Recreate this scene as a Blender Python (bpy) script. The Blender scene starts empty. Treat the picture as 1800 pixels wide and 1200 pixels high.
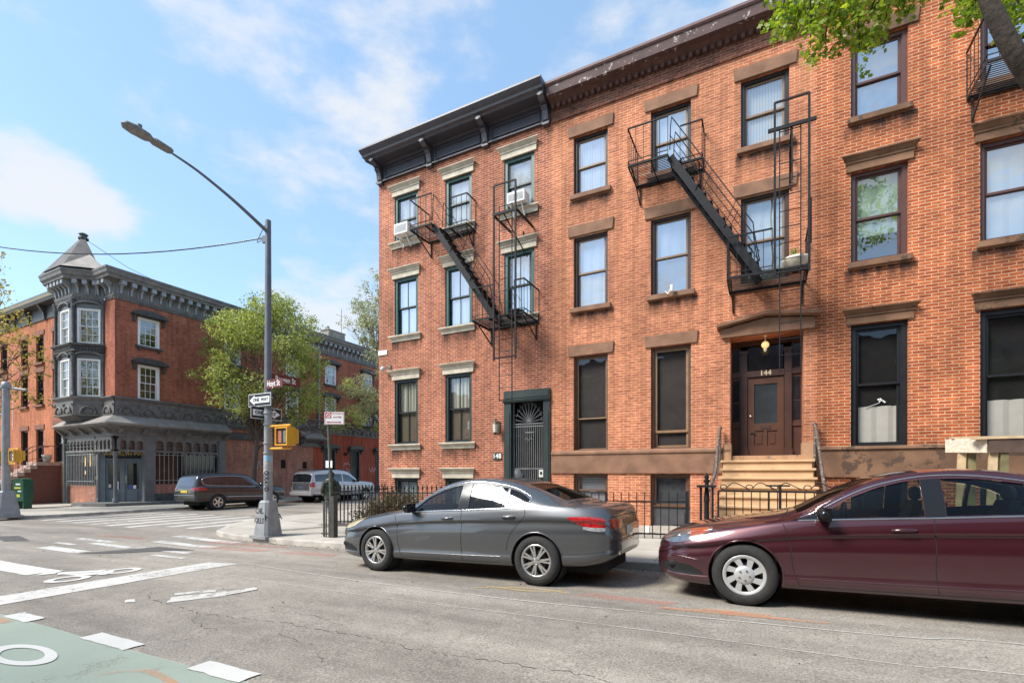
import bpy, bmesh, math, random
import numpy as np
from mathutils import Vector, Matrix, Euler
from mathutils.bvhtree import BVHTree
R=math.radians; pi=math.pi
random.seed(7)
SC=bpy.context.scene; COL=SC.collection
# ---------------------------------------------------------------- camera
cd=bpy.data.cameras.new("camera"); cam=bpy.data.objects.new("camera",cd); COL.objects.link(cam)
CAMZ=1.42
cam.location=(0,0,CAMZ); cam.rotation_euler=(R(90),0,R(27.22))
cd.sensor_width=36; cd.lens=36*846/1800; cd.shift_x=0; cd.shift_y=231/1800
cd.clip_start=.05; cd.clip_end=2000
SC.camera=cam
# ---------------------------------------------------------------- light
SUN_DIR=Vector((-.60,-.72,1.0)).normalized()      # towards the sun
sl=bpy.data.lights.new("sun",'SUN'); sl.energy=2.8; sl.angle=R(20); sl.color=(1,.955,.88)
so=bpy.data.objects.new("sun",sl); COL.objects.link(so); so.rotation_euler=SUN_DIR.to_track_quat('Z','Y').to_euler()
SC.view_settings.view_transform='Standard'; SC.view_settings.look='None'
SC.view_settings.exposure=1.17; SC.view_settings.gamma=1; SC.view_settings.use_curve_mapping=False
w=bpy.data.worlds.new("World"); SC.world=w; w.use_nodes=True
nt=w.node_tree; nt.nodes.clear()
def N(nt,t,**k):
    n=nt.nodes.new(t)
    for a,b in k.items():
        if a[0]=='_': n.inputs[a[1:].replace('_',' ')].default_value=b
        else: setattr(n,a,b)
    return n
sky=N(nt,'ShaderNodeTexSky',sky_type='NISHITA',sun_disc=False)
sky.sun_elevation=math.asin(SUN_DIR.z); sky.sun_rotation=math.atan2(SUN_DIR.x,SUN_DIR.y)
sky.air_density=1.0; sky.dust_density=.6; sky.ozone_density=2.0; sky.altitude=10
bg=N(nt,'ShaderNodeBackground'); bg.inputs[1].default_value=.15
wo=N(nt,'ShaderNodeOutputWorld'); tc=N(nt,'ShaderNodeTexCoord')
mp=N(nt,'ShaderNodeMapping'); mp.inputs['Scale'].default_value=(1,1,2.2)
nz=N(nt,'ShaderNodeTexNoise'); nz.inputs['Scale'].default_value=4.8; nz.inputs['Detail'].default_value=9; nz.inputs['Roughness'].default_value=.55
nt.links.new(tc.outputs['Generated'],mp.inputs[0]); nt.links.new(mp.outputs[0],nz.inputs[0])
# cloud banks: directions in the sky (unit vectors) with angular size
def sky_dir(px,py):
    u=(px-900)/846; v=(831-py)/846; c,s=.8893,.4574
    return Vector((c*u-s, s*u+c, v)).normalized()
CLOUDS=[((690,200),.14,.78),((590,290),.10,.75),((500,20),.16,.45),((330,10),.13,.5),((130,335),.085,.85),((1000,95),.18,.30),((620,60),.22,.22),((560,520),.15,.55),((10,340),.05,.6),((790,30),.10,.5),((1150,20),.2,.35),
 ((880,180),.12,.55),((480,100),.10,.35),((150,20),.10,.4),((400,505),.10,.3),((640,340),.08,.4),((1300,-60),.25,.35),((330,360),.12,.12)]
acc=None
for (p,sz,st) in CLOUDS+[(Vector((.25,-1,.62)).normalized(),.42,.62),(Vector((-.5,-1,.5)).normalized(),.30,.5),(Vector((.9,-.8,.8)).normalized(),.3,.5)]:
    d=sky_dir(*p) if isinstance(p,tuple) else p
    vd=N(nt,'ShaderNodeVectorMath',operation='SUBTRACT'); vd.inputs[1].default_value=d
    nt.links.new(tc.outputs['Generated'],vd.inputs[0])
    vs=N(nt,'ShaderNodeVectorMath',operation='MULTIPLY'); vs.inputs[1].default_value=(1,1,1.7)
    nt.links.new(vd.outputs[0],vs.inputs[0])
    ln=N(nt,'ShaderNodeVectorMath',operation='LENGTH'); nt.links.new(vs.outputs[0],ln.inputs[0])
    mr=N(nt,'ShaderNodeMapRange'); mr.interpolation_type='SMOOTHSTEP'
    mr.inputs['From Min'].default_value=0; mr.inputs['From Max'].default_value=sz*1.6
    mr.inputs['To Min'].default_value=st; mr.inputs['To Max'].default_value=0
    nt.links.new(ln.outputs['Value'],mr.inputs['Value'])
    if acc is None: acc=mr.outputs[0]
    else:
        m=N(nt,'ShaderNodeMath',operation='SMOOTH_MAX'); m.inputs[2].default_value=.12; nt.links.new(acc,m.inputs[0]); nt.links.new(mr.outputs[0],m.inputs[1]); acc=m.outputs[0]
# general light veil everywhere else (also behind the camera)
veil=N(nt,'ShaderNodeMath',operation='ADD'); veil.inputs[1].default_value=.05; nt.links.new(acc,veil.inputs[0])
ns=N(nt,'ShaderNodeMath',operation='MULTIPLY_ADD'); ns.inputs[1].default_value=3.0; ns.inputs[2].default_value=-1.74
nt.links.new(nz.outputs[0],ns.inputs[0])
sm=N(nt,'ShaderNodeMath',operation='ADD'); nt.links.new(ns.outputs[0],sm.inputs[0]); nt.links.new(veil.outputs[0],sm.inputs[1])
cr=N(nt,'ShaderNodeMapRange'); cr.interpolation_type='SMOOTHSTEP'
cr.inputs['From Min'].default_value=.0; cr.inputs['From Max'].default_value=.75; cr.inputs['To Min'].default_value=0; cr.inputs['To Max'].default_value=.93
nt.links.new(sm.outputs[0],cr.inputs[0])
mx=N(nt,'ShaderNodeMix',data_type='RGBA')
sat=N(nt,'ShaderNodeMix',data_type='RGBA'); sat.inputs[0].default_value=.42     # thin high haze over the blue
sat.inputs[7].default_value=(1.35,2.15,2.9,1)
nt.links.new(sky.outputs[0],sat.inputs[6])
nt.links.new(cr.outputs[0],mx.inputs[0]); nt.links.new(sat.outputs[2],mx.inputs[6]); mx.inputs[7].default_value=(2.62,2.70,2.84,1)
nt.links.new(mx.outputs[2],bg.inputs[0]); nt.links.new(bg.outputs[0],wo.inputs[0])
# ---------------------------------------------------------------- materials
MATS={}
def principled(name):
    m=bpy.data.materials.new(name); m.use_nodes=True; t=m.node_tree
    return m,t,t.nodes['Principled BSDF']
def mat(name,col,rough=.6,metal=0,var=.18,scale=6,bump=.0,bscale=60,spec=.5,coat=0,col2=None,thr=None,det=6):
    """painted / stone / metal surface: base colour broken up by noise, optional second colour in worn patches"""
    if name in MATS: return MATS[name]
    m,t,b=principled(name); L=t.links.new
    co=N(t,'ShaderNodeTexCoord'); n=N(t,'ShaderNodeTexNoise'); n.inputs['Scale'].default_value=scale; n.inputs['Detail'].default_value=det
    L(co.outputs['Object'],n.inputs[0])
    r=N(t,'ShaderNodeValToRGB'); e=r.color_ramp.elements
    e[0].position=.3; e[1].position=.7
    e[0].color=tuple(c*(1-var) for c in col)+(1,); e[1].color=tuple(min(1,c*(1+var)) for c in col)+(1,)
    L(n.outputs[0],r.inputs[0]); out=r.outputs[0]
    if col2:
        n2=N(t,'ShaderNodeTexNoise'); n2.inputs['Scale'].default_value=scale*1.7; n2.inputs['Detail'].default_value=10; n2.inputs['Roughness'].default_value=.7
        L(co.outputs['Object'],n2.inputs[0])
        mr=N(t,'ShaderNodeMapRange'); mr.inputs[1].default_value=thr or .6; mr.inputs[2].default_value=(thr or .6)+.04
        L(n2.outputs[0],mr.inputs[0])
        mxx=N(t,'ShaderNodeMix',data_type='RGBA'); L(mr.outputs[0],mxx.inputs[0]); L(out,mxx.inputs[6]); mxx.inputs[7].default_value=col2+(1,)
        out=mxx.outputs[2]
    L(out,b.inputs['Base Color'])
    b.inputs['Roughness'].default_value=rough; b.inputs['Metallic'].default_value=metal; b.inputs['Specular IOR Level'].default_value=spec
    b.inputs['Coat Weight'].default_value=coat; b.inputs['Coat Roughness'].default_value=.04
    if bump:
        n3=N(t,'ShaderNodeTexNoise'); n3.inputs['Scale'].default_value=bscale; n3.inputs['Detail'].default_value=5; L(co.outputs['Object'],n3.inputs[0])
        bp=N(t,'ShaderNodeBump'); bp.inputs['Strength'].default_value=bump; bp.inputs['Distance'].default_value=.01; L(n3.outputs[0],bp.inputs['Height']); L(bp.outputs[0],b.inputs['Normal'])
    MATS[name]=m; return m
def brick(name,c1,c2,mortar,msize=.010,stain=.35,rowh=.0675,bw=.213,patch=None,worn=0):
    if name in MATS: return MATS[name]
    m,t,b=principled(name); L=t.links.new
    co=N(t,'ShaderNodeTexCoord'); sp=N(t,'ShaderNodeSeparateXYZ'); L(co.outputs['Object'],sp.inputs[0])
    ad=N(t,'ShaderNodeMath',operation='ADD'); L(sp.outputs[0],ad.inputs[0]); L(sp.outputs[1],ad.inputs[1])
    cb=N(t,'ShaderNodeCombineXYZ'); L(ad.outputs[0],cb.inputs[0]); L(sp.outputs[2],cb.inputs[1])
    # slightly wavering courses
    nw=N(t,'ShaderNodeTexNoise'); nw.inputs['Scale'].default_value=1.3; L(cb.outputs[0],nw.inputs[0])
    vm=N(t,'ShaderNodeVectorMath',operation='MULTIPLY_ADD'); vm.inputs[1].default_value=(.03,.015,0); L(nw.outputs['Color'],vm.inputs[0]); L(cb.outputs[0],vm.inputs[2])
    br=N(t,'ShaderNodeTexBrick'); br.offset=.5; br.squash=1
    br.inputs['Color1'].default_value=c1+(1,); br.inputs['Color2'].default_value=c2+(1,); br.inputs['Mortar'].default_value=mortar+(1,)
    br.inputs['Scale'].default_value=1; br.inputs['Mortar Size'].default_value=msize; br.inputs['Mortar Smooth'].default_value=.3
    br.inputs['Bias'].default_value=-.1; br.inputs['Brick Width'].default_value=bw; br.inputs['Row Height'].default_value=rowh
    L(vm.outputs[0],br.inputs[0])
    # brick-by-brick and large soot variation
    n1=N(t,'ShaderNodeTexNoise'); n1.inputs['Scale'].default_value=.55; n1.inputs['Detail'].default_value=8; n1.inputs['Roughness'].default_value=.65; L(cb.outputs[0],n1.inputs[0])
    r1=N(t,'ShaderNodeMapRange'); r1.inputs[1].default_value=.35; r1.inputs[2].default_value=.68; r1.inputs[3].default_value=1-stain; r1.inputs[4].default_value=1.12; L(n1.outputs[0],r1.inputs[0])
    vo=N(t,'ShaderNodeTexNoise'); vo.inputs['Scale'].default_value=14; vo.inputs['Detail'].default_value=2
    ms=N(t,'ShaderNodeVectorMath',operation='MULTIPLY'); ms.inputs[1].default_value=(.35,1.1,1); L(cb.outputs[0],ms.inputs[0]); L(ms.outputs[0],vo.inputs[0])
    r2=N(t,'ShaderNodeMapRange'); r2.inputs[1].default_value=.3; r2.inputs[2].default_value=.7; r2.inputs[3].default_value=.76; r2.inputs[4].default_value=1.18; L(vo.outputs[0],r2.inputs[0])
    mu=N(t,'ShaderNodeMath',operation='MULTIPLY'); L(r1.outputs[0],mu.inputs[0]); L(r2.outputs[0],mu.inputs[1])
    mm=N(t,'ShaderNodeVectorMath',operation='SCALE'); L(br.outputs[0],mm.inputs[0]); L(mu.outputs[0],mm.inputs['Scale'])
    st_=N(t,'ShaderNodeTexNoise'); st_.inputs['Scale'].default_value=1; st_.inputs['Detail'].default_value=6; sv=N(t,'ShaderNodeVectorMath',operation='MULTIPLY'); sv.inputs[1].default_value=(4.5,.35,1); L(cb.outputs[0],sv.inputs[0]); L(sv.outputs[0],st_.inputs[0])
    sr=N(t,'ShaderNodeMapRange'); sr.inputs[1].default_value=.42; sr.inputs[2].default_value=.68; sr.inputs[3].default_value=1.06; sr.inputs[4].default_value=.74; L(st_.outputs[0],sr.inputs[0])
    m2_=N(t,'ShaderNodeVectorMath',operation='SCALE'); L(mm.outputs[0],m2_.inputs[0]); L(sr.outputs[0],m2_.inputs['Scale']); out=m2_.outputs[0]
    if patch:
        n4=N(t,'ShaderNodeTexNoise'); n4.inputs['Scale'].default_value=.9; n4.inputs['Detail'].default_value=12; n4.inputs['Roughness'].default_value=.75; L(cb.outputs[0],n4.inputs[0])
        r4=N(t,'ShaderNodeMapRange'); r4.inputs[1].default_value=.56; r4.inputs[2].default_value=.66; r4.inputs[3].default_value=0; r4.inputs[4].default_value=.75; L(n4.outputs[0],r4.inputs[0])
        m4=N(t,'ShaderNodeMix',data_type='RGBA'); L(r4.outputs[0],m4.inputs[0]); L(out,m4.inputs[6]); m4.inputs[7].default_value=patch+(1,); out=m4.outputs[2]
    L(out,b.inputs['Base Color']); b.inputs['Roughness'].default_value=.85; b.inputs['Specular IOR Level'].default_value=.25
    bp=N(t,'ShaderNodeBump'); bp.inputs['Strength'].default_value=.5; bp.inputs['Distance'].default_value=.006; bp.invert=True
    L(br.outputs['Fac'],bp.inputs['Height']); L(bp.outputs[0],b.inputs['Normal'])
    MATS[name]=m; return m
def glass(name,tint=(.75,.8,.8),refl=.28,rough=.01,wav=.22,gcol=1.0):
    if name in MATS: return MATS[name]
    m=bpy.data.materials.new(name); m.use_nodes=True; t=m.node_tree; t.nodes.clear(); L=t.links.new
    tr=N(t,'ShaderNodeBsdfTransparent'); tr.inputs[0].default_value=tint+(1,)
    gl=N(t,'ShaderNodeBsdfGlossy'); gl.inputs['Roughness'].default_value=rough; gl.inputs[0].default_value=(.95*gcol,.97*gcol,gcol,1)
    co=N(t,'ShaderNodeTexCoord'); n=N(t,'ShaderNodeTexNoise'); n.inputs['Scale'].default_value=1.2; L(co.outputs['Object'],n.inputs[0])
    bp=N(t,'ShaderNodeBump'); bp.inputs['Strength'].default_value=wav; bp.inputs['Distance'].default_value=.05; L(n.outputs[0],bp.inputs['Height']); L(bp.outputs[0],gl.inputs['Normal'])
    fr=N(t,'ShaderNodeLayerWeight'); fr.inputs[0].default_value=.18
    ad=N(t,'ShaderNodeMath',operation='ADD',use_clamp=True); ad.inputs[1].default_value=refl; L(fr.outputs['Facing'],ad.inputs[0])
    mx=N(t,'ShaderNodeMixShader'); L(ad.outputs[0],mx.inputs[0]); L(tr.outputs[0],mx.inputs[1]); L(gl.outputs[0],mx.inputs[2])
    o=N(t,'ShaderNodeOutputMaterial'); L(mx.outputs[0],o.inputs[0]); MATS[name]=m; return m
def worn_paint(name,col,thr=.45,scale=9,rough=.75,soft=.1,opac=1.0):
    """road paint with chips worn through to the asphalt"""
    if name in MATS: return MATS[name]
    m=bpy.data.materials.new(name); m.use_nodes=True; t=m.node_tree; L=t.links.new; b=t.nodes['Principled BSDF']; o=t.nodes['Material Output']
    co=N(t,'ShaderNodeTexCoord'); n=N(t,'ShaderNodeTexNoise'); n.inputs['Scale'].default_value=scale; n.inputs['Detail'].default_value=12; n.inputs['Roughness'].default_value=.72; L(co.outputs['Object'],n.inputs[0])
    n2=N(t,'ShaderNodeTexNoise'); n2.inputs['Scale'].default_value=.9; n2.inputs['Detail'].default_value=4; L(co.outputs['Object'],n2.inputs[0])
    r=N(t,'ShaderNodeValToRGB'); r.color_ramp.elements[0].color=tuple(c*.75 for c in col)+(1,); r.color_ramp.elements[1].color=tuple(min(1,c*1.1) for c in col)+(1,)
    L(n2.outputs[0],r.inputs[0]); L(r.outputs[0],b.inputs['Base Color']); b.inputs['Roughness'].default_value=rough
    n3=N(t,'ShaderNodeTexNoise'); n3.inputs['Scale'].default_value=70; n3.inputs['Detail'].default_value=3; L(co.outputs['Object'],n3.inputs[0])
    a0=N(t,'ShaderNodeMath',operation='MULTIPLY_ADD'); a0.inputs[1].default_value=.45; a0.inputs[2].default_value=-.50; L(n3.outputs[0],a0.inputs[0])
    a=N(t,'ShaderNodeMath',operation='MULTIPLY_ADD'); a.inputs[1].default_value=.55; L(n2.outputs[0],a.inputs[0]); L(a0.outputs[0],a.inputs[2])
    s=N(t,'ShaderNodeMath',operation='ADD'); L(n.outputs[0],s.inputs[0]); L(a.outputs[0],s.inputs[1])
    mr=N(t,'ShaderNodeMapRange'); mr.inputs[1].default_value=thr-soft; mr.inputs[2].default_value=thr+soft*.3; mr.inputs[4].default_value=opac; L(s.outputs[0],mr.inputs[0])
    tr=N(t,'ShaderNodeBsdfTransparent'); mx=N(t,'ShaderNodeMixShader'); L(mr.outputs[0],mx.inputs[0]); L(tr.outputs[0],mx.inputs[1]); L(b.outputs[0],mx.inputs[2]); L(mx.outputs[0],o.inputs[0])
    MATS[name]=m; return m
# ---------------------------------------------------------------- mesh builder
def TY(Y0,X0=0):            # facade facing -Y : u->X, d outwards
    return lambda u,d,z:(u+X0,Y0-d,z)
def TX(X0):                 # facade facing +X
    return lambda u,d,z:(X0+d,u,z)
def TG(ox,oy,ax):           # general vertical plane: origin, unit dir of u in plan; outward = dir rotated -90
    ux,uy=ax; return lambda u,d,z:(ox+u*ux+d*uy, oy+u*uy-d*ux, z)
ID=lambda x,y,z:(x,y,z)
class MB:
    def __init__(s,T=None): s.v=[]; s.f=[]; s.T=T or ID; s.sm=set()
    def add(s,vs,fs,smooth=False):
        o=len(s.v); s.v+= [s.T(*p) for p in vs]
        if smooth: s.sm.update(range(len(s.f),len(s.f)+len(fs)))
        s.f+=[tuple(i+o for i in f) for f in fs]; return s
    def box(s,x0,x1,y0,y1,z0,z1):
        return s.add([(x0,y0,z0),(x1,y0,z0),(x1,y1,z0),(x0,y1,z0),(x0,y0,z1),(x1,y0,z1),(x1,y1,z1),(x0,y1,z1)],
            [(0,3,2,1),(4,5,6,7),(0,1,5,4),(1,2,6,5),(2,3,7,6),(3,0,4,7)])
    def quad(s,*p): return s.add(p,[tuple(range(len(p)))])
    def prof(s,pts,u0,u1,sk0=0,sk1=0):
        """profile pts=(d,z) extruded along u ; sk = mitre per unit d at the two ends"""
        n=len(pts); vs=[(u0-sk0*d,d,z) for d,z in pts]+[(u1+sk1*d,d,z) for d,z in pts]
        fs=[(i,(i+1)%n,(i+1)%n+n,i+n) for i in range(n)]+[tuple(range(n))[::-1],tuple(range(n,2*n))]
        return s.add(vs,fs)
    def prismz(s,poly,z0,z1):
        n=len(poly); vs=[(x,y,z0) for x,y in poly]+[(x,y,z1) for x,y in poly]
        return s.add(vs,[(i,(i+1)%n,(i+1)%n+n,i+n) for i in range(n)]+[tuple(range(n))[::-1],tuple(range(n,2*n))])
    def face2(s,poly,d0,d1):
        """polygon in (u,z) extruded in depth"""
        n=len(poly); vs=[(u,d0,z) for u,z in poly]+[(u,d1,z) for u,z in poly]
        return s.add(vs,[(i,(i+1)%n,(i+1)%n+n,i+n) for i in range(n)]+[tuple(range(n))[::-1],tuple(range(n,2*n))])
    def cyl(s,p0,p1,r0,r1=None,n=10,cap=True):
        r1=r0 if r1 is None else r1; p0=Vector(p0);p1=Vector(p1); a=(p1-p0)
        if a.length<1e-6: return s
        a.normalize(); b=a.orthogonal().normalized(); c=a.cross(b)
        vs=[tuple(p0+(b*math.cos(t)+c*math.sin(t))*r0) for t in [2*pi*i/n for i in range(n)]]+[tuple(p1+(b*math.cos(t)+c*math.sin(t))*r1) for t in [2*pi*i/n for i in range(n)]]
        o=len(s.v); s.add(vs,[(i,(i+1)%n,(i+1)%n+n,i+n) for i in range(n)],True)
        if cap: s.add(vs,[tuple(range(n))[::-1],tuple(range(n,2*n))])
        return s
    def bar(s,p0,p1,w,h=None,up=(0,0,1)):
        """rectangular bar between two points"""
        h=h or w; p0=Vector(p0);p1=Vector(p1); a=(p1-p0)
        if a.length<1e-6: return s
        a.normalize(); u=Vector(up)
        if abs(a.dot(u))>.98: u=Vector((1,0,0))
        b=a.cross(u).normalized(); c=b.cross(a)
        q=[(-w/2,-h/2),(w/2,-h/2),(w/2,h/2),(-w/2,h/2)]
        vs=[tuple(p0+b*x+c*y) for x,y in q]+[tuple(p1+b*x+c*y) for x,y in q]
        return s.add(vs,[(0,1,5,4),(1,2,6,5),(2,3,7,6),(3,0,4,7),(3,2,1,0),(4,5,6,7)])
    def tube(s,pts,r,n=8,cap=True):
        pts=[Vector(p) for p in pts]; rs=r if isinstance(r,(list,tuple)) else [r]*len(pts); rings=[]; b=None
        for i,p in enumerate(pts):
            a=(pts[min(i+1,len(pts)-1)]-pts[max(i-1,0)]).normalized()
            if b is None: b=a.orthogonal().normalized()
            b=(b-a*b.dot(a))
            b=b.normalized() if b.length>1e-5 else a.orthogonal().normalized()
            c=a.cross(b); rings.append([tuple(p+(b*math.cos(t)+c*math.sin(t))*rs[i]) for t in [2*pi*k/n for k in range(n)]])
        vs=sum(rings,[]); fs=[(i*n+k,i*n+(k+1)%n,(i+1)*n+(k+1)%n,(i+1)*n+k) for i in range(len(pts)-1) for k in range(n)]
        s.add(vs,fs,True)
        if cap: s.add(rings[0],[tuple(range(n))[::-1]]); s.add(rings[-1],[tuple(range(n))])
        return s
    def lathe(s,prof,c=(0,0,0),n=16,axis='z',smooth=True):
        """prof=(r,h)"""
        vs=[]
        for r,h in prof:
            for k in range(n):
                t=2*pi*k/n; a,b=r*math.cos(t),r*math.sin(t)
                p={'z':(a,b,h),'y':(a,h,b),'x':(h,a,b)}[axis]; vs.append((p[0]+c[0],p[1]+c[1],p[2]+c[2]))
        return s.add(vs,[(i*n+k,i*n+(k+1)%n,(i+1)*n+(k+1)%n,(i+1)*n+k) for i in range(len(prof)-1) for k in range(n)],smooth)
    def ball(s,c,r,n=10,m=6,sq=(1,1,1)):
        pr=[(r*math.sin(pi*i/m),-r*math.cos(pi*i/m)) for i in range(m+1)]
        vs=[]
        for a,h in pr:
            for k in range(n):
                t=2*pi*k/n; vs.append((c[0]+a*math.cos(t)*sq[0],c[1]+a*math.sin(t)*sq[1],c[2]+h*sq[2]))
        return s.add(vs,[(i*n+k,i*n+(k+1)%n,(i+1)*n+(k+1)%n,(i+1)*n+k) for i in range(m) for k in range(n)],True)
    def build(s,name,m,parent=None,bevel=0,label=None,recalc=True):
        me=bpy.data.meshes.new(name); me.from_pydata([tuple(p) for p in s.v],[],s.f)
        if recalc or s.sm:
            bm=bmesh.new(); bm.from_mesh(me); bm.faces.ensure_lookup_table()
            for i in s.sm: bm.faces[i].smooth=True
            if recalc: bmesh.ops.remove_doubles(bm,verts=bm.verts,dist=1e-5) if not s.sm else None; bmesh.ops.recalc_face_normals(bm,faces=bm.faces)
            bm.to_mesh(me); bm.free()
        if isinstance(m,(list,tuple)):
            for q in m: me.materials.append(q)
        else: me.materials.append(m)
        o=bpy.data.objects.new(name,me); link(o,parent)
        if bevel:
            b=o.modifiers.new('bevel','BEVEL'); b.width=bevel; b.segments=2; b.limit_method='ANGLE'; b.angle_limit=R(40)
        if label: o['label']=label
        return o
def link(o,parent=None):
    COL.objects.link(o)
    if parent is not None:
        o.parent=parent
        if parent.type=='EMPTY' and 'wl' in parent: o.matrix_parent_inverse=Matrix.Translation(-Vector(parent['wl']))
    return o
def tag(o,label=None,cat=None,group=None,kind=None):
    if label: o['label']=label
    if cat: o['category']=cat
    if group: o['group']=group
    if kind: o['kind']=kind
    return o
def thing(name,label,cat,loc=(0,0,0),group=None):
    o=bpy.data.objects.new(name,None); o.empty_display_size=.2; COL.objects.link(o); o.location=loc
    o['wl']=tuple(float(c) for c in loc); return tag(o,label,cat,group)
def copy_tree(o,parent=None):
    c=o.copy(); COL.objects.link(c); c.parent=parent
    for ch in list(o.children): copy_tree(ch,c)
    return c
def struct(o,label=None,cat=None): return tag(o,label,cat,None,'structure')
def text_mesh(txt,size,depth=.004,bold=0,align='CENTER',xs=1.0):
    """flat lettering: returns (verts, faces) in x,z plane centred at 0, facing -y"""
    cu=bpy.data.curves.new('t','FONT'); cu.body=txt; cu.size=size; cu.align_x=align; cu.align_y='CENTER'; cu.offset=bold; cu.resolution_u=3
    o=bpy.data.objects.new('t',cu); COL.objects.link(o); dg=bpy.context.evaluated_depsgraph_get(); dg.update()
    me=o.evaluated_get(dg).to_mesh(); vs=[(v.co.x*xs,v.co.y) for v in me.vertices]; fs=[tuple(p.vertices) for p in me.polygons]
    o.evaluated_get(dg).to_mesh_clear(); bpy.data.objects.remove(o); bpy.data.curves.remove(cu)
    return vs,fs
def text_on(mb,txt,size,u,z,d,bold=0,xs=1.0,flip=False,align='CENTER',rot=0):
    vs,fs=text_mesh(txt,size,bold=bold,xs=xs,align=align); c,s_=math.cos(rot),math.sin(rot); k=-1 if flip else 1
    mb.add([(u+k*(a*c-b*s_),d,z+a*s_+b*c) for a,b in vs],fs); return mb
def catmull(P,n=6):
    P=[Vector(p) for p in P]; out=[]
    for i in range(len(P)-1):
        a=P[max(i-1,0)];b=P[i];c=P[i+1];d=P[min(i+2,len(P)-1)]
        for k in range(n):
            t=k/n; out.append(.5*((2*b)+(c-a)*t+(2*a-5*b+4*c-d)*t*t+(3*b-a-3*c+d)*t**3))
    out.append(P[-1]); return out
# ---------------------------------------------------------------- ground
def base(X):
    if X>=-12: return .021*X
    if X>=-30: return -.252+(X+12)*.0093
    return -.42
def road(X,Y):
    t=min(1,max(0,(X+14)/4.)); return base(X)-.03*min(2.75,max(0,Y-5))*t
def walk(X,Y): return road(X,7.75 if X>-14 else Y)+.125+.012*max(0,min(Y,13)-7.75)
# asphalt, concrete
def asphalt():
    m,t,b=principled('asphalt'); L=t.links.new; co=N(t,'ShaderNodeTexCoord')
    big=N(t,'ShaderNodeTexNoise'); big.inputs['Scale'].default_value=.35; big.inputs['Detail'].default_value=8; big.inputs['Roughness'].default_value=.6
    mpp=N(t,'ShaderNodeMapping'); mpp.inputs['Scale'].default_value=(.45,1.6,1); L(co.outputs['Object'],mpp.inputs[0]); L(mpp.outputs[0],big.inputs[0])
    fine=N(t,'ShaderNodeTexNoise'); fine.inputs['Scale'].default_value=55; fine.inputs['Detail'].default_value=4; fine.inputs['Roughness'].default_value=.8; L(co.outputs['Object'],fine.inputs[0])
    mid=N(t,'ShaderNodeTexNoise'); mid.inputs['Scale'].default_value=4; mid.inputs['Detail'].default_value=12; mid.inputs['Roughness'].default_value=.75; L(co.outputs['Object'],mid.inputs[0])
    r=N(t,'ShaderNodeValToRGB'); e=r.color_ramp.elements; e[0].position=.32;e[1].position=.68; e[0].color=(.195,.172,.145,1); e[1].color=(.345,.308,.258,1); L(big.outputs[0],r.inputs[0])
    f=N(t,'ShaderNodeMapRange'); f.inputs[1].default_value=.3;f.inputs[2].default_value=.7;f.inputs[3].default_value=.38;f.inputs[4].default_value=1.6; L(fine.outputs[0],f.inputs[0])
    g=N(t,'ShaderNodeMapRange'); g.inputs[1].default_value=.3;g.inputs[2].default_value=.7;g.inputs[3].default_value=.82;g.inputs[4].default_value=1.15; L(mid.outputs[0],g.inputs[0])
    mu=N(t,'ShaderNodeMath',operation='MULTIPLY'); L(f.outputs[0],mu.inputs[0]); L(g.outputs[0],mu.inputs[1])
    sc=N(t,'ShaderNodeVectorMath',operation='SCALE'); L(r.outputs[0],sc.inputs[0]); L(mu.outputs[0],sc.inputs['Scale'])
    # long wheel-polished streaks and tar seams
    lg=N(t,'ShaderNodeTexNoise'); lg.inputs['Scale'].default_value=1; lg.inputs['Detail'].default_value=7; lg.inputs['Roughness'].default_value=.6; ml_=N(t,'ShaderNodeMapping'); ml_.inputs['Scale'].default_value=(.16,1.9,1); L(co.outputs['Object'],ml_.inputs[0]); L(ml_.outputs[0],lg.inputs[0])
    lr=N(t,'ShaderNodeMapRange'); lr.inputs[1].default_value=.35;lr.inputs[2].default_value=.65;lr.inputs[3].default_value=.84;lr.inputs[4].default_value=1.12; L(lg.outputs[0],lr.inputs[0])
    sc0=sc; sc=N(t,'ShaderNodeVectorMath',operation='SCALE'); L(sc0.outputs[0],sc.inputs[0]); L(lr.outputs[0],sc.inputs['Scale'])
    # oil spots
    sp=N(t,'ShaderNodeTexNoise'); sp.inputs['Scale'].default_value=2.6; sp.inputs['Detail'].default_value=3
    mp2=N(t,'ShaderNodeMapping'); mp2.inputs['Scale'].default_value=(1,2.2,1); L(co.outputs['Object'],mp2.inputs[0]); L(mp2.outputs[0],sp.inputs[0])
    sr=N(t,'ShaderNodeMapRange'); sr.inputs[1].default_value=.70;sr.inputs[2].default_value=.76;sr.inputs[3].default_value=1;sr.inputs[4].default_value=.55; L(sp.outputs[0],sr.inputs[0])
    s2=N(t,'ShaderNodeVectorMath',operation='SCALE'); L(sc.outputs[0],s2.inputs[0]); L(sr.outputs[0],s2.inputs['Scale'])
    L(s2.outputs[0],b.inputs['Base Color']); b.inputs['Roughness'].default_value=.9; b.inputs['Specular IOR Level'].default_value=.2
    bp=N(t,'ShaderNodeBump'); bp.inputs['Strength'].default_value=.5; bp.inputs['Distance'].default_value=.006; L(fine.outputs[0],bp.inputs['Height']); L(bp.outputs[0],b.inputs['Normal'])
    return m
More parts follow.
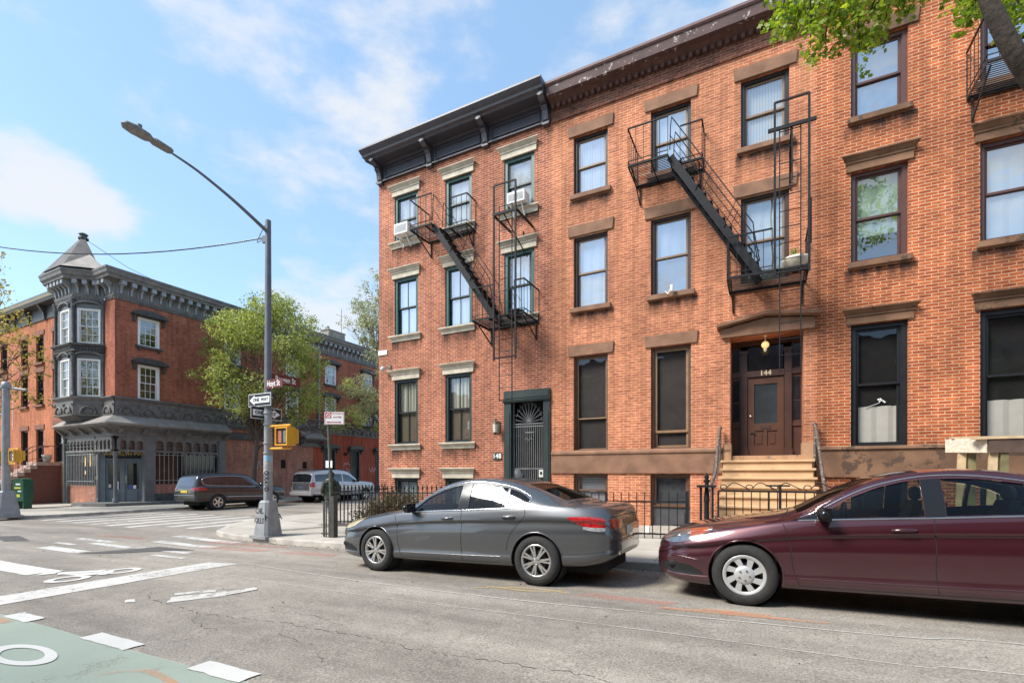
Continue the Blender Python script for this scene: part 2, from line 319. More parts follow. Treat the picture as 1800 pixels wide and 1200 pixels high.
def concrete(name,c0,c1,joint=1.5):
    m,t,b=principled(name); L=t.links.new; co=N(t,'ShaderNodeTexCoord')
    n=N(t,'ShaderNodeTexNoise'); n.inputs['Scale'].default_value=1.1; n.inputs['Detail'].default_value=12; n.inputs['Roughness'].default_value=.65; L(co.outputs['Object'],n.inputs[0])
    r=N(t,'ShaderNodeValToRGB'); e=r.color_ramp.elements; e[0].position=.3;e[1].position=.7; e[0].color=c0+(1,); e[1].color=c1+(1,); L(n.outputs[0],r.inputs[0])
    br=N(t,'ShaderNodeTexBrick'); br.offset=0; br.inputs['Scale'].default_value=1; br.inputs['Brick Width'].default_value=joint; br.inputs['Row Height'].default_value=joint; br.inputs['Mortar Size'].default_value=.012
    br.inputs['Color1'].default_value=(1,1,1,1); br.inputs['Color2'].default_value=(.86,.86,.86,1); br.inputs['Mortar'].default_value=(.45,.43,.4,1); L(co.outputs['Object'],br.inputs[0])
    mx=N(t,'ShaderNodeMix',data_type='RGBA',blend_type='MULTIPLY'); mx.inputs[0].default_value=1; L(r.outputs[0],mx.inputs[6]); L(br.outputs[0],mx.inputs[7]); L(mx.outputs[2],b.inputs['Base Color'])
    b.inputs['Roughness'].default_value=.9; b.inputs['Specular IOR Level'].default_value=.2
    f=N(t,'ShaderNodeTexNoise'); f.inputs['Scale'].default_value=70; L(co.outputs['Object'],f.inputs[0]); bp=N(t,'ShaderNodeBump'); bp.inputs['Strength'].default_value=.3; bp.inputs['Distance'].default_value=.004; L(f.outputs[0],bp.inputs['Height']); L(bp.outputs[0],b.inputs['Normal'])
    MATS[name]=m; return m
ASPH=asphalt(); CONC=concrete('sidewalk_concrete',(.36,.325,.27),(.50,.46,.395)); KERB=mat('kerb_stone',(.42,.38,.33),.85,var=.3,scale=3,bump=.4,col2=(.22,.19,.16),thr=.62)
xs=sorted(set([-400,-200,-110,-70,-50,-40,-34,-30,-26,-22,-18,-16]+[-14+.5*i for i in range(9)]+[-9+1.5*i for i in range(14)]+[16,25,40,80,200]))
ys=sorted(set([-200,-80,-40,-20,-10,-5,-2,0]+[1+i for i in range(4)]+[5,5.7,6.4,7.1,7.75,8.5,9.5,11,13,16,20,26,34,50,80,140,260,500]))
mb=MB(); nx=len(xs)
mb.add([(x,y,road(x,y)) for y in ys for x in xs],[(j*nx+i,j*nx+i+1,(j+1)*nx+i+1,(j+1)*nx+i) for j in range(len(ys)-1) for i in range(nx-1)])
struct(mb.build('road',ASPH),'grey asphalt roadway worn and patched across the street crossing')
# sidewalks: list of (x, ystart) along the kerb, going away in +Y
def sidewalk(cols,name,side_x,label,wfun):
    mb=MB(); yss=[0,.15]
    K=MB(); top=[]
    rows=[0,1,2,4,6,9,14,22,40,90,200]
    for i in range(len(cols)-1):
        (x0,a0),(x1,a1)=cols[i],cols[i+1]
        for j in range(len(rows)-1):
            f=lambda x,a,r:(x,a+.16+rows[r] if rows[r]<14 else max(a+.16+rows[r],0),0)
            P=[(x0,a0+.16+rows[j]),(x1,a1+.16+rows[j]),(x1,a1+.16+rows[j+1]),(x0,a0+.16+rows[j+1])]
            mb.quad(*[(x,y,wfun(x,y)) for x,y in P])
    return mb.build(name,CONC)
def kerb_strip(path,name,label,z_out,z_top,inner):
    """path of plan points; inner=(offset points)"""
    mb=MB(); n=len(path)
    for i in range(n-1):
        a,b,c,d=path[i],path[i+1],inner[i+1],inner[i]
        mb.quad((a[0],a[1],z_out(*a)-.05),(b[0],b[1],z_out(*b)-.05),(b[0],b[1],z_top(*b)-.012),(a[0],a[1],z_top(*a)-.012))
        am=(a[0]+(d[0]-a[0])*.12,a[1]+(d[1]-a[1])*.12); bm_=(b[0]+(c[0]-b[0])*.12,b[1]+(c[1]-b[1])*.12)
        mb.quad((a[0],a[1],z_top(*a)-.012),(b[0],b[1],z_top(*b)-.012),(bm_[0],bm_[1],z_top(*b)),(am[0],am[1],z_top(*a)))
        mb.quad((am[0],am[1],z_top(*a)),(bm_[0],bm_[1],z_top(*b)),(c[0],c[1],z_top(*c)),(d[0],d[1],z_top(*d)))
    return struct(mb.build(name,KERB),label)
def offset_path(path,d):
    out=[]
    for i,p in enumerate(path):
        a=path[max(i-1,0)];b=path[min(i+1,len(path)-1)]; t=Vector((b[0]-a[0],b[1]-a[1])).normalized(); out.append((p[0]-t.y*d,p[1]+t.x*d))
    return out
# row-house block: kerb along y=7.75, corner radius 3.2, then along x=-15.1
arc=[(-11.9-3.2*math.sin(t),10.95-3.2*math.cos(t)) for t in [R(a) for a in range(90,-1,-9)]]   # from x=-15.1 round to (-11.9,7.75)
kp=[(-15.1,140),(-15.1,60),(-15.1,30),(-15.1,20),(-15.1,15)]+arc+[(-10,7.75),(-8,7.75),(-5,7.75),(-2,7.75),(1,7.75),(5,7.75),(12,7.75),(40,7.75)]
# flush ramp at the corner itself
def wtop(X,Y):
    ramp=max(0,1-((X+14.0)**2+(Y-8.8)**2)**.5/1.3)
    return max(walk(X,Y)-.10*ramp, road(X,Y)+.012)
ik=offset_path(kp,.16)
kerb_strip(kp,'kerb','pale stone kerb edging the near sidewalk corner',road,wtop,ik)
mb=MB()
poly_in=ik
# fan the walk into strips that run away from the street
for i in range(len(ik)-1):
    a,b=ik[i],ik[i+1]
    if a[0]<-14.9 and b[0]<-14.9:      # side along the cross street: strips towards +X
        for x0,x1 in ((0,1.2),(1.2,3.4),(3.4,6)): mb.quad(*[(x,y,wtop(x,y)) for x,y in ((a[0]+x0,a[1]),(a[0]+x1,a[1]),(b[0]+x1,b[1]),(b[0]+x0,b[1]))])
    elif b[0]<-11.8:
        c=(-8.9,15.0)
        c1=(-8.9,15) 
        for t0,t1 in ((0,.12),(.12,.3),(.3,.6),(.6,1)):
            f=lambda p,t:(p[0]+(c1[0]-p[0])*t,p[1]+(c1[1]-p[1])*t)
            q=[f(a,t0),f(b,t0),f(b,t1),f(a,t1)]; mb.quad(*[(x,y,wtop(x,y)) for x,y in q])
    else:
        xa,xb=max(a[0],-12.2),b[0]; ya=a[1]
        for y0,y1 in ((0,.8),(.8,2),(2,3.3),(3.3,5.4),(5.4,7)): mb.quad(*[(x,y,wtop(x,y)) for x,y in ((xa,ya+y0),(xb,b[1]+y0),(xb,b[1]+y1),(xa,ya+y1))])
struct(mb.build('sidewalk',CONC),'pale concrete sidewalk in front of the row of brick houses')
# far block
arc=[(-28.4+3.2*math.sin(t),9.9-3.2*math.cos(t)) for t in [R(a) for a in range(0,91,10)]]
kp2=[(-120,6.7),(-60,6.7),(-40,6.7),(-32,6.7)]+arc+[(-25.2,13),(-25.2,17),(-25.2,25),(-25.2,40),(-25.2,140)]
wf=lambda X,Y: road(X,Y)+.125
ik2=offset_path(kp2,.16); kerb_strip(kp2,'kerb','dark edged kerb below the corner tavern building',road,wf,ik2)
mb=MB()
for i in range(len(ik2)-1):
    a,b=ik2[i],ik2[i+1]
    if b[0]<=-28.5: mb.quad(*[(x,y,wf(x,y)) for x,y in (a,b,(b[0],14.5),(a[0],14.5))])
    elif a[1]>=9.8: mb.quad(*[(x,y,wf(x,y)) for x,y in (a,b,(-31,b[1]),(-31,a[1]))])
    else: mb.quad(*[(x,y,wf(x,y)) for x,y in (a,b,(-31,b[1]+ (14.5-b[1])*0.9),(-31,a[1]+(14.5-a[1])*.9))])
mb.quad(*[(x,y,wf(x,y)+.004) for x,y in ((-29,9.9),(-27.8,9.9),(-27.8,14.6),(-31,14.6),(-31,8.6))])
struct(mb.build('sidewalk',CONC),'concrete sidewalk wrapping round the corner tavern building')
# ---------------------------------------------------------------- painted markings
WHITE=worn_paint('worn_white_paint',(.54,.515,.47),thr=.41,scale=7)
WHITE2=worn_paint('fresh_white_paint',(.58,.56,.52),thr=.31,scale=9)
FAINT=worn_paint('faded_white_paint',(.62,.58,.53),thr=.50,scale=5,soft=.14,opac=.8)
GREEN=worn_paint('green_lane_paint',(.42,.50,.41),thr=.34,scale=4,soft=.16,opac=.62)
ORANGE=worn_paint('orange_spray_paint',(.75,.30,.12),thr=.54,scale=3,soft=.3,opac=.5)
RED=worn_paint('red_spray_paint',(.62,.22,.16),thr=.52,scale=2.5,soft=.34,opac=.32)
YEL=worn_paint('yellow_spray_paint',(.75,.50,.14),thr=.5,scale=3,soft=.2,opac=.6)
DARKP=worn_paint('tar_patch',(.10,.093,.085),thr=.40,scale=5,soft=.1,opac=.85)
jr=random.Random(3)
def qpaint(mb,P,off=.006,nu=8,nv=3,jit=True):
    if jit: nu=max(nu,min(40,int(math.dist(P[0],P[1])/.09))); nv=max(nv,min(40,int(math.dist(P[1],P[2])/.09)))
    A,B,C,D=[Vector((p[0],p[1],0)) for p in P]; vs=[]
    for j in range(nv+1):
        for i in range(nu+1):
            u,v=i/nu,j/nv; p=(A*(1-u)+B*u)*(1-v)+(D*(1-u)+C*u)*v; p.x+=jr.uniform(-.010,.010); p.y+=jr.uniform(-.008,.008) if jit else 0; vs.append((p.x,p.y,road(p.x,p.y)+off))
    mb.add(vs,[(j*(nu+1)+i,j*(nu+1)+i+1,(j+1)*(nu+1)+i+1,(j+1)*(nu+1)+i) for j in range(nv) for i in range(nu)])
def rect(x0,x1,y0,y1): return [(x0,y0),(x1,y0),(x1,y1),(x0,y1)]
def ring(mb,cx,cy,rx,ry,w,off=.009,n=28,a0=0,a1=2*pi):
    vs=[]
    for i in range(n+1):
        t=a0+(a1-a0)*i/n
        for k in (1,1-w): x,y=cx+rx*k*math.cos(t),cy+ry*k*math.sin(t); vs.append((x,y,road(x,y)+off))
    mb.add(vs,[(2*i,2*i+2,2*i+3,2*i+1) for i in range(n)])
mb=MB()
for x in (-24.2,-22.95,-21.7,-20.5,-19.3,-18.1,-16.9,-15.8): qpaint(mb,rect(x,x+.42,8.0 if x<-17 else 8.6,12.2),nu=2,nv=6)
struct(mb.build('crosswalk_marking',WHITE),'worn white crosswalk bars across the side street')
mb=MB()
qpaint(mb,rect(-14.6,-12.7,4.75,5.05)); qpaint(mb,rect(-13.9,-11.3,7.2,7.5)); qpaint(mb,rect(-13.3,-10.9,6.45,6.72)); qpaint(mb,rect(-12.4,-10.5,5.7,5.88))
qpaint(mb,rect(-14.3,-12.6,5.6,5.8)); qpaint(mb,rect(-15.8,-14.0,5.9,6.1)); qpaint(mb,rect(-10.9,-9.8,5.25,5.4)); qpaint(mb,rect(-15.3,-14.4,5.3,5.45))
struct(mb.build('crosswalk_marking',WHITE),'broken white crosswalk bars over the main street')
mb=MB(); qpaint(mb,rect(-13.2,-10.45,3.3,3.72)); qpaint(mb,rect(-13.2,-10.6,1.9,2.25))
struct(mb.build('crosswalk_marking',WHITE2),'bright white bar at the left edge of the road')
mb=MB(); qpaint(mb,[(-8.78,0.6),(-8.12,.6),(-8.14,5.35),(-8.80,5.2)],nu=2,nv=10)
struct(mb.build('stop_line',worn_paint('stop_paint',(.56,.535,.49),thr=.38,scale=11,soft=.12)),'long white stop line painted across the road')
# bicycle symbol past the stop line
mb=MB(); ring(mb,-9.36,3.42,.27,.27,.42); ring(mb,-9.36,4.12,.27,.26,.42)
qpaint(mb,[(-9.55,3.6),(-9.25,3.9),(-9.45,4.08),(-9.95,3.55)],.008,3,3); qpaint(mb,[(-9.95,3.5),(-10.2,3.6),(-9.7,4.05),(-9.55,3.98)],.012,3,3); qpaint(mb,[(-10.25,3.35),(-10.55,3.6),(-10.42,3.75),(-10.15,3.55)],.008,2,2)
qpaint(mb,[(-9.5,3.95),(-9.3,3.75),(-9.2,3.82),(-9.4,4.05)],.01,2,2)
struct(mb.build('bike_symbol',WHITE2),'white bicycle symbol painted beyond the stop line')
mb=MB(); qpaint(mb,rect(-40,-3.1,-.6,2.18),.004,60,6); qpaint(mb,[(-3.1,-.6),(1,-.6),(1,1.8),(-3.1,2.15)],.004,6,4)
struct(mb.build('bike_lane',GREEN),'faded green painted bicycle lane in the foreground')
mb=MB()
for x in (-11.2,-9.2,-7.38,-5.62,-3.9,-2.1): qpaint(mb,rect(x,x+(.56 if x<-7 else .78 if x<-5 else .62),2.14,2.31),.0095,4,2)
struct(mb.build('lane_dash_marking',WHITE2),'white dashes along the edge of the green lane')
mb=MB(); ring(mb,-5.53,1.72,.46,.165,.36,.0105); ring(mb,-7.1,1.5,.5,.15,.32,.0105)
struct(mb.build('lane_symbol',WHITE2),'white oval wheel of a symbol painted on the green lane')
# fallen-figure shaped remnant
mb=MB(); qpaint(mb,[(-6.55,3.42),(-6.30,3.22),(-5.95,3.72),(-6.22,3.9)],.006,4,3); qpaint(mb,[(-6.2,3.75),(-6.0,3.66),(-5.9,4.12),(-6.05,4.2)],.009,4,3); qpaint(mb,[(-6.75,3.55),(-6.62,3.48),(-6.3,3.82),(-6.45,3.9)],.0065,4,3)
qpaint(mb,[(-6.95,3.1),(-6.8,3.02),(-6.72,3.1),(-6.9,3.16)],.006,3,3)
struct(mb.build('road_symbol_remnant',WHITE),'scraped white patch left of a painted symbol on the road')
mb=MB()
def line(mb,P,w,off=.006):
    P=catmull([(x,y,0) for x,y in P],8)
    for i in range(len(P)-1):
        a,b=P[i],P[i+1]; qpaint(mb,[(a.x,a.y),(b.x,b.y),(b.x,b.y+w),(a.x,a.y+w)],off,1,1,False)
line(mb,[(-8.2,5.42),(-5.54,5.11),(-4,5.0),(-2.15,4.98),(-1.08,5.06),(1.05,5.17),(1.92,5.36),(6,5.5)],.022)
line(mb,[(-7.5,4.62),(-4.82,4.46),(-.85,4.47),(.97,4.42),(1.61,4.53),(6,4.7)],.010)
struct(mb.build('lane_line',worn_paint('thin_line_paint',(.62,.58,.52),thr=.42,scale=6,opac=.85)),'two thin white lines running along the road beside the cars')
mb=MB()
def crack(P,w,seed):
    rd=random.Random(seed); Q=[]
    for i in range(len(P)-1):
        n=max(2,int(math.dist(P[i],P[i+1])/.05))
        for k in range(n):
            t=k/n; Q.append((P[i][0]*(1-t)+P[i+1][0]*t+rd.uniform(-.03,.03),P[i][1]*(1-t)+P[i+1][1]*t+rd.uniform(-.03,.03)))
    for i in range(len(Q)-1):
        if rd.random()<.2: continue
        ww=w*rd.uniform(.2,.8); a,b=Q[i],Q[i+1]; mb.quad((a[0],a[1],road(*a)+.003),(b[0],b[1],road(*b)+.003),(b[0],b[1]+ww,road(b[0],b[1]+ww)+.003),(a[0],a[1]+ww,road(a[0],a[1]+ww)+.003))
crack([(-7.2,3.5),(-6.82,3.28),(-5.44,3.11),(-4.25,3.26),(-3.18,3.26),(-2.44,3.2),(-1.2,3.3),(0,3.1)],.012,1)
crack([(-5.3,3.12),(-5.0,3.5),(-4.2,3.55),(-3.4,3.4)],.01,2); crack([(-5.4,3.1),(-5.2,2.9),(-4.6,2.8)],.008,3); crack([(-13,4.1),(-12,3.9),(-10.8,4.3)],.012,4); crack([(-9,2.9),(-8.2,2.7),(-7.2,3.0)],.01,5)
crack([(-4.25,3.26),(-4.0,3.0),(-3.4,2.9),(-2.9,2.6)],.008,6)
struct(mb.build('road_cracks',mat('crack_dark',(.05,.045,.04),.95)),'jagged dark cracks in the asphalt')
mb=MB(); qpaint(mb,[(-12.6,4.75),(-12.0,5.05),(-10.9,6.15),(-12.2,6.1)],.0095,6,4); qpaint(mb,[(-18.6,5.2),(-16.8,4.9),(-16.4,5.25),(-18.2,5.6)],.005,5,3)
struct(mb.build('asphalt_patch',DARKP),'dark asphalt repair patch in the crosswalk')
mb=MB(); qpaint(mb,[(-12.2,7.0),(-9.8,7.2),(-9.4,7.45),(-12,7.4)],.0075,6,2); qpaint(mb,[(-11.3,6.4),(-9.5,6.5),(-9.3,6.9),(-11,6.9)],.0078,6,2); qpaint(mb,[(-9.0,6.6),(-7.4,6.7),(-7.4,7.0),(-8.8,7.0)],.007,6,2); qpaint(mb,[(-2.0,5.5),(-.9,5.45),(-.8,5.65),(-1.9,5.75)],.0072,6,2); qpaint(mb,[(-16,6.4),(-14,6.6),(-14,6.8),(-16,6.7)],.0072,6,2)
struct(mb.build('spray_marks',RED),'pale red utility spray marks on the road')
mb=MB(); qpaint(mb,[(-1.0,5.28),(.55,5.36),(.6,5.44),(-.9,5.38)],.0085,10,2); qpaint(mb,[(-.6,5.42),(.1,5.36),(.1,5.52),(-.5,5.5)],.009,4,2)
line(mb,[(-4.4,1.75),(-4.1,1.95),(-3.2,1.82),(-2.2,1.7)],.06,.011); qpaint(mb,[(-8.2,1.95),(-7.0,1.95),(-7.0,2.1),(-8.2,2.1)],.0112,6,2)
struct(mb.build('spray_marks',ORANGE),'orange utility spray marks beside the dark red car')
mb=MB(); line(mb,[(-3.3,5.35),(-2.9,5.55),(-2.5,5.62),(-2.1,5.55)],.05,.0085); line(mb,[(-3.2,5.5),(-2.6,5.45),(-2.2,5.65)],.04,.009)
struct(mb.build('spray_marks',YEL),'yellow utility squiggle sprayed beside the grey car')
# ---------------------------------------------------------------- window kit
M=lambda *a,**k: mat(*a,**k)
GREENP=M('dark_green_paint',(.018,.075,.065),.45,var=.12,scale=5,coat=.2)
DGREEN=M('black_green_paint',(.018,.032,.030),.45,var=.2,scale=5)
BROWNP=M('dark_brown_paint',(.040,.022,.017),.5,var=.2,scale=5)
BRONZE=M('bronze_sash',(.23,.155,.10),.4,var=.1,scale=9)
MAROON=M('maroon_sash',(.095,.042,.035),.42,var=.1,scale=9)
BLACKP=M('black_paint',(.014,.014,.016),.4,var=.2,scale=9)
GREYSASH=M('grey_sash',(.20,.20,.20),.4,var=.1)
WHITEP=M('white_paint',(.78,.77,.74),.5,var=.05,scale=12)
CREAM=M('cream_stone',(.50,.44,.34),.8,var=.22,scale=4,bump=.3,bscale=25,col2=(.36,.32,.25),thr=.66)
BSTONE=M('brownstone',(.225,.118,.070),.88,var=.26,scale=3.0,bump=.6,bscale=24,col2=(.15,.08,.05),thr=.68)
BSTONE2=M('weathered_brownstone',(.185,.098,.055),.9,var=.4,scale=1.6,bump=.7,bscale=18,col2=(.085,.05,.032),thr=.56)
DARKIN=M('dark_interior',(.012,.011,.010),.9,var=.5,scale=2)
LACE=M('lace_curtain',(.62,.62,.62),.9,var=.12,scale=14)
SHEER=M('sheer_white_curtain',(.72,.73,.74),.9,var=.10,scale=2.2)
GREYBL=M('grey_blind',(.36,.36,.37),.8,var=.15,scale=3)
BRSHUT=M('brown_shutter',(.22,.15,.10),.75,var=.12,scale=4)
NET=M('insect_screen',(.050,.040,.034),.75,var=.25,scale=2.5)
GLASS=glass('window_glass',refl=.22); GLASSD=glass('window_glass_dim',refl=.035,tint=(.85,.85,.85)); GLASSH=glass('window_glass_bright',refl=.36)
def stripes_mat(name,c0,c1,freq,axis=0,rough=.8):
    m,t,b=principled(name); L=t.links.new; co=N(t,'ShaderNodeTexCoord'); wv=N(t,'ShaderNodeTexWave'); wv.inputs['Scale'].default_value=freq; wv.inputs['Distortion'].default_value=.6; wv.bands_direction='XYZ'[axis]
    L(co.outputs['Object'],wv.inputs[0]); r=N(t,'ShaderNodeValToRGB'); r.color_ramp.elements[0].color=c0+(1,); r.color_ramp.elements[1].color=c1+(1,); L(wv.outputs[0],r.inputs[0]); L(r.outputs[0],b.inputs['Base Color']); b.inputs['Roughness'].default_value=rough; MATS[name]=m; return m
VBLIND=stripes_mat('vertical_blind',(.50,.52,.56),(.74,.75,.78),5,0); HBLIND=stripes_mat('slatted_blind',(.22,.22,.23),(.42,.42,.43),7,2); DRAPE=stripes_mat('draped_curtain',(.40,.33,.24),(.72,.64,.52),2.2,0); PLEAT=stripes_mat('pleated_curtain',(.60,.60,.60),(.78,.78,.77),4,0)
def darkening():
    m=bpy.data.materials.new('sill_darkening'); m.use_nodes=True; t=m.node_tree; L=t.links.new; b=t.nodes['Principled BSDF']; o=t.nodes['Material Output']; b.inputs['Base Color'].default_value=(.055,.03,.022,1); b.inputs['Roughness'].default_value=.95
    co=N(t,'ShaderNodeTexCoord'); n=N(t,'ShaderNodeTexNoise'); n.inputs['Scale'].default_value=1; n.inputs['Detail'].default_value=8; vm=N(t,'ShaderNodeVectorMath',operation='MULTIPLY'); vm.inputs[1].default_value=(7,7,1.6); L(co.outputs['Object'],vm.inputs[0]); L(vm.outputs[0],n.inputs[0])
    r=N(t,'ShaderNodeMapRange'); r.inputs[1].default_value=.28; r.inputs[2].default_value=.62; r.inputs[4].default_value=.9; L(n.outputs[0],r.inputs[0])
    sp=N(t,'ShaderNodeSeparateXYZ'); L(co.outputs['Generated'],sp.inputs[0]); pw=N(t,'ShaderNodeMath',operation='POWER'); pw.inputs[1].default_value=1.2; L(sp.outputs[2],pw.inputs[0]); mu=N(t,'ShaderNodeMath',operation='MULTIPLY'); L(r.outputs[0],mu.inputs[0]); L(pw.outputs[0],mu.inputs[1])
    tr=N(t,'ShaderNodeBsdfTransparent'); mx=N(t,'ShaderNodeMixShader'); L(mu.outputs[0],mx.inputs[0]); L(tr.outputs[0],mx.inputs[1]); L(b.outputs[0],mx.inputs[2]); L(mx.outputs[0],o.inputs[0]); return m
SILLDARK=darkening()  # streaky dark sheet over the brick under each sill, fading out downward
def curtain(T,parent,u0,u1,z0,z1,d,kind):
    """curtain layouts behind one window: list of (fraction z0, fraction z1, material, name)"""
    H=z1-z0; out=[]
    for (a,b,m,nm) in kind:
        mb=MB(T); n=10; vs=[]
        for i in range(n+1):
            u=u0+(u1-u0)*i/n; dd=d+(.012*math.sin(i*2.1) if nm=='curtain' else 0)
            vs+=[(u,dd,z0+H*a),(u,dd,z0+H*b)]
        mb.add(vs,[(2*i,2*i+2,2*i+3,2*i+1) for i in range(n)]); mb.build(nm,m,parent,recalc=False)
def window(T,parent,u0,u1,z0,z1,frame=BROWNP,sash=BRONZE,cur=None,fw=.085,mid=.5,lintel=None,sill=None,pane=GLASS,dep=.12,nx=0,ny=0,back=True,name='window',sw=.045,lowup=0,inner=None):
    """sash window in an opening; mid = height fraction of the meeting rail (None: single light)"""
    f=MB(T)
    f.box(u0,u0+fw,-dep-.10,-dep+.045,z0,z1).box(u1-fw,u1,-dep-.10,-dep+.045,z0,z1).box(u0+fw,u1-fw,-dep-.10,-dep+.045,z1-fw,z1).box(u0+fw,u1-fw,-dep-.10,-dep+.045,z0,z0+fw*.5)
    f.box(u0+fw,u0+fw+.018,-dep-.02,-dep+.02,z0+fw*.5,z1-fw).box(u1-fw-.018,u1-fw,-dep-.02,-dep+.02,z0+fw*.5,z1-fw)
    o=f.build(name,frame,parent)
    a0,a1,b0,b1=u0+fw+.018,u1-fw-.018,z0+fw*.5,z1-fw; zm=b0+(b1-b0)*(mid or 1)
    s=MB(T); g=MB(T)
    def sashbox(zb,zt,d):
        s.box(a0,a0+sw,d-.035,d,zb,zt).box(a1-sw,a1,d-.035,d,zb,zt).box(a0+sw,a1-sw,d-.035,d,zb,zb+sw).box(a0+sw,a1-sw,d-.035,d,zt-sw,zt)
        g.quad((a0+sw,d-.018,zb+sw),(a1-sw,d-.018,zb+sw),(a1-sw,d-.018,zt-sw),(a0+sw,d-.018,zt-sw))
        for i in range(1,nx): x=a0+sw+(a1-a0-2*sw)*i/nx; s.box(x-.011,x+.011,d-.03,d-.004,zb+sw,zt-sw)
        for i in range(1,ny): z=zb+sw+(zt-zb-2*sw)*i/ny; s.box(a0+sw,a1-sw,d-.029,d-.005,z-.011,z+.011)
    if mid is None: sashbox(b0,b1,-dep-.02)
    else: sashbox(zm-.02,b1,-dep-.015); sashbox(b0+lowup,zm+.02+lowup,-dep-.055)
    s.build('sash',sash,o); g.build('pane',pane,o,recalc=False)
    if cur is not None: curtain(T,o,u0+.02,u1-.02,z0+.01,z1-.01,-dep-.105,cur)
    if inner: inner(T,o)
    if lintel: lintel(T,o,u0,u1,z1)
    if sill:
        sill(T,o,u0,u1,z0)
        if parent and parent.name.startswith('row_house'): MB(T).quad((u0-.12,.003,z0-.62),(u1+.16,.003,z0-.62),(u1+.16,.003,z0-.17),(u0-.12,.003,z0-.17)).build('sill_darkening',SILLDARK,o,recalc=False)
    return o
def lint_cap(m,h=.33,ov=.19):
    def f(T,o,u0,u1,z1):
        b=MB(T); b.box(u0-.08,u1+.08,-.02,.05,z1,z1+h-.15)
        b.box(u0-.10,u1+.10,-.02,.075,z1+h-.165,z1+h-.13)
        b.prof([(-.02,z1+h-.13),(.06,z1+h-.13),(.09,z1+h-.10),(.13,z1+h-.06),(.17,z1+h-.035),(.17,z1+h-.012),(-.02,z1+h)],u0-.07,u1+.07,.7,.7); b.build('lintel',m,o)
    return f
def lint_slab(m,h=.30,ov=.14,fl=.03):
    def f(T,o,u0,u1,z1):
        b=MB(T); b.face2([(u0-ov,z1),(u1+ov,z1),(u1+ov+fl,z1+h),(u0-ov-fl,z1+h)],-.02,.045); b.build('lintel',m,o,bevel=.008)
    return f
def sill_slab(m,h=.15,ov=.09,pr=.10):
    def f(T,o,u0,u1,z0):
        b=MB(T); b.prof([(-.14,z0-h),(pr,z0-h),(pr,z0-.03),(-.14,z0+.012)],u0-ov,u1+ov); b.build('sill',m,o,bevel=.008)
    return f
def sill_mold(m):
    def f(T,o,u0,u1,z0):
        b=MB(T); b.prof([(-.02,z0-.20),(.03,z0-.20),(.05,z0-.10),(.10,z0-.065),(.13,z0-.05),(.13,z0-.01),(-.14,z0+.015)],u0-.10,u1+.10,.7,.7); b.build('sill',m,o)
    return f
def wall_open(mb,u0,u1,z0,z1,ops,reveal=.30,uc=None,zc=None):
    """wall sheet at d=0 with openings (a,b,c,d)=(u0,u1,z0,z1) and their reveals"""
    ops=[o for o in ops if o[0]>=u0 and o[1]<=u1]
    us=sorted(set([u0,u1]+[o[0] for o in ops]+[o[1] for o in ops])); zs=sorted(set([z0,z1]+[o[2] for o in ops]+[o[3] for o in ops]))
    us=[u for u in us if u0<=u<=u1]; zs=[z for z in zs if z0<=z<=z1]
    for i in range(len(us)-1):
        for j in range(len(zs)-1):
            a,b,c,d=us[i],us[i+1],zs[j],zs[j+1]; m_=((a+b)/2,(c+d)/2)
            if any(o[0]<m_[0]<o[1] and o[2]<m_[1]<o[3] for o in ops): continue
            mb.quad((a,0,c),(b,0,c),(b,0,d),(a,0,d))
    for o in ops:
        a,b,c,d=o[:4]; rv=o[4] if len(o)>4 else reveal; c=max(c,z0);d=min(d,z1)
        mb.quad((a,0,c),(a,0,d),(a,-rv,d),(a,-rv,c)); mb.quad((b,0,c),(b,-rv,c),(b,-rv,d),(b,0,d)); mb.quad((a,0,d),(b,0,d),(b,-rv,d),(a,-rv,d)); mb.quad((a,0,c),(a,-rv,c),(b,-rv,c),(b,0,c))
# ---------------------------------------------------------------- the three row houses
BR_A=brick('brick_red_pointed',(.47,.130,.060),(.31,.070,.036),(.54,.38,.27),.0090,stain=.35)
BR_B=brick('brick_salmon',(.58,.195,.085),(.42,.120,.055),(.62,.40,.27),.0078,stain=.30)
BR_C=brick('brick_orange_joints',(.51,.130,.038),(.34,.070,.024),(.62,.38,.24),.0095,stain=.38)
BR_D=brick('brick_sooty',(.26,.085,.05),(.14,.045,.03),(.30,.2,.15),.009,stain=.5)
F=TY(12.8)
def shell(name,parent,m,x0,x1,z0,z1,yb,T,ops,ymin=12.8):
    mb=MB(T); wall_open(mb,x0,x1,z0,z1,ops)
    mb.T=ID
    mb.quad((x0,ymin,z0),(x0,ymin,z1),(x0,yb,z1),(x0,yb,z0)).quad((x1,ymin,z0),(x1,yb,z0),(x1,yb,z1),(x1,ymin,z1)).quad((x0,yb,z0),(x0,yb,z1),(x1,yb,z1),(x1,yb,z0))
    return mb.build(name,m,parent,recalc=False)
# ---- house A, green windows
A=thing('row_house','three storey red brick house with dark green window frames and black bracketed cornice','house',(-8.55,12.8,-.05))
AC=[(-11.1,-10.1),(-9.0,-8.0),(-6.85,-5.85)]; ops=[]
for a,b in AC: ops+=[(a,b,9.25,10.83),(a,b,6.08,8.02)]
ops+=[(a,b,2.40,4.58) for a,b in AC[:2]]+[(a,b,-.1,1.26) for a,b in AC[:2]]+[(-6.83,-5.34,-.3,3.86,.45)]
shell('wall',A,BR_A,-11.8,-5.31,-.5,12.1,26,F,ops)
cap=lint_cap(CREAM); sm=sill_mold(CREAM)
lace=[(0,1,LACE,'curtain')]; white=[(0,1,SHEER,'curtain')]
cA=[[ [(0,1,LACE,'curtain')], [(.2,1,PLEAT,'curtain'),(0,.2,LACE,'curtain')], [(0,.86,LACE,'curtain'),(.86,1,GREYBL,'blind')] ],
    [ [(0,1,SHEER,'curtain')], [(0,1,PLEAT,'curtain')], [(0,1,SHEER,'curtain')] ]]
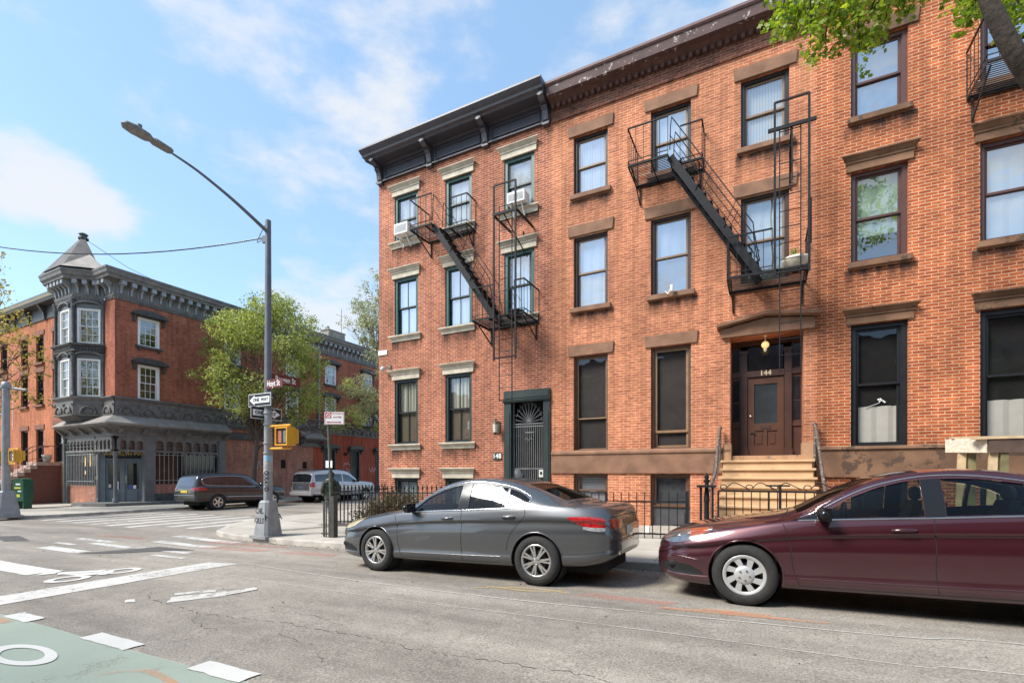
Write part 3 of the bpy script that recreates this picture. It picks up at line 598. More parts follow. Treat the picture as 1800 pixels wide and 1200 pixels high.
for r,(z0,z1) in enumerate(((9.25,10.83),(6.08,8.02))):
    for k,(a,b) in enumerate(AC):
        window(F,A,a,b,z0,z1,frame=GREENP,sash=DGREEN,cur=cA[r][k],lintel=cap,sill=sm,dep=.08,fw=.10,pane=GLASSH if r else GLASS,nx=2 if r else 0)
for a,b in AC[:2]:
    window(F,A,a,b,2.40,4.58,frame=DGREEN,sash=BLACKP,cur=[(0,.47,BRSHUT,'shutter'),(.47,1,DRAPE,'curtain')],lintel=cap,sill=sm,dep=.08,fw=.09,nx=2,pane=glass('window_glass_mild',refl=.05))
    window(F,A,a,b,-.1,1.26,frame=DGREEN,sash=BLACKP,cur=[(0,1,SHEER,'curtain')],lintel=cap,dep=.10,fw=.09,nx=2,mid=None)
# cornice
CORN=M('black_cornice_paint',(.052,.048,.060),.42,var=.15,scale=4,coat=.15)
mb=MB(F); x0,x1=-11.86,-5.33
mb.box(x0,x1,-.02,.06,11.46,12.05)
mb.prof([(-.1,12.0),(.50,12.0),(.54,12.06),(.62,12.08),(.64,12.14),(.70,12.18),(.76,12.26),(.76,12.31),(-.1,12.36)],-11.80,-5.33,.28,0)
mb.prof([(.06,11.96),(.16,12.0),(.06,12.0)],x0,x1); mb.prof([(.05,11.46),(.10,11.46),(.10,11.50),(.05,11.52)],x0,x1)
cor=mb.build('cornice',CORN,A)
def bracket(T,par,u,w,z0,z1,dep,m,nm='bracket'):
    h=z1-z0; P=[(0.02,z0),(.10,z0+.02),(.14,z0+.07),(.10,z0+.13),(.13,z0+.22*h),(.20,z0+.55*h),(.30,z0+.70*h),(.26,z0+.76*h),(.38,z0+.80*h),(dep,z0+.90*h),(dep,z1),(0.02,z1)]
    b=MB(T); b.prof(P,u-w/2,u+w/2)
    for i in range(9): z=z0+.17+i*.055; dd=.135+.0095*i; b.box(u-.03,u+.03,dd-.02,dd+.02,z,z+.03)
    b.cyl((u,dep-.005,z1-.05),(u,dep+.012,z1-.05),.05,.05,10); b.box(u-w/2-.02,u+w/2+.02,.02,.15,z0+.02,z0+.08)
    return b.build(nm,m,par)
for u in (-11.66,-9.55,-7.45,-5.44): bracket(F,cor,u,.17,11.36,12.02,.55,CORN)
for a,b in ((-11.45,-9.75),(-9.35,-7.65),(-7.25,-5.64)):
    p=MB(F); z0,z1=11.56,11.88
    for (p0,p1,q0,q1) in ((a,b,z0,z0+.025),(a,b,z1-.025,z1),(a,a+.025,z0+.025,z1-.025),(b-.025,b,z0+.025,z1-.025)): p.box(p0,p1,.055,.10,q0,q1)
    p.build('panel_molding',CORN,cor)
MB(ID).quad((-11.8,12.8,12.2),(-5.31,12.8,12.2),(-5.31,26,11.7),(-11.8,26,11.7)).build('roof',M('roof_felt',(.09,.09,.09),.9),A,recalc=False)
# door with wrought-iron gate
d=MB(F); d.box(-6.83,-6.60,-.12,.05,-.2,3.55).box(-5.55,-5.34,-.12,.05,-.2,3.55).box(-6.83,-5.34,-.12,.07,3.58,3.86).prof([(-.1,3.52),(.09,3.52),(.11,3.58),(-.1,3.58)],-6.85,-5.32)
d.box(-6.79,-6.64,.05,.065,.1,3.2).box(-5.51,-5.38,.05,.065,.1,3.2); d.box(-6.79,-5.38,.07,.085,3.64,3.80)
dr=d.build('door_frame',M('painted_door_green',(.012,.024,.021),.55,var=.25,scale=3,col2=(.08,.09,.08),thr=.72),A)
MB(F).box(-6.6,-5.55,-.50,-.44,-.2,3.6).build('door',DARKIN,dr)
g=MB(F); IRONW=M('grey_iron',(.16,.16,.16),.5,var=.2); dd=-.10
for i in range(15): x=-6.54+i*.0685; g.bar((x,dd,.55),(x,dd,2.86),.014)
for z in (.52,1.55,2.80,2.88): g.bar((-6.58,dd,z),(-5.57,dd,z),.028)
g.bar((-6.57,dd,-.1),(-6.57,dd,3.66),.03); g.bar((-5.58,dd,-.1),(-5.58,dd,3.66),.03); g.box(-6.57,-5.58,dd-.01,dd+.01,-.1,.5)
for i in range(11):
    a=pi*(i+.5)/11; c=(-6.075,dd,2.92); r=.44; e=(c[0]+r*math.cos(a),dd,c[2]+r*1.3*math.sin(a)); g.bar(c,e,.012)
    g.tube([(e[0]+.045*math.cos(t+a),dd,e[2]+.045*math.sin(t+a)) for t in [k*.7 for k in range(8)]],.006,5)
g.tube([(-6.2,dd,2.4),(-6.15,dd,2.46),(-6.08,dd,2.38),(-6.0,dd,2.46),(-5.95,dd,2.4)],.009,5); g.bar((-6.2,dd,2.62),(-5.9,dd,2.62),.03)
gt=g.build('security_gate',IRONW,dr)
g=MB(F); g.box(-5.72,-5.58,-.09,-.03,1.30,1.52).build('lock_box',M('steel_light',(.55,.54,.5),.4),gt); MB(F).box(-5.68,-5.62,-.03,-.022,1.38,1.46).build('lock_window',BLACKP,gt)
MB(F).lathe([(0,-.085),(.30,-.085),(.30,-.07),(0,-.07)],(-6.56,0,1.28),24,'y').build('lock_shield',M('dull_steel',(.10,.10,.10),.4),gt)
MB(F).lathe([(0,-.06),(.03,-.06),(.03,-.08)],(-6.46,0,1.26),12,'y').build('door_knob',M('knob',(.7,.7,.65),.25,metal=1),gt)
MB(F).box(-6.79,-6.66,.066,.10,1.0,1.22).build('intercom',WHITEP,dr,bevel=.01)
# number plaque 148 and wall lantern, camera, street name stone
mb=MB(F); mb.prof([(.0,1.83),(.03,1.83),(.03,2.03),(.0,2.03)],-7.22,-6.93); pl=mb.build('number_plaque',DGREEN,A); mb=MB(F); text_on(mb,'148',.20,-7.08,1.93,.034,bold=.004); mb.build('numeral',WHITEP,pl)
lan=thing('wall_lantern','small dark carriage lantern beside the green doorway','lantern',(-7.05,12.7,2.6))
mb=MB(F); mb.box(-7.12,-6.98,0,.03,2.62,2.98); mb.tube([(-7.05,.02,2.92),(-7.05,.12,3.05),(-7.05,.2,3.02)],.012,6); mb.lathe([(.0,.03),(.02,.02),(.03,0),(.012,-.03)],(-7.05,.2,3.02),8); mb.lathe([(.02,2.56),(.05,2.60),(.065,2.64)],(-7.05,.2,0),6); mb.lathe([(.09,2.88),(.03,2.98),(.02,3.04)],(-7.05,.2,0),6); mb.build('lantern_body',M('bronze_dark',(.07,.055,.035),.45),lan)
mb=MB(F); mb.lathe([(.062,2.64),(.088,2.88)],(-7.05,.2,0),6,smooth=False); mb.build('lantern_glass',M('frosted',(.55,.52,.42),.3),lan)
scm=thing('security_camera','small white dome camera high on the brick corner','camera',(-11.5,12.7,4.9)); mb=MB(F); mb.box(-11.30,-11.24,0,.05,4.95,5.12); mb.cyl((-11.27,.05,5.02),(-11.42,.16,5.0),.02); mb.build('camera_arm',GREYSASH,scm); MB(F).ball((-11.46,.18,4.98),.085).build('camera_head',M('offwhite_plastic',(.5,.5,.47),.4),scm)
MB(F).box(-11.8,-11.42,-.01,.035,5.50,5.66).build('date_stone',WHITEP,A)
# ---- house B
B=thing('row_house','salmon brick house with brown stone lintels, stoop and peeling brown cornice','house',(-1.9,12.8,-.02))
BC=[(-4.64,-3.66),(-2.52,-1.53),(-.40,.61)]; ops=[]
for a,b in BC: ops+=[(a,b,9.20,10.82)]+([(a,b,6.04,8.02)] if a<-1 else [(a,b,5.95,8.02)])
ops+=[(a,b,2.05,4.68) for a,b in BC[:2]]+[(-4.64,-3.66,-.1,1.40),(-2.53,-1.55,-.3,1.40)]+[(-.63,.89,.0,4.68,.55)]
shell('wall',B,BR_B,-5.31,1.12,-.5,12.0,26,F,ops)
ls=lint_slab(BSTONE); ss=sill_slab(BSTONE)
white=[(0,1,SHEER,'curtain')]
cB=[[[(0,1,PLEAT,'curtain')],[(.3,1,SHEER,'curtain'),(0,.3,GREYBL,'blind')],[(0,1,VBLIND,'blind')]],[white,[(.45,1,SHEER,'curtain'),(0,.45,HBLIND,'blind')],[(.5,1,SHEER,'curtain'),(0,.5,GREYBL,'curtain')]]]
for r,(z0,z1) in enumerate(((9.20,10.82),(6.04,8.02))):
    for k,(a,b) in enumerate(BC):
        dr_=r==1 and k==2
        window(F,B,a,b,5.95 if dr_ else z0,z1,frame=BLACKP if r==0 else BROWNP,sash=BRONZE,cur=cB[r][k],lintel=ls,sill=None if dr_ else ss,pane=GLASSH if k<2 else GLASS,fw=.075,dep=.13)
window(F,B,-4.64,-3.66,2.05,4.68,frame=M('walnut_frame',(.10,.052,.028),.5),sash=M('tan_sash',(.26,.15,.08),.45),cur=[(0,1,NET,'screen')],lintel=ls,pane=GLASSD,mid=.34,sw=.03,fw=.05)
window(F,B,-2.52,-1.53,2.05,4.68,frame=M('walnut_frame',(.10,.052,.028),.5),sash=M('tan_sash',(.26,.15,.08),.45),cur=[(0,1,NET,'screen')],lintel=ls,pane=GLASSD,mid=.16,sw=.06,fw=.06)
window(F,B,-4.64,-3.66,-.1,1.40,frame=M('walnut_frame',(.10,.052,.028),.5),sash=M('brown_sash',(.13,.07,.045),.45),cur=[(0,1,HBLIND,'blind')],pane=GLASSD,mid=.72,sw=.045,fw=.06)
window(F,B,-2.53,-1.55,.55,1.40,frame=M('walnut_frame',(.10,.052,.028),.5),sash=M('brown_sash',(.13,.07,.045),.45),cur=[(0,1,M('charcoal_screen',(.07,.075,.08),.7,var=.3),'screen')],pane=GLASSD,mid=None,sw=.045,fw=.06)
mb=MB(F); mb.box(-2.53,-1.55,-.2,-.12,-.2,.55); mb.box(-2.0,-1.7,-.12,-.10,.1,.42); mb.build('area_door_panel',M('charcoal_door',(.055,.055,.06),.6,var=.2),B)
# brown stone band
mb=MB(F); mb.box(-5.30,-.79,-.02,.05,1.42,1.94); mb.prof([(-.02,1.94),(.08,1.94),(.08,1.99),(.02,2.05),(-.02,2.05)],-5.30,-.63); mb.build('stone_band',BSTONE,B)
for a_,b_ in ((-.79,-.61),(.87,1.10)): MB(F).box(a_,b_,-.5,.07,1.3,2.12).build('doorway_plinth',M('tan_stucco',(.42,.24,.13),.85,var=.12,bump=.3),B)
# doorway: pediment, recess, door 144
mb=MB(F)
mb.face2([(-.82,4.69),(1.10,4.69),(1.10,4.93),(.13,5.05),(-.82,4.88)],-.02,.10)
for (a,b) in (((-.92,4.90),(.13,5.08)),((.13,5.08),(1.2,4.94))): mb.add([(a[0],-.02,a[1]),(b[0],-.02,b[1]),(b[0],-.02,b[1]+.075),(a[0],-.02,a[1]+.075),(a[0],.26,a[1]+.02),(b[0],.26,b[1]+.02),(b[0],.26,b[1]+.085),(a[0],.26,a[1]+.085)],[(0,1,2,3),(7,6,5,4),(0,4,5,1),(3,2,6,7),(0,3,7,4),(1,5,6,2)])
mb.build('pediment',BSTONE,B)
DOORB=M('brown_door_paint',(.085,.036,.020),.4,var=.18,scale=3,coat=.2); DOORD=M('brown_door_trim',(.060,.026,.018),.42,var=.2,scale=3,coat=.1)
mb=MB(F); D=-.52
mb.box(-.63,-.42,D-.05,D,1.83,4.68).box(.68,.89,D-.05,D,1.83,4.68)
mb.box(-.42,-.27,D-.05,D+.06,1.83,4.36).box(.53,.68,D-.05,D+.06,1.83,4.36)     # pilasters
mb.box(-.44,-.25,D-.05,D+.08,4.36,4.44).box(.51,.70,D-.05,D+.08,4.36,4.44).box(-.44,-.25,D-.05,D+.08,1.83,2.0).box(.51,.70,D-.05,D+.08,1.83,2.0)
mb.box(-.27,.53,D-.05,D+.07,3.78,3.93).box(-.63,-.42,D,D+.04,3.80,3.90).box(.68,.89,D,D+.04,3.80,3.90).box(-.63,.89,D-.05,D+.05,4.55,4.68)
mb.box(-.63,-.42,D,D+.03,2.55,2.65).box(.68,.89,D,D+.03,2.55,2.65); mb.box(-.6,.87,D-.3,D-.25,1.8,4.7)
dfr=mb.build('door_surround',DOORD,B)
mb=MB(F)
for a,b in ((-.60,-.45),(.71,.86)):
    for c,e in ((2.70,3.15),(3.18,3.72),(3.95,4.5)): mb.quad((a,D+.005,c),(b,D+.005,c),(b,D+.005,e),(a,D+.005,e))
mb.quad((-.25,D+.005,3.96),(.51,D+.005,3.96),(.51,D+.005,4.52),(-.25,D+.005,4.52)); mb.build('side_light',M('dark_pane',(.02,.018,.022),.12,var=.3),dfr,recalc=False)
mb=MB(F); mb.box(-.26,.52,D-.04,D+.005,1.86,3.76); mb.box(-.26,-.12,D+.005,D+.03,1.86,3.76).box(.38,.52,D+.005,D+.03,1.86,3.76).box(-.12,.38,D+.005,D+.03,3.60,3.76).box(-.12,.38,D+.005,D+.03,2.46,2.64).box(-.12,.38,D+.005,D+.03,1.86,2.08).box(.10,.16,D+.005,D+.03,2.08,2.46)
mb.box(-.07,.05,D+.005,D+.02,2.14,2.40).box(.21,.33,D+.005,D+.02,2.14,2.40); dd_=mb.build('door',DOORB,dfr)
MB(F).box(-.12,.38,D+.006,D+.012,2.64,3.60).build('door_pane',M('door_glass',(.035,.040,.045),.15,var=.3,scale=2),dd_); MB(F).box(.02,.24,D+.03,D+.04,2.50,2.58).build('mail_slot',M('dark_slot',(.05,.03,.025),.4),dd_)
mb=MB(F); mb.lathe([(0,D+.06),(.03,D+.055),(.035,D+.03)],(-.20,0,2.82),12,'y'); mb.bar((-.22,D+.06,2.42),(-.10,D+.06,2.42),.02); mb.build('door_handle',M('knob',(.7,.7,.65),.25,metal=1),dd_)
mb=MB(F); text_on(mb,'144',.17,.13,3.855,D+.074,bold=.003); mb.build('numeral',M('brass',(.75,.62,.38),.3,metal=.3),dfr)
lam=thing('entrance_lamp','small glowing globe lamp above the brown entrance door','lamp',(.12,13.0,4.42))
mb=MB(F); mb.cyl((.12,-.15,4.68),(.12,-.15,4.56),.012); mb.lathe([(.05,4.68),(.03,4.65)],(.12,-.15,0),10); mb.lathe([(.03,4.38),(.045,4.36),(.02,4.30)],(.12,-.15,0),10); mb.build('lamp_fitting',M('brass',(.75,.62,.38),.3),lam)
gm=bpy.data.materials.new('lamp_globe'); gm.use_nodes=True; b_=gm.node_tree.nodes['Principled BSDF']; b_.inputs['Base Color'].default_value=(.8,.6,.3,1); b_.inputs['Emission Color'].default_value=(1,.62,.22,1); b_.inputs['Emission Strength'].default_value=.35
MB(F).ball((.12,-.15,4.47),.085,14,8).build('lamp_globe',gm,lam)
# brick frieze, string, dentils, cornice B
CB=M('peeling_brown_cornice',(.095,.055,.05),.75,var=.25,scale=4,col2=(.50,.46,.44),thr=.58,bump=.3)
mb=MB(F); mb.box(-5.29,1.115,0,.045,11.41,11.87); mb.build('brick_frieze',BR_D,B)
mb=MB(F); mb.prof([(.045,11.80),(.30,11.95),(.045,11.95)],-5.29,1.115); n=38
for i in range(n): u=-5.25+i*6.36/n; mb.box(u,u+.085,.045,.16,11.74,11.86)
mb.build('dentil_course',M('dark_brown_dentil',(.10,.045,.035),.8,var=.3),B)
mb=MB(F); mb.prof([(-.2,11.93),(.42,11.93),(.45,12.16),(-.2,12.16)],-5.30,1.12); co=mb.build('cornice',CB,B)
mb=MB(F); mb.prof([(-.2,12.161),(.47,12.161),(.50,12.20),(.50,12.26),(-.2,12.30)],-5.31,1.12); mb.build('gutter',M('brown_gutter',(.14,.075,.07),.6,var=.2),co)
MB(ID).quad((-5.31,12.6,12.25),(1.12,12.6,12.25),(1.12,26,11.8),(-5.31,26,11.8)).build('roof',M('roof_felt',(.09,.09,.09),.9),B,recalc=False)
mb=MB(ID); mb.box(-5.5,-4.9,13.6,14.6,12.1,13.15); ch=mb.build('chimney',M('sooty_metal',(.10,.10,.105),.7,var=.4,scale=8),B); MB(ID).box(-5.56,-4.84,13.54,14.66,13.15,13.22).build('chimney_cap',DARKIN,ch)
# ---- house C
Cc=thing('row_house','orange brick house with pale mortar joints and moulded brown lintels, right side','house',(5.5,12.8,.1))
CCs=[(1.78,2.78),(3.91,4.92),(6.04,7.05)]; ops=[]
for a,b in CCs: ops+=[(a,b,9.19,10.83),(a,b,6.03,8.0),(a,b,2.0,4.66),(a,b,.0,1.28)]
shell('wall',Cc,BR_C,1.12,12,-.5,12.6,26,F,ops)
lc=lint_cap(BSTONE2,.33); s2=sill_slab(BSTONE2,.15,.06)
lo=[(0,.62,SHEER,'curtain'),(.62,1,M('pale_green_curtain',(.5,.6,.52),.9,var=.15),'curtain')]
for k,(a,b) in enumerate(CCs):
    window(F,Cc,a,b,9.19,10.83,frame=MAROON,sash=MAROON,cur=[(0,1,M('blue_grey_shade',(.30,.33,.38),.9),'shade')],lintel=lint_slab(BSTONE2,.32,.16),sill=s2,pane=GLASSH)
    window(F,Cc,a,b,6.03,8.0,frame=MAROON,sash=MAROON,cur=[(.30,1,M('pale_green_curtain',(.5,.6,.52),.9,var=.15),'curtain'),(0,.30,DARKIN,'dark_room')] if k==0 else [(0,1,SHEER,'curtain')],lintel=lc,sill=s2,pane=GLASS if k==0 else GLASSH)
    def cafe(T,o,a=a,b=b,k=k):
        if k==0:
            mb=MB(T); 
            for i,(p,q) in enumerate(((0,0),(.04,.03),(-.03,.05),(.08,.0),(.11,-.03),(.015,.06))): mb.ball((a+.55+p*.8,-.20,2.98+q*.8),.020,8,5)
            mb.tube([(a+.3,-.2,2.86),(a+.42,-.2,2.9),(a+.55,-.2,2.95)],.008,5); mb.build('orchid_flower',WHITEP,o)
            MB(T).box(a+.70,a+.86,-.27,-.262,2.86,3.08).build('garden_view',M('garden_green',(.25,.38,.08),.8,var=.6,scale=30),o)
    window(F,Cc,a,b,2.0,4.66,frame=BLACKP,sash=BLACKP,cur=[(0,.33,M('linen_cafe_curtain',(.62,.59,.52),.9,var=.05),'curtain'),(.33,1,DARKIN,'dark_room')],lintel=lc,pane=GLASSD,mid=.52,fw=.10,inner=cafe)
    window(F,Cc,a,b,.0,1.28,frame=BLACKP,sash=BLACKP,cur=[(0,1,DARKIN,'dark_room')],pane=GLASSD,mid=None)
mb=MB(F); mb.box(1.13,12,-.02,.06,1.33,1.94); mb.prof([(-.02,1.94),(.10,1.94),(.08,2.0),(-.02,2.01)],1.13,12); mb.build('stone_band',BSTONE2,Cc)
mb=MB(F); mb.box(1.13,12,0,.045,11.41,11.87); mb.build('brick_frieze',BR_C,Cc)
mb=MB(F); mb.prof([(-.2,11.93),(.42,11.93),(.50,12.26),(-.2,12.30)],1.13,12); mb.build('cornice',CB,Cc)
MB(ID).quad((1.12,12.6,12.25),(12,12.6,12.25),(12,26,11.8),(1.12,26,11.8)).build('roof',M('roof_felt',(.09,.09,.09),.9),Cc,recalc=False)
# ---------------------------------------------------------------- stoop
STO=M('tan_stoop_paint',(.56,.365,.20),.75,var=.10,scale=3,bump=.3,bscale=20,col2=(.22,.18,.15),thr=.64)
st=thing('stoop','steep tan painted stone stoop of worn steps up to the brown door','stoop',(.12,12,.0))
nst=9; rise=.195; z=1.80; y=12.80
mb=MB(ID); mb.box(-.62,.88,12.79,13.3,1.6,1.835); mb.build('threshold',M('worn_threshold',(.42,.24,.13),.85,var=.2,col2=(.15,.13,.12),thr=.56),st)
xa,xb=-.82,1.08; zt=1.72
for i in range(nst):
    ya=12.79-.28*(i+1)-.12; yb_=12.79-.28*i if i else 12.79; zz=zt-i*rise
    mb=MB(ID); mb.box(xa+.05,xb-.05,ya+.045,yb_,max(zz-rise-.02,-.1),zz-.052); mb.box(xa,xb,ya,yb_+ .0,zz-.05,zz)
    mb.build('step',STO,st,bevel=.010)
MB(ID).prof([(0,0)]*3,0,0) if False else None
mb=MB(ID); poly=[(12.74,-.2),(12.74,1.5)]+[(12.79-.28*(nst)-.0,-.1)]
for x in (xa+.06,xb-.12): mb.add([(x,12.75,-.2),(x,12.75,1.45),(x,10.35,-.2),(x+.06,12.75,-.2),(x+.06,12.75,1.45),(x+.06,10.35,-.2)],[(0,1,2),(3,5,4),(0,3,4,1),(1,4,5,2)])
mb.build('stringer',STO,st)
HR=M('rusty_rail',(.10,.075,.06),.6,var=.4,scale=12,col2=(.45,.38,.33),thr=.58)
for x,x2 in ((xa-.03,xa-.16),(xb+.02,xb+.03)):
    mb=MB(ID); P=catmull([(x,12.66,2.46),(x,12.5,2.42),(x,11.9,2.0),(x,11.2,1.40),(x2,10.7,.95),(x2,10.55,.72),(x2,10.5,.0)],6); mb.tube(P,.032,8); mb.cyl((x,12.66,1.7),(x,12.66,2.50),.03); mb.ball((x,12.66,2.5),.05)
    if x<0:
        for i in range(9):
            t=(i+1)/10; q=Vector((x,12.6,2.4)).lerp(Vector((x2,10.6,.85)),t); mb.bar((q.x,q.y,q.z),(q.x,q.y,q.z-.85),.016)
    mb.build('handrail',HR,st)
# ---------------------------------------------------------------- fire escapes
IRON=M('black_iron',(.012,.012,.014),.65,var=.3,scale=14,spec=.25)
IRONR=M('rusty_iron',(.022,.017,.015),.6,var=.5,scale=10)
def balcony(par,x0,x1,z,proj=1.0,slat_dir='x',rail=.92,hole=None,gapL=None,name='platform',m=IRON,railgap=None,step=None):
    """iron balcony on the facade y=12.8"""
    yo=12.8-proj; xc=step[0] if step else x1; ys=12.8-step[1] if step else yo; mb=MB()
    mb.bar((x0,yo,z),(xc,yo,z),.05,.05); mb.bar((x0,12.78,z),(x1,12.78,z),.05,.05)
    if step: mb.bar((xc,ys,z),(x1,ys,z),.05,.05); mb.bar((xc,yo,z-.01),(xc,12.78,z-.01),.012,.06)
    for x in (x0,x1,x0+(x1-x0)*.33,x0+(x1-x0)*.66): mb.bar((x,yo if x<=xc else ys,z-.01),(x,12.78,z-.01),.012,.06)
    n=int(proj/.06)
    for i in range(1,n):
        y=yo+proj*i/n; mb.bar((x0,y,z+.02),(x1 if y>ys else xc,y,z+.02),.021,.01)
    mb.build(name,m,par)
    for x in (x0+.08,x1-.08):
        b=MB(); y_=(yo if x<=xc else ys)+.1; b.bar((x,y_,z-.02),(x,12.78,z-.48),.022,.035); b.bar((x,12.77,z-.5),(x,12.77,z),.03,.03); b.build('brace',m,par)
    def seg(a,b,k):
        r=MB(); a=Vector(a);b=Vector(b); L=(b-a).length
        r.bar(a+Vector((0,0,rail)),b+Vector((0,0,rail)),.030,.030); r.bar(a+Vector((0,0,.12)),b+Vector((0,0,.12)),.016,.016)
        n=max(2,int(L/k))
        for i in range(n+1): q=a.lerp(b,i/n); r.bar(q,q+Vector((0,0,rail)),.012)
        r.build('railing',m,par)
    for a,b in (railgap or [(x0,x1)]):
        yy=yo if b<=xc+.01 else ys; seg((a,yy,z),(b,yy,z),.17)
    seg((x0,yo,z),(x0,12.78,z),.17); seg((x1,ys,z),(x1,12.78,z),.17)
def stair(par,p0,p1,w=.48,y=12.0,m=IRON):
    """steep stair from p0=(x,z) down to p1 ; strings at y and y+w"""
    (xa,za),(xb,zb)=p0,p1; s=MB()
    for yy in (y,y+w): s.bar((xa,yy,za),(xb,yy,zb),.016,.17,up=(0,0,1))
    s.build('string',m,par)
    n=int((za-zb)/.22); t=MB()
    for i in range(1,n):
        q=i/n; x=xa+(xb-xa)*q; z=za+(zb-za)*q; t.box(x-.07,x+.12,y-.005,y+w+.005,z+.06,z+.085)
    t.build('tread',m,par); r=MB(); d=Vector((xb-xa,0,zb-za)).normalized(); up=Vector((-d.z,0,d.x)); up=up if up.z>0 else -up
    for yy in (y-.02,y+w+.02):
        a=Vector((xa,yy,za))+up*.02+Vector((0,0,.95)); b=Vector((xb,yy,zb))+Vector((0,0,.95))-d*.25
        r.tube([Vector((xa,yy,za+.15)),a-Vector((0,0,.25)),a+d*.05,b,b+Vector((0.02,0,-.2)),Vector((xb,yy,zb+.3))],.012,6)
        a2=Vector((xa,yy,za+.5)); b2=Vector((xb,yy,zb+.5)); r.tube([a2,b2],.009,5)
        for q in (.3,.62): c=Vector((xa,yy,za)).lerp(Vector((xb,yy,zb)),q); r.tube([c,c+Vector((.28,0,.6))],.009,5); 
    r.build('stair_rail',m,par)
def drop_ladder(par,xg0,xg1,zg0,zg1,xl0,xl1,zl0,zl1,yo=11.72,armz=None,m=IRON,nm='ladder_guide'):
    g=MB(); g.bar((xg0,yo,zg0),(xg0,yo,zg1),.045); g.bar((xg1,yo,zg0),(xg1,yo,zg1),.045); g.bar((xg0,yo,zg1),(xg1,yo,zg1),.035); g.bar((xg0,yo,zg0+.06),(xg1,yo,zg0+.06),.035)
    g.build(nm,m,par)
    l=MB(); l.bar((xl0,yo+.04,zl0),(xl0,yo+.04,zl1),.022); l.bar((xl1,yo+.04,zl0),(xl1,yo+.04,zl1),.022); n=int((zl1-zl0)/.335)
    for i in range(n+1): z=zl0+.03+i*(zl1-zl0-.06)/n; l.bar((xl0,yo+.04,z),(xl1,yo+.04,z),.014)
    l.build('drop_ladder',m,par)
fa=thing('fire_escape','black iron fire escape with steep stair on the green windowed house','fire escape',(-7.8,12.8,5.8))
balcony(fa,-9.62,-7.85,8.94,step=(-8.80,.52),railgap=[(-9.62,-8.80),(-8.42,-7.85)])
balcony(fa,-7.36,-5.70,5.80,railgap=[(-7.36,-6.68),(-6.0,-5.70)])
stair(fa,(-8.86,8.98),(-6.72,5.82),y=11.95)
drop_ladder(fa,-6.60,-5.92,4.55,9.42,-6.45,-6.05,3.42,8.85)
mb=MB(); 
for x in (-6.62,-5.9): mb.bar((x,11.7,8.62),(x,12.79,8.62),.04,.06)
mb.bar((-6.62,11.72,8.62),(-5.9,11.72,8.62),.05,.07); mb.bar((-6.3,11.75,8.6),(-6.2,12.78,8.0),.025); mb.bar((-6.2,12.78,8.55),(-6.2,12.78,7.9),.03); mb.build('ladder_bracket',IRON,fa)
fb=thing('fire_escape','black iron fire escape with broad stair on the salmon brick house','fire escape',(-1,12.8,5.75))
balcony(fb,-2.87,-1.22,8.93,step=(-1.92,.52),railgap=[(-2.87,-1.93),(-1.72,-1.22)])
balcony(fb,-.65,.93,5.77,railgap=[(-.62,.25)])
stair(fb,(-1.90,8.95),(-.0,5.79),y=11.92,w=.52)
drop_ladder(fb,.29,.92,5.62,9.32,.38,.77,3.56,8.72)
mb=MB(); mb.bar((.16,11.72,8.75),(1.05,11.72,8.75),.05,.07); mb.bar((.60,11.72,8.72),(.62,12.79,8.72),.04); mb.bar((.6,11.8,8.66),(.62,12.77,8.1),.028); mb.bar((.62,12.77,7.95),(.62,12.77,8.75),.035); mb.bar((.61,11.74,8.7),(.61,11.74,7.6),.03); mb.bar((.93,11.76,6.2),(.93,11.76,7.15),.07)
mb.build('ladder_bracket',IRON,fb)
fc=thing('fire_escape','black iron balcony at the upper right corner behind the tree limb','fire escape',(4.9,12.8,8.9))
balcony(fc,3.70,6.6,8.93,m=IRONR)
# objects on the house fronts
def aircon(name,label,x0,x1,z0,z1,y0,y1):
    t=thing(name,label,'air conditioner',((x0+x1)/2,y1,z0)); mb=MB(); mb.box(x0,x1,y0,y1,z0,z1); mb.build('casing',WHITEP,t,bevel=.012)
    mb=MB()
    for i in range(9): z=z0+.05+i*(z1-z0-.1)/9; mb.box(x0+.04,x1-.04,y0-.006,y0+.0,z,z+.012)
    for i in range(6): z=z0+.05+i*(z1-z0-.1)/6; mb.box(x0-.006,x0,y0+.05,y1-.1,z,z+.015)
    mb.build('grille',M('grille_grey',(.35,.35,.34),.5),t)
    mb=MB()
    for x in (x0+.12,x1-.12): mb.bar((x,y0+.05,z0),(x,12.74,z0-.30),.03); mb.bar((x,12.76,z0-.32),(x,12.76,z0-.05),.03)
    mb.build('support_bracket',WHITEP,t); return t
aircon('air_conditioner','white air conditioner propped in the top left window sill',-10.80,-10.24,9.31,9.66,12.42,12.84)
aircon('air_conditioner','white air conditioner behind the tall ladder guide at the top window',-6.60,-6.03,9.30,9.62,12.5,12.84)
cm=thing('sill_camera','small cream floodlight fixture clipped on a brown window sill','fixture',(-2.0,12.65,6.05)); mb=MB(); mb.box(-2.00,-1.93,12.56,12.64,5.98,6.15); mb.build('fixture_body',M('cream_plastic',(.72,.66,.52),.4),cm,bevel=.015); mb=MB(); mb.bar((-2.13,12.66,6.04),(-2.06,12.62,5.94),.018); mb.bar((-2.06,12.62,5.94),(-2.0,12.62,6.05),.018); mb.build('fixture_arm',MATS['cream_plastic'],cm)
pp=thing('flower_pot','cream bowl planter with a small green sprig on the iron balcony','planter',(.72,12.15,5.8)); MB().lathe([(0,5.80),(.14,5.80),(.20,5.92),(.25,5.98),(.27,6.04),(.24,6.05),(.22,6.0),(0,6.0)],(.70,12.05,0),18).build('pot',MATS['cream_plastic'],pp)
mb=MB()
for i in range(14): a=i*2.4; mb.bar((.66,12.05,6.0),(.66+.05*math.cos(a),12.05+.05*math.sin(a),6.12+.012*i),.012,.03)
mb.build('sprig',M('sprig_green',(.20,.26,.05),.6,var=.4),pp)
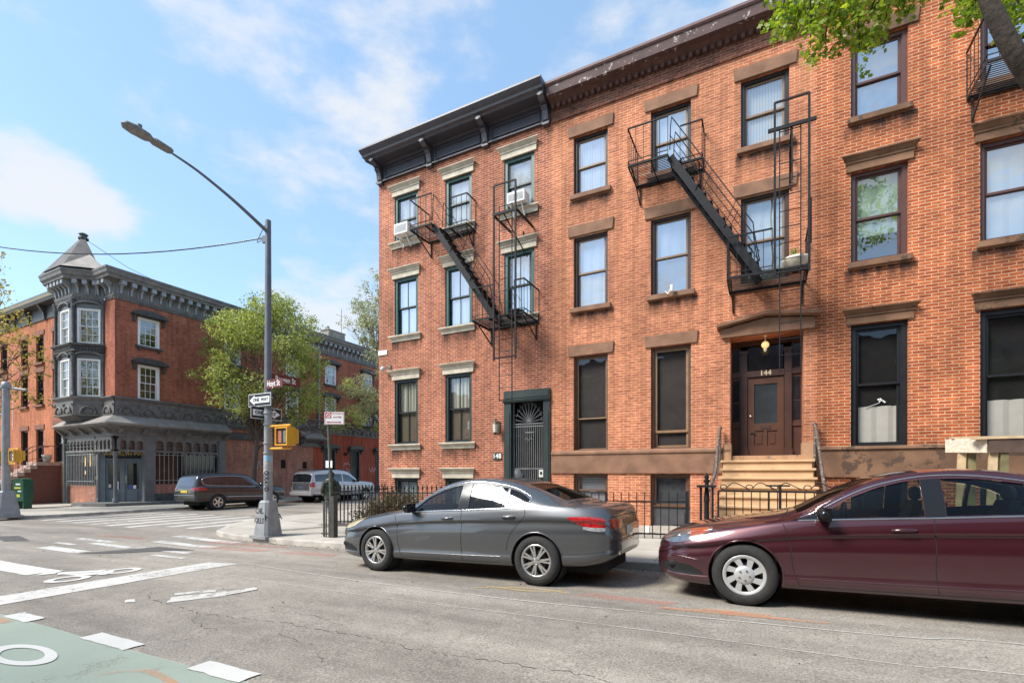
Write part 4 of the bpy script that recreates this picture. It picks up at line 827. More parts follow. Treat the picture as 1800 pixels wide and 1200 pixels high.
dk=thing('flower_pot','low dark basin resting on the lower balcony of the green windowed house','planter',(-6.2,12.2,5.85)); MB().lathe([(0,5.84),(.16,5.84),(.22,5.98),(.24,6.0),(.20,6.0),(.15,5.88),(0,5.88)],(-6.15,12.2,0),16).build('pot',BLACKP,dk)
# ---------------------------------------------------------------- iron fences
def picket_fence(name,label,x0,x1,y,zb,h,step,spear=True,ends=(),m=IRON,side=None):
    t=thing(name,label,'fence',((x0+x1)/2,y,zb((x0+x1)/2))); n=int((x1-x0)/step)
    r=MB()
    for zz in ((h-.14,.12) if spear else (h-.20,.10)): r.bar((x0,y,zb(x0)+zz),(x1,y,zb(x1)+zz),.016,.035)
    r.build('rail',m,t)
    for i in range(n+1):
        x=x0+i*(x1-x0)/n; z=zb(x); p=MB(); p.bar((x,y,z),(x,y,z+h-.03),.017)
        if spear: p.lathe([(0,h-.06),(.022,h-.05),(.012,h-.03),(.026,h),(.0,h+.09)],(x,y,z),6); p.bar((x-.035,y,z+h-.02),(x+.035,y,z+h-.02),.012)
        else: p.ball((x,y,z+h-.02),.016,6,4)
        p.build('picket',m,t)
    return t
ws=lambda x: walk(x,10.2)

f1=picket_fence('iron_fence','black spear topped iron fence round the corner yard with the bush',-11.35,-6.95,10.35,ws,1.12,.15)
mb=MB(); mb.box(-11.42,-6.9,10.28,10.42,-.3,-.06); mb.build('fence_plinth',M('dark_plinth',(.07,.055,.05),.85,var=.3),f1)
mb=MB(); y=10.35
while y<12.7: mb.bar((-11.35,y,walk(-11.35,y)),(-11.35,y,walk(-11.35,y)+1.09),.017); mb.lathe([(.022,1.05),(.026,1.10),(0,1.2)],(-11.35,y,walk(-11.35,y)),6); y+=.15
mb.bar((-11.35,10.35,.85),(-11.35,12.75,.87),.016,.035); mb.build('side_panel',IRON,f1)
f2=picket_fence('iron_fence','plain black iron fence between the parked cars in front of the stoop',-5.2,-1.35,10.45,lambda x:walk(x,10.4),.98,.165,spear=False)
mb=MB()
for x in (-3.02,-1.32):
    z=walk(x,10.4); mb.bar((x,10.45,z),(x,10.45,z+1.0),.05)
mb.build('post',IRON,f2)
np_=MB(); x,y,z=-.95,10.45,walk(-.95,10.4)
for dx in (-.11,.11):
    for dy in (-.11,.11): np_.bar((x+dx,y+dy,z),(x+dx,y+dy,z+1.08),.025)
np_.cyl((x,y,z),(x,y,z+.8),.045); np_.cyl((x,y,z+.8),(x,y,z+1.08),.06,.035); np_.box(x-.17,x+.17,y-.17,y+.17,z+1.08,z+1.12); np_.lathe([(.05,1.12),(.03,1.16),(.07,1.2),(.03,1.25),(.055,1.28),(.0,1.38)],(x,y,z),10)
pst=thing('newel_post','ornate black iron gate post with pointed finial','post',(x,y,z)); np_.build('post_body',IRON,pst)
gt=thing('iron_gate','low black scrolled iron gate across the foot of the tan stoop','gate',(.2,10.2,walk(0,10.3)))
mb=MB(); z=walk(0,10.3); x0,x1=-.72,1.9
mb.bar((x0,10.25,z+.12),(x1,10.25,z+.12),.025,.035); mb.bar((x0,10.25,z+1.0),(x1,10.25,z+1.0),.025,.035); mb.bar((.34,10.24,z+.5),(.34,10.24,z+1.13),.045); mb.bar((.2,10.24,z+.52),(.5,10.24,z+.52),.03); mb.bar((.1,10.24,z+1.11),(.5,10.24,z+1.11),.03)
n=18
for i in range(n+1): x=x0+i*(x1-x0)/n; mb.bar((x,10.25,z),(x,10.25,z+1.0),.018 if i%6 else .035)
mb.build('gate_frame',IRON,gt)
mb=MB()
for c in (-.45,.0,.42,.95,1.4):
    P=[(c-.18+.07*math.cos(t)*(1-t/12),10.25,z+1.07+.06*math.sin(t)*(1-t/12)) for t in [k*.6 for k in range(9)]]
    mb.tube(P,.009,5); mb.tube(catmull([(c-.13,10.25,z+1.05),(c,10.25,z+1.16),(c+.15,10.25,z+1.10),(c+.28,10.25,z+1.03)],5),.009,5)
mb.build('scroll',IRON,gt)
# white utility box by the fence
mb=MB(); mb.box(-2.36,-2.24,11.2,11.3,.02,.20); tag(mb.build('utility_box',WHITEP,bevel=.01),'tiny white box low behind the black fence pickets','box')
# bush
def leaf_mesh(name,pts,size,m,parent=None,seed=1,aspect=.55,jit=.4,flat=0.0,five=False,droop=0):
    rng=np.random.default_rng(seed); n=len(pts); P=np.asarray(pts,float)
    a=rng.normal(size=(n,3)); a[:,2]*=(1-flat); a/=np.linalg.norm(a,axis=1)[:,None]+1e-9
    b=rng.normal(size=(n,3)); b-= (b*a).sum(1)[:,None]*a; b/=np.linalg.norm(b,axis=1)[:,None]+1e-9
    if droop: 
        a=a*(1-droop)+np.array([0,0,-1])*droop; a/=np.linalg.norm(a,axis=1)[:,None]; b-=(b*a).sum(1)[:,None]*a; b/=np.linalg.norm(b,axis=1)[:,None]+1e-9
    s=size*(1+jit*rng.uniform(-1,1,n))[:,None]; nrm=np.cross(a,b)
    if five:   # lobed leaf outline
        tpl=[(-.45,0),(-.32,.30),(-.05,.20),(.02,.52),(.22,.24),(.60,0),(.22,-.24),(.02,-.52),(-.05,-.20),(-.32,-.30)]
    else: tpl=[(-.5,0),(-.1,aspect*.5),(.5,0),(-.1,-aspect*.5)]
    k=len(tpl); V=np.zeros((n*k,3))
    bend=rng.uniform(-.25,.25,n)[:,None]
    for i,(u,v) in enumerate(tpl): V[i::k]=P+s*(a*u+b*v+nrm*(bend*abs(v)+.12*u*u))
    me=bpy.data.meshes.new(name); me.vertices.add(n*k); me.vertices.foreach_set('co',V.ravel()); me.loops.add(n*k); me.loops.foreach_set('vertex_index',np.arange(n*k,dtype=np.int32))
    me.polygons.add(n); me.polygons.foreach_set('loop_start',np.arange(0,n*k,k,dtype=np.int32)); me.polygons.foreach_set('loop_total',np.full(n,k,dtype=np.int32)); me.update(); me.validate()
    me.materials.append(m); o=bpy.data.objects.new(name,me); link(o,parent); return o
def leafmat(name,c1,c2,c3,trans=.45):
    m=bpy.data.materials.new(name); m.use_nodes=True; t=m.node_tree; t.nodes.clear(); L=t.links.new
    g=N(t,'ShaderNodeNewGeometry'); r=N(t,'ShaderNodeValToRGB'); e=r.color_ramp.elements; e[0].color=c1+(1,); e[1].color=c3+(1,); x=e.new(.5); x.color=c2+(1,); L(g.outputs['Random Per Island'],r.inputs[0])
    d=N(t,'ShaderNodeBsdfDiffuse'); tr=N(t,'ShaderNodeBsdfTranslucent'); gl=N(t,'ShaderNodeBsdfGlossy'); gl.inputs['Roughness'].default_value=.45; gl.inputs[0].default_value=(.5,.5,.5,1)
    hs=N(t,'ShaderNodeHueSaturation'); hs.inputs['Value'].default_value=1.5; hs.inputs['Saturation'].default_value=1.1; L(r.outputs[0],hs.inputs['Color']); L(r.outputs[0],d.inputs[0]); L(hs.outputs[0],tr.inputs[0])
    m1=N(t,'ShaderNodeMixShader'); m1.inputs[0].default_value=trans; L(d.outputs[0],m1.inputs[1]); L(tr.outputs[0],m1.inputs[2]); m2=N(t,'ShaderNodeMixShader'); m2.inputs[0].default_value=.06; L(m1.outputs[0],m2.inputs[1]); L(gl.outputs[0],m2.inputs[2])
    o=N(t,'ShaderNodeOutputMaterial'); L(m2.outputs[0],o.inputs[0]); return m
def blob_pts(rng,c,r,n,shell=.55):
    d=rng.normal(size=(n,3)); d/=np.linalg.norm(d,axis=1)[:,None]; rad=(shell+(1-shell)*rng.random(n))[:,None]; return np.array(c)+d*rad*np.array(r)
rng=np.random.default_rng(5)
BK=M('bark',(.085,.065,.05),.9,var=.35,scale=12,bump=.8,bscale=30); BK2=M('bark_light',(.13,.105,.085),.9,var=.35,scale=12,bump=.6)
bush=thing('bush','brown green clipped shrub behind the spear topped fence','shrub',(-9.7,11.2,-.1))
pts=np.vstack([blob_pts(rng,(-9.9+rng.uniform(-.9,.9),11.15+rng.uniform(-.3,.3),.35+rng.uniform(-.3,.42)),(.42,.38,.34),260,.2) for _ in range(22)])
leaf_mesh('foliage',pts,.065,leafmat('bush_leaf',(.07,.06,.03),(.11,.10,.045),(.20,.13,.07),.25),bush,3)
mb=MB()
for i in range(26): a=rng.uniform(0,6.28); mb.tube([(-9.9+.2*math.cos(a)*rng.random(),11.15,-.15),(-9.9+.85*math.cos(a),11.15+.35*math.sin(a),.35+.3*rng.random())],[.02,.006],5)
mb.build('stem',BK,bush)
# ---------------------------------------------------------------- vehicles
def interp(tab,x):
    xs_=[t[0] for t in tab]; 
    if x<=xs_[0]: return tab[0][1]
    if x>=xs_[-1]: return tab[-1][1]
    i=max(k for k in range(len(xs_)) if xs_[k]<=x); i=min(i,len(tab)-2)
    def m(k):
        if k<=0 or k>=len(tab)-1: return 0 if False else ((tab[min(k+1,len(tab)-1)][1]-tab[max(k-1,0)][1])/(tab[min(k+1,len(tab)-1)][0]-tab[max(k-1,0)][0]))
        a=(tab[k][1]-tab[k-1][1])/(tab[k][0]-tab[k-1][0]); b=(tab[k+1][1]-tab[k][1])/(tab[k+1][0]-tab[k][0])
        return 0 if a*b<=0 else 2*a*b/(a+b)
    h=tab[i+1][0]-tab[i][0]; t=(x-tab[i][0])/h; y0,y1=tab[i][1],tab[i+1][1]; m0,m1=m(i)*h,m(i+1)*h
    return y0*(2*t**3-3*t*t+1)+m0*(t**3-2*t*t+t)+y1*(-2*t**3+3*t*t)+m1*(t**3-t*t)
def loft_body(S,xs_,inset=0,sub=4,zfloor=None):
    rings=[]
    for x in xs_:
        zb=interp(S['zb'],x); zs_=interp(S['zs'],x); hw=interp(S['hw'],x)-inset; hb=interp(S['hb'],x)-inset; zt=interp(S['zt'],x)-inset*.7; hr=interp(S['hr'],x)-inset; ze=interp(S['ze'],x)-inset*.6
        if zfloor is not None: zb=zfloor
        ze=min(ze,zt-.004); zs_=min(zs_,ze-.01)
        H=zs_-zb; cr=S.get('crease',0) if inset==0 else 0
        P=[(0,zb),(.72*hw,zb),(.93*hw,zb+.03*min(1,H)),(.990*hw,zb+.15*H),(.978*hw,zb+.24*H),(hw*.990,zb+.42*H),(hw*.996,zb+.60*H),(hw*(.992-cr),zb+.755*H),(hw*1.0,zb+.795*H),(hb+(hw-hb)*.62,zb+.90*H),(hb,zs_),(hb+(hr-hb)*.45+.012,zs_+(ze-zs_)*.5),(hr,ze),(hr*.86,ze+(zt-ze)*.55),(hr*.55,ze+(zt-ze)*.88),(0,zt)]
        Q=[]
        for i in range(len(P)-1):
            a=P[max(i-1,0)] if i>0 else (-P[1][0],P[1][1]); b=P[i]; c=P[i+1]; d=P[i+2] if i+2<len(P) else (-P[-2][0],P[-2][1])
            for k in range(sub):
                t=k/sub; Q.append(tuple(.5*((2*b[j])+(c[j]-a[j])*t+(2*a[j]-5*b[j]+4*c[j]-d[j])*t*t+(3*b[j]-a[j]-3*c[j]+d[j])*t**3) for j in (0,1)))
        Q.append(P[-1]); full=[(x,-y,z) for y,z in Q]+[(x,y,z) for y,z in Q[-2:0:-1]]; rings.append(full)
    n=len(rings[0]); vs=sum(rings,[]); fs=[(i*n+k,i*n+(k+1)%n,(i+1)*n+(k+1)%n,(i+1)*n+k) for i in range(len(rings)-1) for k in range(n)]
    fs.append(tuple(range(n))); fs.append(tuple(range((len(rings)-1)*n,len(rings)*n))[::-1]); return vs,fs
def raw_obj(vs,fs,name='tmp'):
    me=bpy.data.meshes.new(name); me.from_pydata(vs,[],fs); bm=bmesh.new(); bm.from_mesh(me); bmesh.ops.recalc_face_normals(bm,faces=bm.faces); bm.to_mesh(me); bm.free(); o=bpy.data.objects.new(name,me); COL.objects.link(o); return o
def boolean(o,cutters):
    for c in cutters:
        m=o.modifiers.new('b','BOOLEAN'); m.operation='DIFFERENCE'; m.solver='EXACT'; m.object=c
    dg=bpy.context.evaluated_depsgraph_get(); dg.update(); me=bpy.data.meshes.new_from_object(o.evaluated_get(dg)); o.modifiers.clear(); old=o.data; o.data=me; bpy.data.meshes.remove(old)
    for c in cutters: d=c.data; bpy.data.objects.remove(c); bpy.data.meshes.remove(d)
def dens(tab,n):
    """resample outline columns (x,lo,hi)"""
    out=[]
    for i in range(n+1):
        x=tab[0][0]+(tab[-1][0]-tab[0][0])*i/n
        k=max(j for j in range(len(tab)) if tab[j][0]<=x+1e-9); k=min(k,len(tab)-2); t=(x-tab[k][0])/(tab[k+1][0]-tab[k][0]); out.append((x,tab[k][1]+(tab[k+1][1]-tab[k][1])*t,tab[k][2]+(tab[k+1][2]-tab[k][2])*t))
    return out
def KX(S,x):
    k=S.get('kx'); return x if (not k or x<k[0]) else k[0]+(x-k[0])*k[1]
class Car:
    def __init__(s,name,label,cat,S,paint,group=None):
        s.S=S; s.root=thing(name,label,cat,(0,0,0),group); s.paint=paint
        L=S['L']; xs_=sorted(set([0,.012,.03,.06]+[round(.1+.05*i,3) for i in range(int((L-.2)/.05)+1)]+[L-.06,L-.03,L-.012,L]))
        vs,fs=loft_body(S,xs_); o=raw_obj(vs,fs,'body'); s.body=o
        bm=bmesh.new(); bm.from_mesh(o.data); bmesh.ops.triangulate(bm,faces=bm.faces); s.bvh=BVHTree.FromBMesh(bm); bm.free()
    def hit(s,o,d):
        r=s.bvh.ray_cast(Vector(o),Vector(d)); return r[0],r[1]
    def side(s,x,z,sg,off=0.0):
        x=KX(s.S,x)
        p,n=s.hit((x,sg*3,z),(0,-sg,0)); 
        if p is None: return Vector((x,sg*.9,z))
        return p+n*off if n.y*sg>0 else p-n*off
    def top(s,x,y,off=0.0):
        x=KX(s.S,x)
        p,n=s.hit((x,y,4),(0,0,-1)); 
        return p+n*off*(1 if n.z>0 else -1)
    def end(s,y,z,sg,off=0.0):
        p,n=s.hit((s.S['L']/2+sg*6,y,z),(-sg,0,0))
        if p is None: return Vector((s.S['L'] if sg>0 else 0,y,z))
        return p+n*off*(1 if n.x*sg>0 else -1)
    def panel(s,tab,kind,off,nm,m,sg=-1,nx=14,nz=6,parent=None,mirror=True,thick=.0):
        cols=dens(tab,nx); out=[]
        for sgn in ((sg,-sg) if (mirror and kind=='side') else (sg,)):
            mb=MB(); vs=[]
            for (a,lo,hi) in cols:
                for k in range(nz+1):
                    b=lo+(hi-lo)*k/nz
                    p=s.side(a,b,sgn,off) if kind=='side' else s.top(a,b,off) if kind=='top' else s.end(a,b,sg,off); vs.append(tuple(p))
            mb.add(vs,[(i*(nz+1)+k,(i+1)*(nz+1)+k,(i+1)*(nz+1)+k+1,i*(nz+1)+k+1) for i in range(nx) for k in range(nz)],True)
            o=mb.build(nm,m,parent or s.root,recalc=False); out.append(o)
            if thick: q=o.modifiers.new('t','SOLIDIFY'); q.thickness=thick; q.offset=-1
        return out
    def path(s,pts,kind,r,nm,m,sg=-1,off=0,parent=None,mirror=True,n=6,closed=False,sub=5):
        out=[]
        P=catmull([(a,b,0) for a,b in pts],sub)
        for sgn in ((sg,-sg) if (mirror and kind=='side') else (sg,)):
            Q=[(s.side(p.x,p.y,sgn,off) if kind=='side' else s.top(p.x,p.y,off) if kind=='top' else s.end(p.x,p.y,sg,off)) for p in P]
            mb=MB(); mb.tube(Q,r,n); out.append(mb.build(nm,m,parent or s.root))
        return out
    def prism(s,tab,kind,lo=-3,hi=3,nx=16):
        cols=dens(tab,nx); poly=[(a,b) for a,b,c in cols]+[(a,c) for a,b,c in reversed(cols)]
        mb=MB(); n=len(poly); f=(lambda p,h:(p[0],h,p[1])) if kind=='side' else (lambda p,h:(p[0],p[1],h))
        vs=[f(p,lo) for p in poly]+[f(p,hi) for p in poly]; fs=[(i,(i+1)%n,(i+1)%n+n,i+n) for i in range(n)]+[tuple(range(n))[::-1],tuple(range(n,2*n))]
        return raw_obj(vs,fs,'cut')
    def finish(s,cavity=None,windows=(),tops=(),wheels=(),wr=.37,wy=.62):
        o=s.body
        if cavity:
            x0,x1,zf=cavity; vs,fs=loft_body(s.S,[x0+(x1-x0)*i/40 for i in range(41)],inset=.045,sub=3,zfloor=zf); boolean(o,[raw_obj(vs,fs,'cav')])
        cs=[s.prism(t,'side') for t in windows]
        if cs: boolean(o,cs)
        cs=[s.prism(t,'top',lo,hi) for t,lo,hi in tops]
        if cs: boolean(o,cs)
        cs=[]
        for x in wheels:
            for sg in (-1,1):
                mb=MB(); mb.cyl((x,sg*wy,s.S['wz']),(x,sg*1.4,s.S['wz']),wr,n=40); cs.append(raw_obj(mb.v,[f for f in mb.f],'cut'))
        # clean single-shell cutters
        for c in cs:
            bm=bmesh.new(); bm.from_mesh(c.data); bmesh.ops.remove_doubles(bm,verts=bm.verts,dist=1e-4); bmesh.ops.recalc_face_normals(bm,faces=bm.faces); bm.to_mesh(c.data); bm.free()
        boolean(o,cs)
        o.data.materials.clear(); o.data.materials.append(s.paint)
        for p in o.data.polygons: p.use_smooth=True
        o.data.set_sharp_from_angle(angle=R(32)); o.parent=s.root; o.name='body'
        # wheel arch lips
        mb=MB()
        for x in wheels:
            for sg in (-1,1):
                Q=[]
                for k in range(21):
                    t=R(-15+k*210/20); px,pz=x+(wr+.004)*math.cos(t),s.S['wz']+(wr+.004)*math.sin(t)
                    if pz>interp(s.S['zb'],px)+.02: Q.append(s.side(px,pz,sg,-.004))
                if len(Q)>2: mb=MB(); mb.tube(Q,.012,6); mb.build('arch_lip',s.paint,s.root)
        mb=MB()
        for x in wheels:      # dark liners
            for sg in (-1,1): 
                mb=MB(); mb.lathe([(wr-.012,sg*.60),(wr-.012,sg*.86)],(x,0,s.S['wz']),28,'y'); mb.lathe([(0,sg*.60),(wr-.012,sg*.60)],(x,0,s.S['wz']),28,'y'); mb.build('wheel_liner',M('liner_black',(.01,.01,.01),.95),s.root)
def wheel(design,r=.333,w=.215,rr=.215,rimm=None):
    """wheel built at the origin, outer face towards -y"""
    t=MB(); pr=[(rr,.09),(rr+.02,-.0),(rr+.005,-w/2+.012),(rr+.03,-w/2-.002),(r-.035,-w/2+.004),(r-.008,-w/2+.03),(r,-w/2+.055),(r,w/2-.05),(r-.02,w/2-.01),(rr,w/2)]
    t.lathe(pr,n=40,axis='y'); ty=t.build('wheel',M('tyre_rubber',(.022,.021,.020),.85,var=.25,scale=20,bump=.2),None)
    for k in range(3): pass
    rm=MB(); d=-w/2+.018; rm.lathe([(rr+.004,d-.004),(rr-.008,d-.012),(rr-.022,d),(rr-.03,d+.05)],n=40,axis='y')
    if design=='spoke':
        for k in range(7):
            a0=2*pi*k/7+.2
            for da in (-.13,.13):
                a=a0+da; p0=(.045*math.cos(a0+da*.6),d+.012,.045*math.sin(a0+da*.6)); p1=((rr-.012)*math.cos(a),d+.006,(rr-.012)*math.sin(a)); rm.bar(p0,p1,.026,.024,up=(0,1,0))
        rm.lathe([(0,d-.004),(.035,d-.004),(.06,d+.01),(.06,d+.04)],n=20,axis='y')
    elif design=='cover':
        rm.lathe([(0,d-.022),(.075,d-.020),(.10,d-.008),(.105,d+.0)],n=28,axis='y')
        for k in range(8):
            a=2*pi*k/8+.1; c=lambda q,ra:(ra*math.cos(q),d-.006,ra*math.sin(q))
            P=[c(a-.30,.085),c(a+.30,.085),c(a+.36,rr-.008),c(a+.02,rr-.008)]; Q=[(p[0],p[1]+.02,p[2]) for p in P]
            rm.add(P+Q,[(0,1,2,3),(7,6,5,4),(0,4,5,1),(1,5,6,2),(2,6,7,3),(3,7,4,0)])
            P=[c(a+.18,rr*.72),c(a+.55,rr-.008),c(a+.36,rr-.008)]; rm.add(P,[(0,1,2)])
        rm.lathe([(rr-.004,d-.004),(rr-.03,d-.010),(rr-.034,d+.01)],n=40,axis='y')
    elif design=='five':
        for k in range(5):
            a=2*pi*k/5+.3; rm.bar((.03*math.cos(a),d+.01,.03*math.sin(a)),((rr-.012)*math.cos(a),d+.006,(rr-.012)*math.sin(a)),.075,.03,up=(0,1,0))
        rm.lathe([(0,d-.006),(.05,d-.004),(.075,d+.01),(.075,d+.04)],n=20,axis='y')
    ro=rm.build('rim',rimm or M('alloy',(.55,.54,.53),.32,var=.06,metal=.85),ty)
    dk=MB(); dk.lathe([(0,d+.075),(rr-.02,d+.075),(rr-.004,d+.02)],n=28,axis='y'); dk.lathe([(0,d+.045),(.135,d+.045),(.135,d+.07)],n=24,axis='y'); dk.build('brake_disc',M('brake_dark',(.03,.03,.032),.6,metal=.3),ty)
    ln=MB()
    for k in range(5): a=2*pi*k/5+.5; q=.05 if design!='cover' else .055; ln.cyl((q*math.cos(a),d+.0 if design!='cover' else d-.02,q*math.sin(a)),(q*math.cos(a),(d-.012) if design!='cover' else d-.030,q*math.sin(a)),.011,n=6)
    ln.build('lug_nut',M('lug',(.18,.18,.18),.4,metal=.6),ty)
    return ty
def place_wheels(car,wh,xs_,z,yo):
    first=True
    for x in xs_:
        for sg in (-1,1):
            o=wh if first else copy_tree(wh,car.root); first=False
            o.parent=car.root; o.location=(x,sg*yo,z); o.rotation_euler=(0,random.uniform(0,1) if sg<0 else .4,0 if sg<0 else pi)
def paint(name,col,metal=.55,rough=.34,flake=.1,dust=.0):
    m,t,b=principled(name); L=t.links.new; b.inputs['Metallic'].default_value=metal; b.inputs['Roughness'].default_value=rough; b.inputs['Coat Weight'].default_value=1; b.inputs['Coat Roughness'].default_value=.035
    co=N(t,'ShaderNodeTexCoord'); n=N(t,'ShaderNodeTexNoise'); n.inputs['Scale'].default_value=2.5; n.inputs['Detail'].default_value=8; L(co.outputs['Object'],n.inputs[0])
    sp=N(t,'ShaderNodeSeparateXYZ'); L(co.outputs['Object'],sp.inputs[0]); mr=N(t,'ShaderNodeMapRange'); mr.inputs[1].default_value=.55; mr.inputs[2].default_value=.16; mr.inputs[3].default_value=0; mr.inputs[4].default_value=.40; L(sp.outputs[2],mr.inputs[0])
    mu=N(t,'ShaderNodeMath',operation='MULTIPLY'); L(mr.outputs[0],mu.inputs[0]); L(n.outputs[0],mu.inputs[1])
    ad=N(t,'ShaderNodeMath',operation='ADD'); ad.inputs[1].default_value=dust; L(mu.outputs[0],ad.inputs[0])
    mx=N(t,'ShaderNodeMix',data_type='RGBA'); L(ad.outputs[0],mx.inputs[0]); mx.inputs[6].default_value=col+(1,); mx.inputs[7].default_value=(.16,.145,.13,1); L(mx.outputs[2],b.inputs['Base Color'])
    f=N(t,'ShaderNodeTexNoise'); f.inputs['Scale'].default_value=900; L(co.outputs['Object'],f.inputs[0]); bp=N(t,'ShaderNodeBump'); bp.inputs['Strength'].default_value=.04; bp.inputs['Distance'].default_value=.001; L(f.outputs[0],bp.inputs['Height']); L(bp.outputs[0],b.inputs['Normal'])
    return m
CHROME=M('chrome',(.62,.62,.62),.12,metal=1,var=.03); SEAM=M('seam_black',(.006,.006,.006),.8); TRIMB=M('black_trim',(.010,.010,.011),.18,var=.1,spec=.35); CARGL=glass('car_glass',tint=(.46,.52,.48),refl=.03,wav=.01,gcol=.30); CARGLD=glass('tinted_glass',tint=(.06,.06,.065),refl=.10)
REDL=M('red_lens',(.36,.010,.012),.12,var=.45,scale=26,coat=1); CLRL=M('clear_lens',(.50,.50,.50),.08,var=.3,scale=20,metal=.5,coat=1); AMBER=M('amber_lens',(.30,.06,.02),.15,coat=1); HLENS=M('headlight_lens',(.20,.21,.22),.06,var=.5,scale=11,metal=.7,coat=1); TAN=M('tan_seat',(.17,.135,.10),.8,var=.1); OLDL=M('yellowed_lens',(.45,.36,.20),.15,var=.3,scale=8,coat=1)
SED=dict(L=4.93,wz=.333,crease=.022,
 zb=[(0,.36),(.08,.24),(.3,.19),(.6,.17),(1,.19),(1.6,.20),(3.3,.215),(3.9,.24),(4.4,.27),(4.75,.33),(4.93,.42)],
 zs=[(0,.52),(.1,.62),(.3,.71),(.6,.775),(1,.85),(1.4,.915),(1.7,.945),(2.6,1.0),(3.4,1.03),(3.8,1.05),(4.2,1.045),(4.6,1.02),(4.8,.97),(4.93,.78)],
 hw=[(0,.52),(.04,.62),(.12,.735),(.3,.835),(.6,.898),(1,.918),(1.8,.922),(3.2,.922),(3.9,.918),(4.4,.892),(4.7,.845),(4.86,.76),(4.93,.62)],
 hb=[(0,.48),(.04,.58),(.12,.70),(.3,.79),(.6,.84),(1,.86),(1.6,.875),(3.2,.88),(3.9,.86),(4.4,.82),(4.7,.77),(4.86,.70),(4.93,.58)],
 hr=[(0,.40),(.1,.55),(.3,.66),(.6,.73),(1,.755),(1.4,.76),(1.65,.735),(1.9,.73),(2.2,.705),(2.6,.69),(3.1,.68),(3.5,.685),(3.8,.70),(4.1,.725),(4.4,.73),(4.7,.70),(4.86,.62),(4.93,.48)],
 zt=[(0,.58),(.03,.66),(.1,.725),(.3,.805),(.6,.87),(1,.94),(1.3,.985),(1.45,1.02),(1.7,1.145),(2.0,1.30),(2.25,1.40),(2.5,1.45),(2.8,1.468),(3.1,1.455),(3.4,1.405),(3.7,1.31),(4.0,1.195),(4.2,1.12),(4.32,1.09),(4.5,1.085),(4.72,1.075),(4.82,1.045),(4.89,.96),(4.93,.84)],
 ze=[(0,.55),(.03,.62),(.1,.69),(.3,.765),(.6,.825),(1,.885),(1.35,.94),(1.55,.985),(1.7,1.07),(2.0,1.235),(2.25,1.335),(2.5,1.39),(2.8,1.41),(3.1,1.395),(3.4,1.335),(3.7,1.235),(4.0,1.135),(4.2,1.08),(4.4,1.06),(4.72,1.045),(4.82,1.01),(4.89,.93),(4.93,.81)])
for k_ in ('zb','zs','hw','hb','hr','zt','ze'): SED[k_]=[(a if a<4.15 else 4.15+(a-4.15)*.84,b) for a,b in SED[k_]]
SED['L']=4.15+.78*.84; SED['kx']=(4.15,.84)
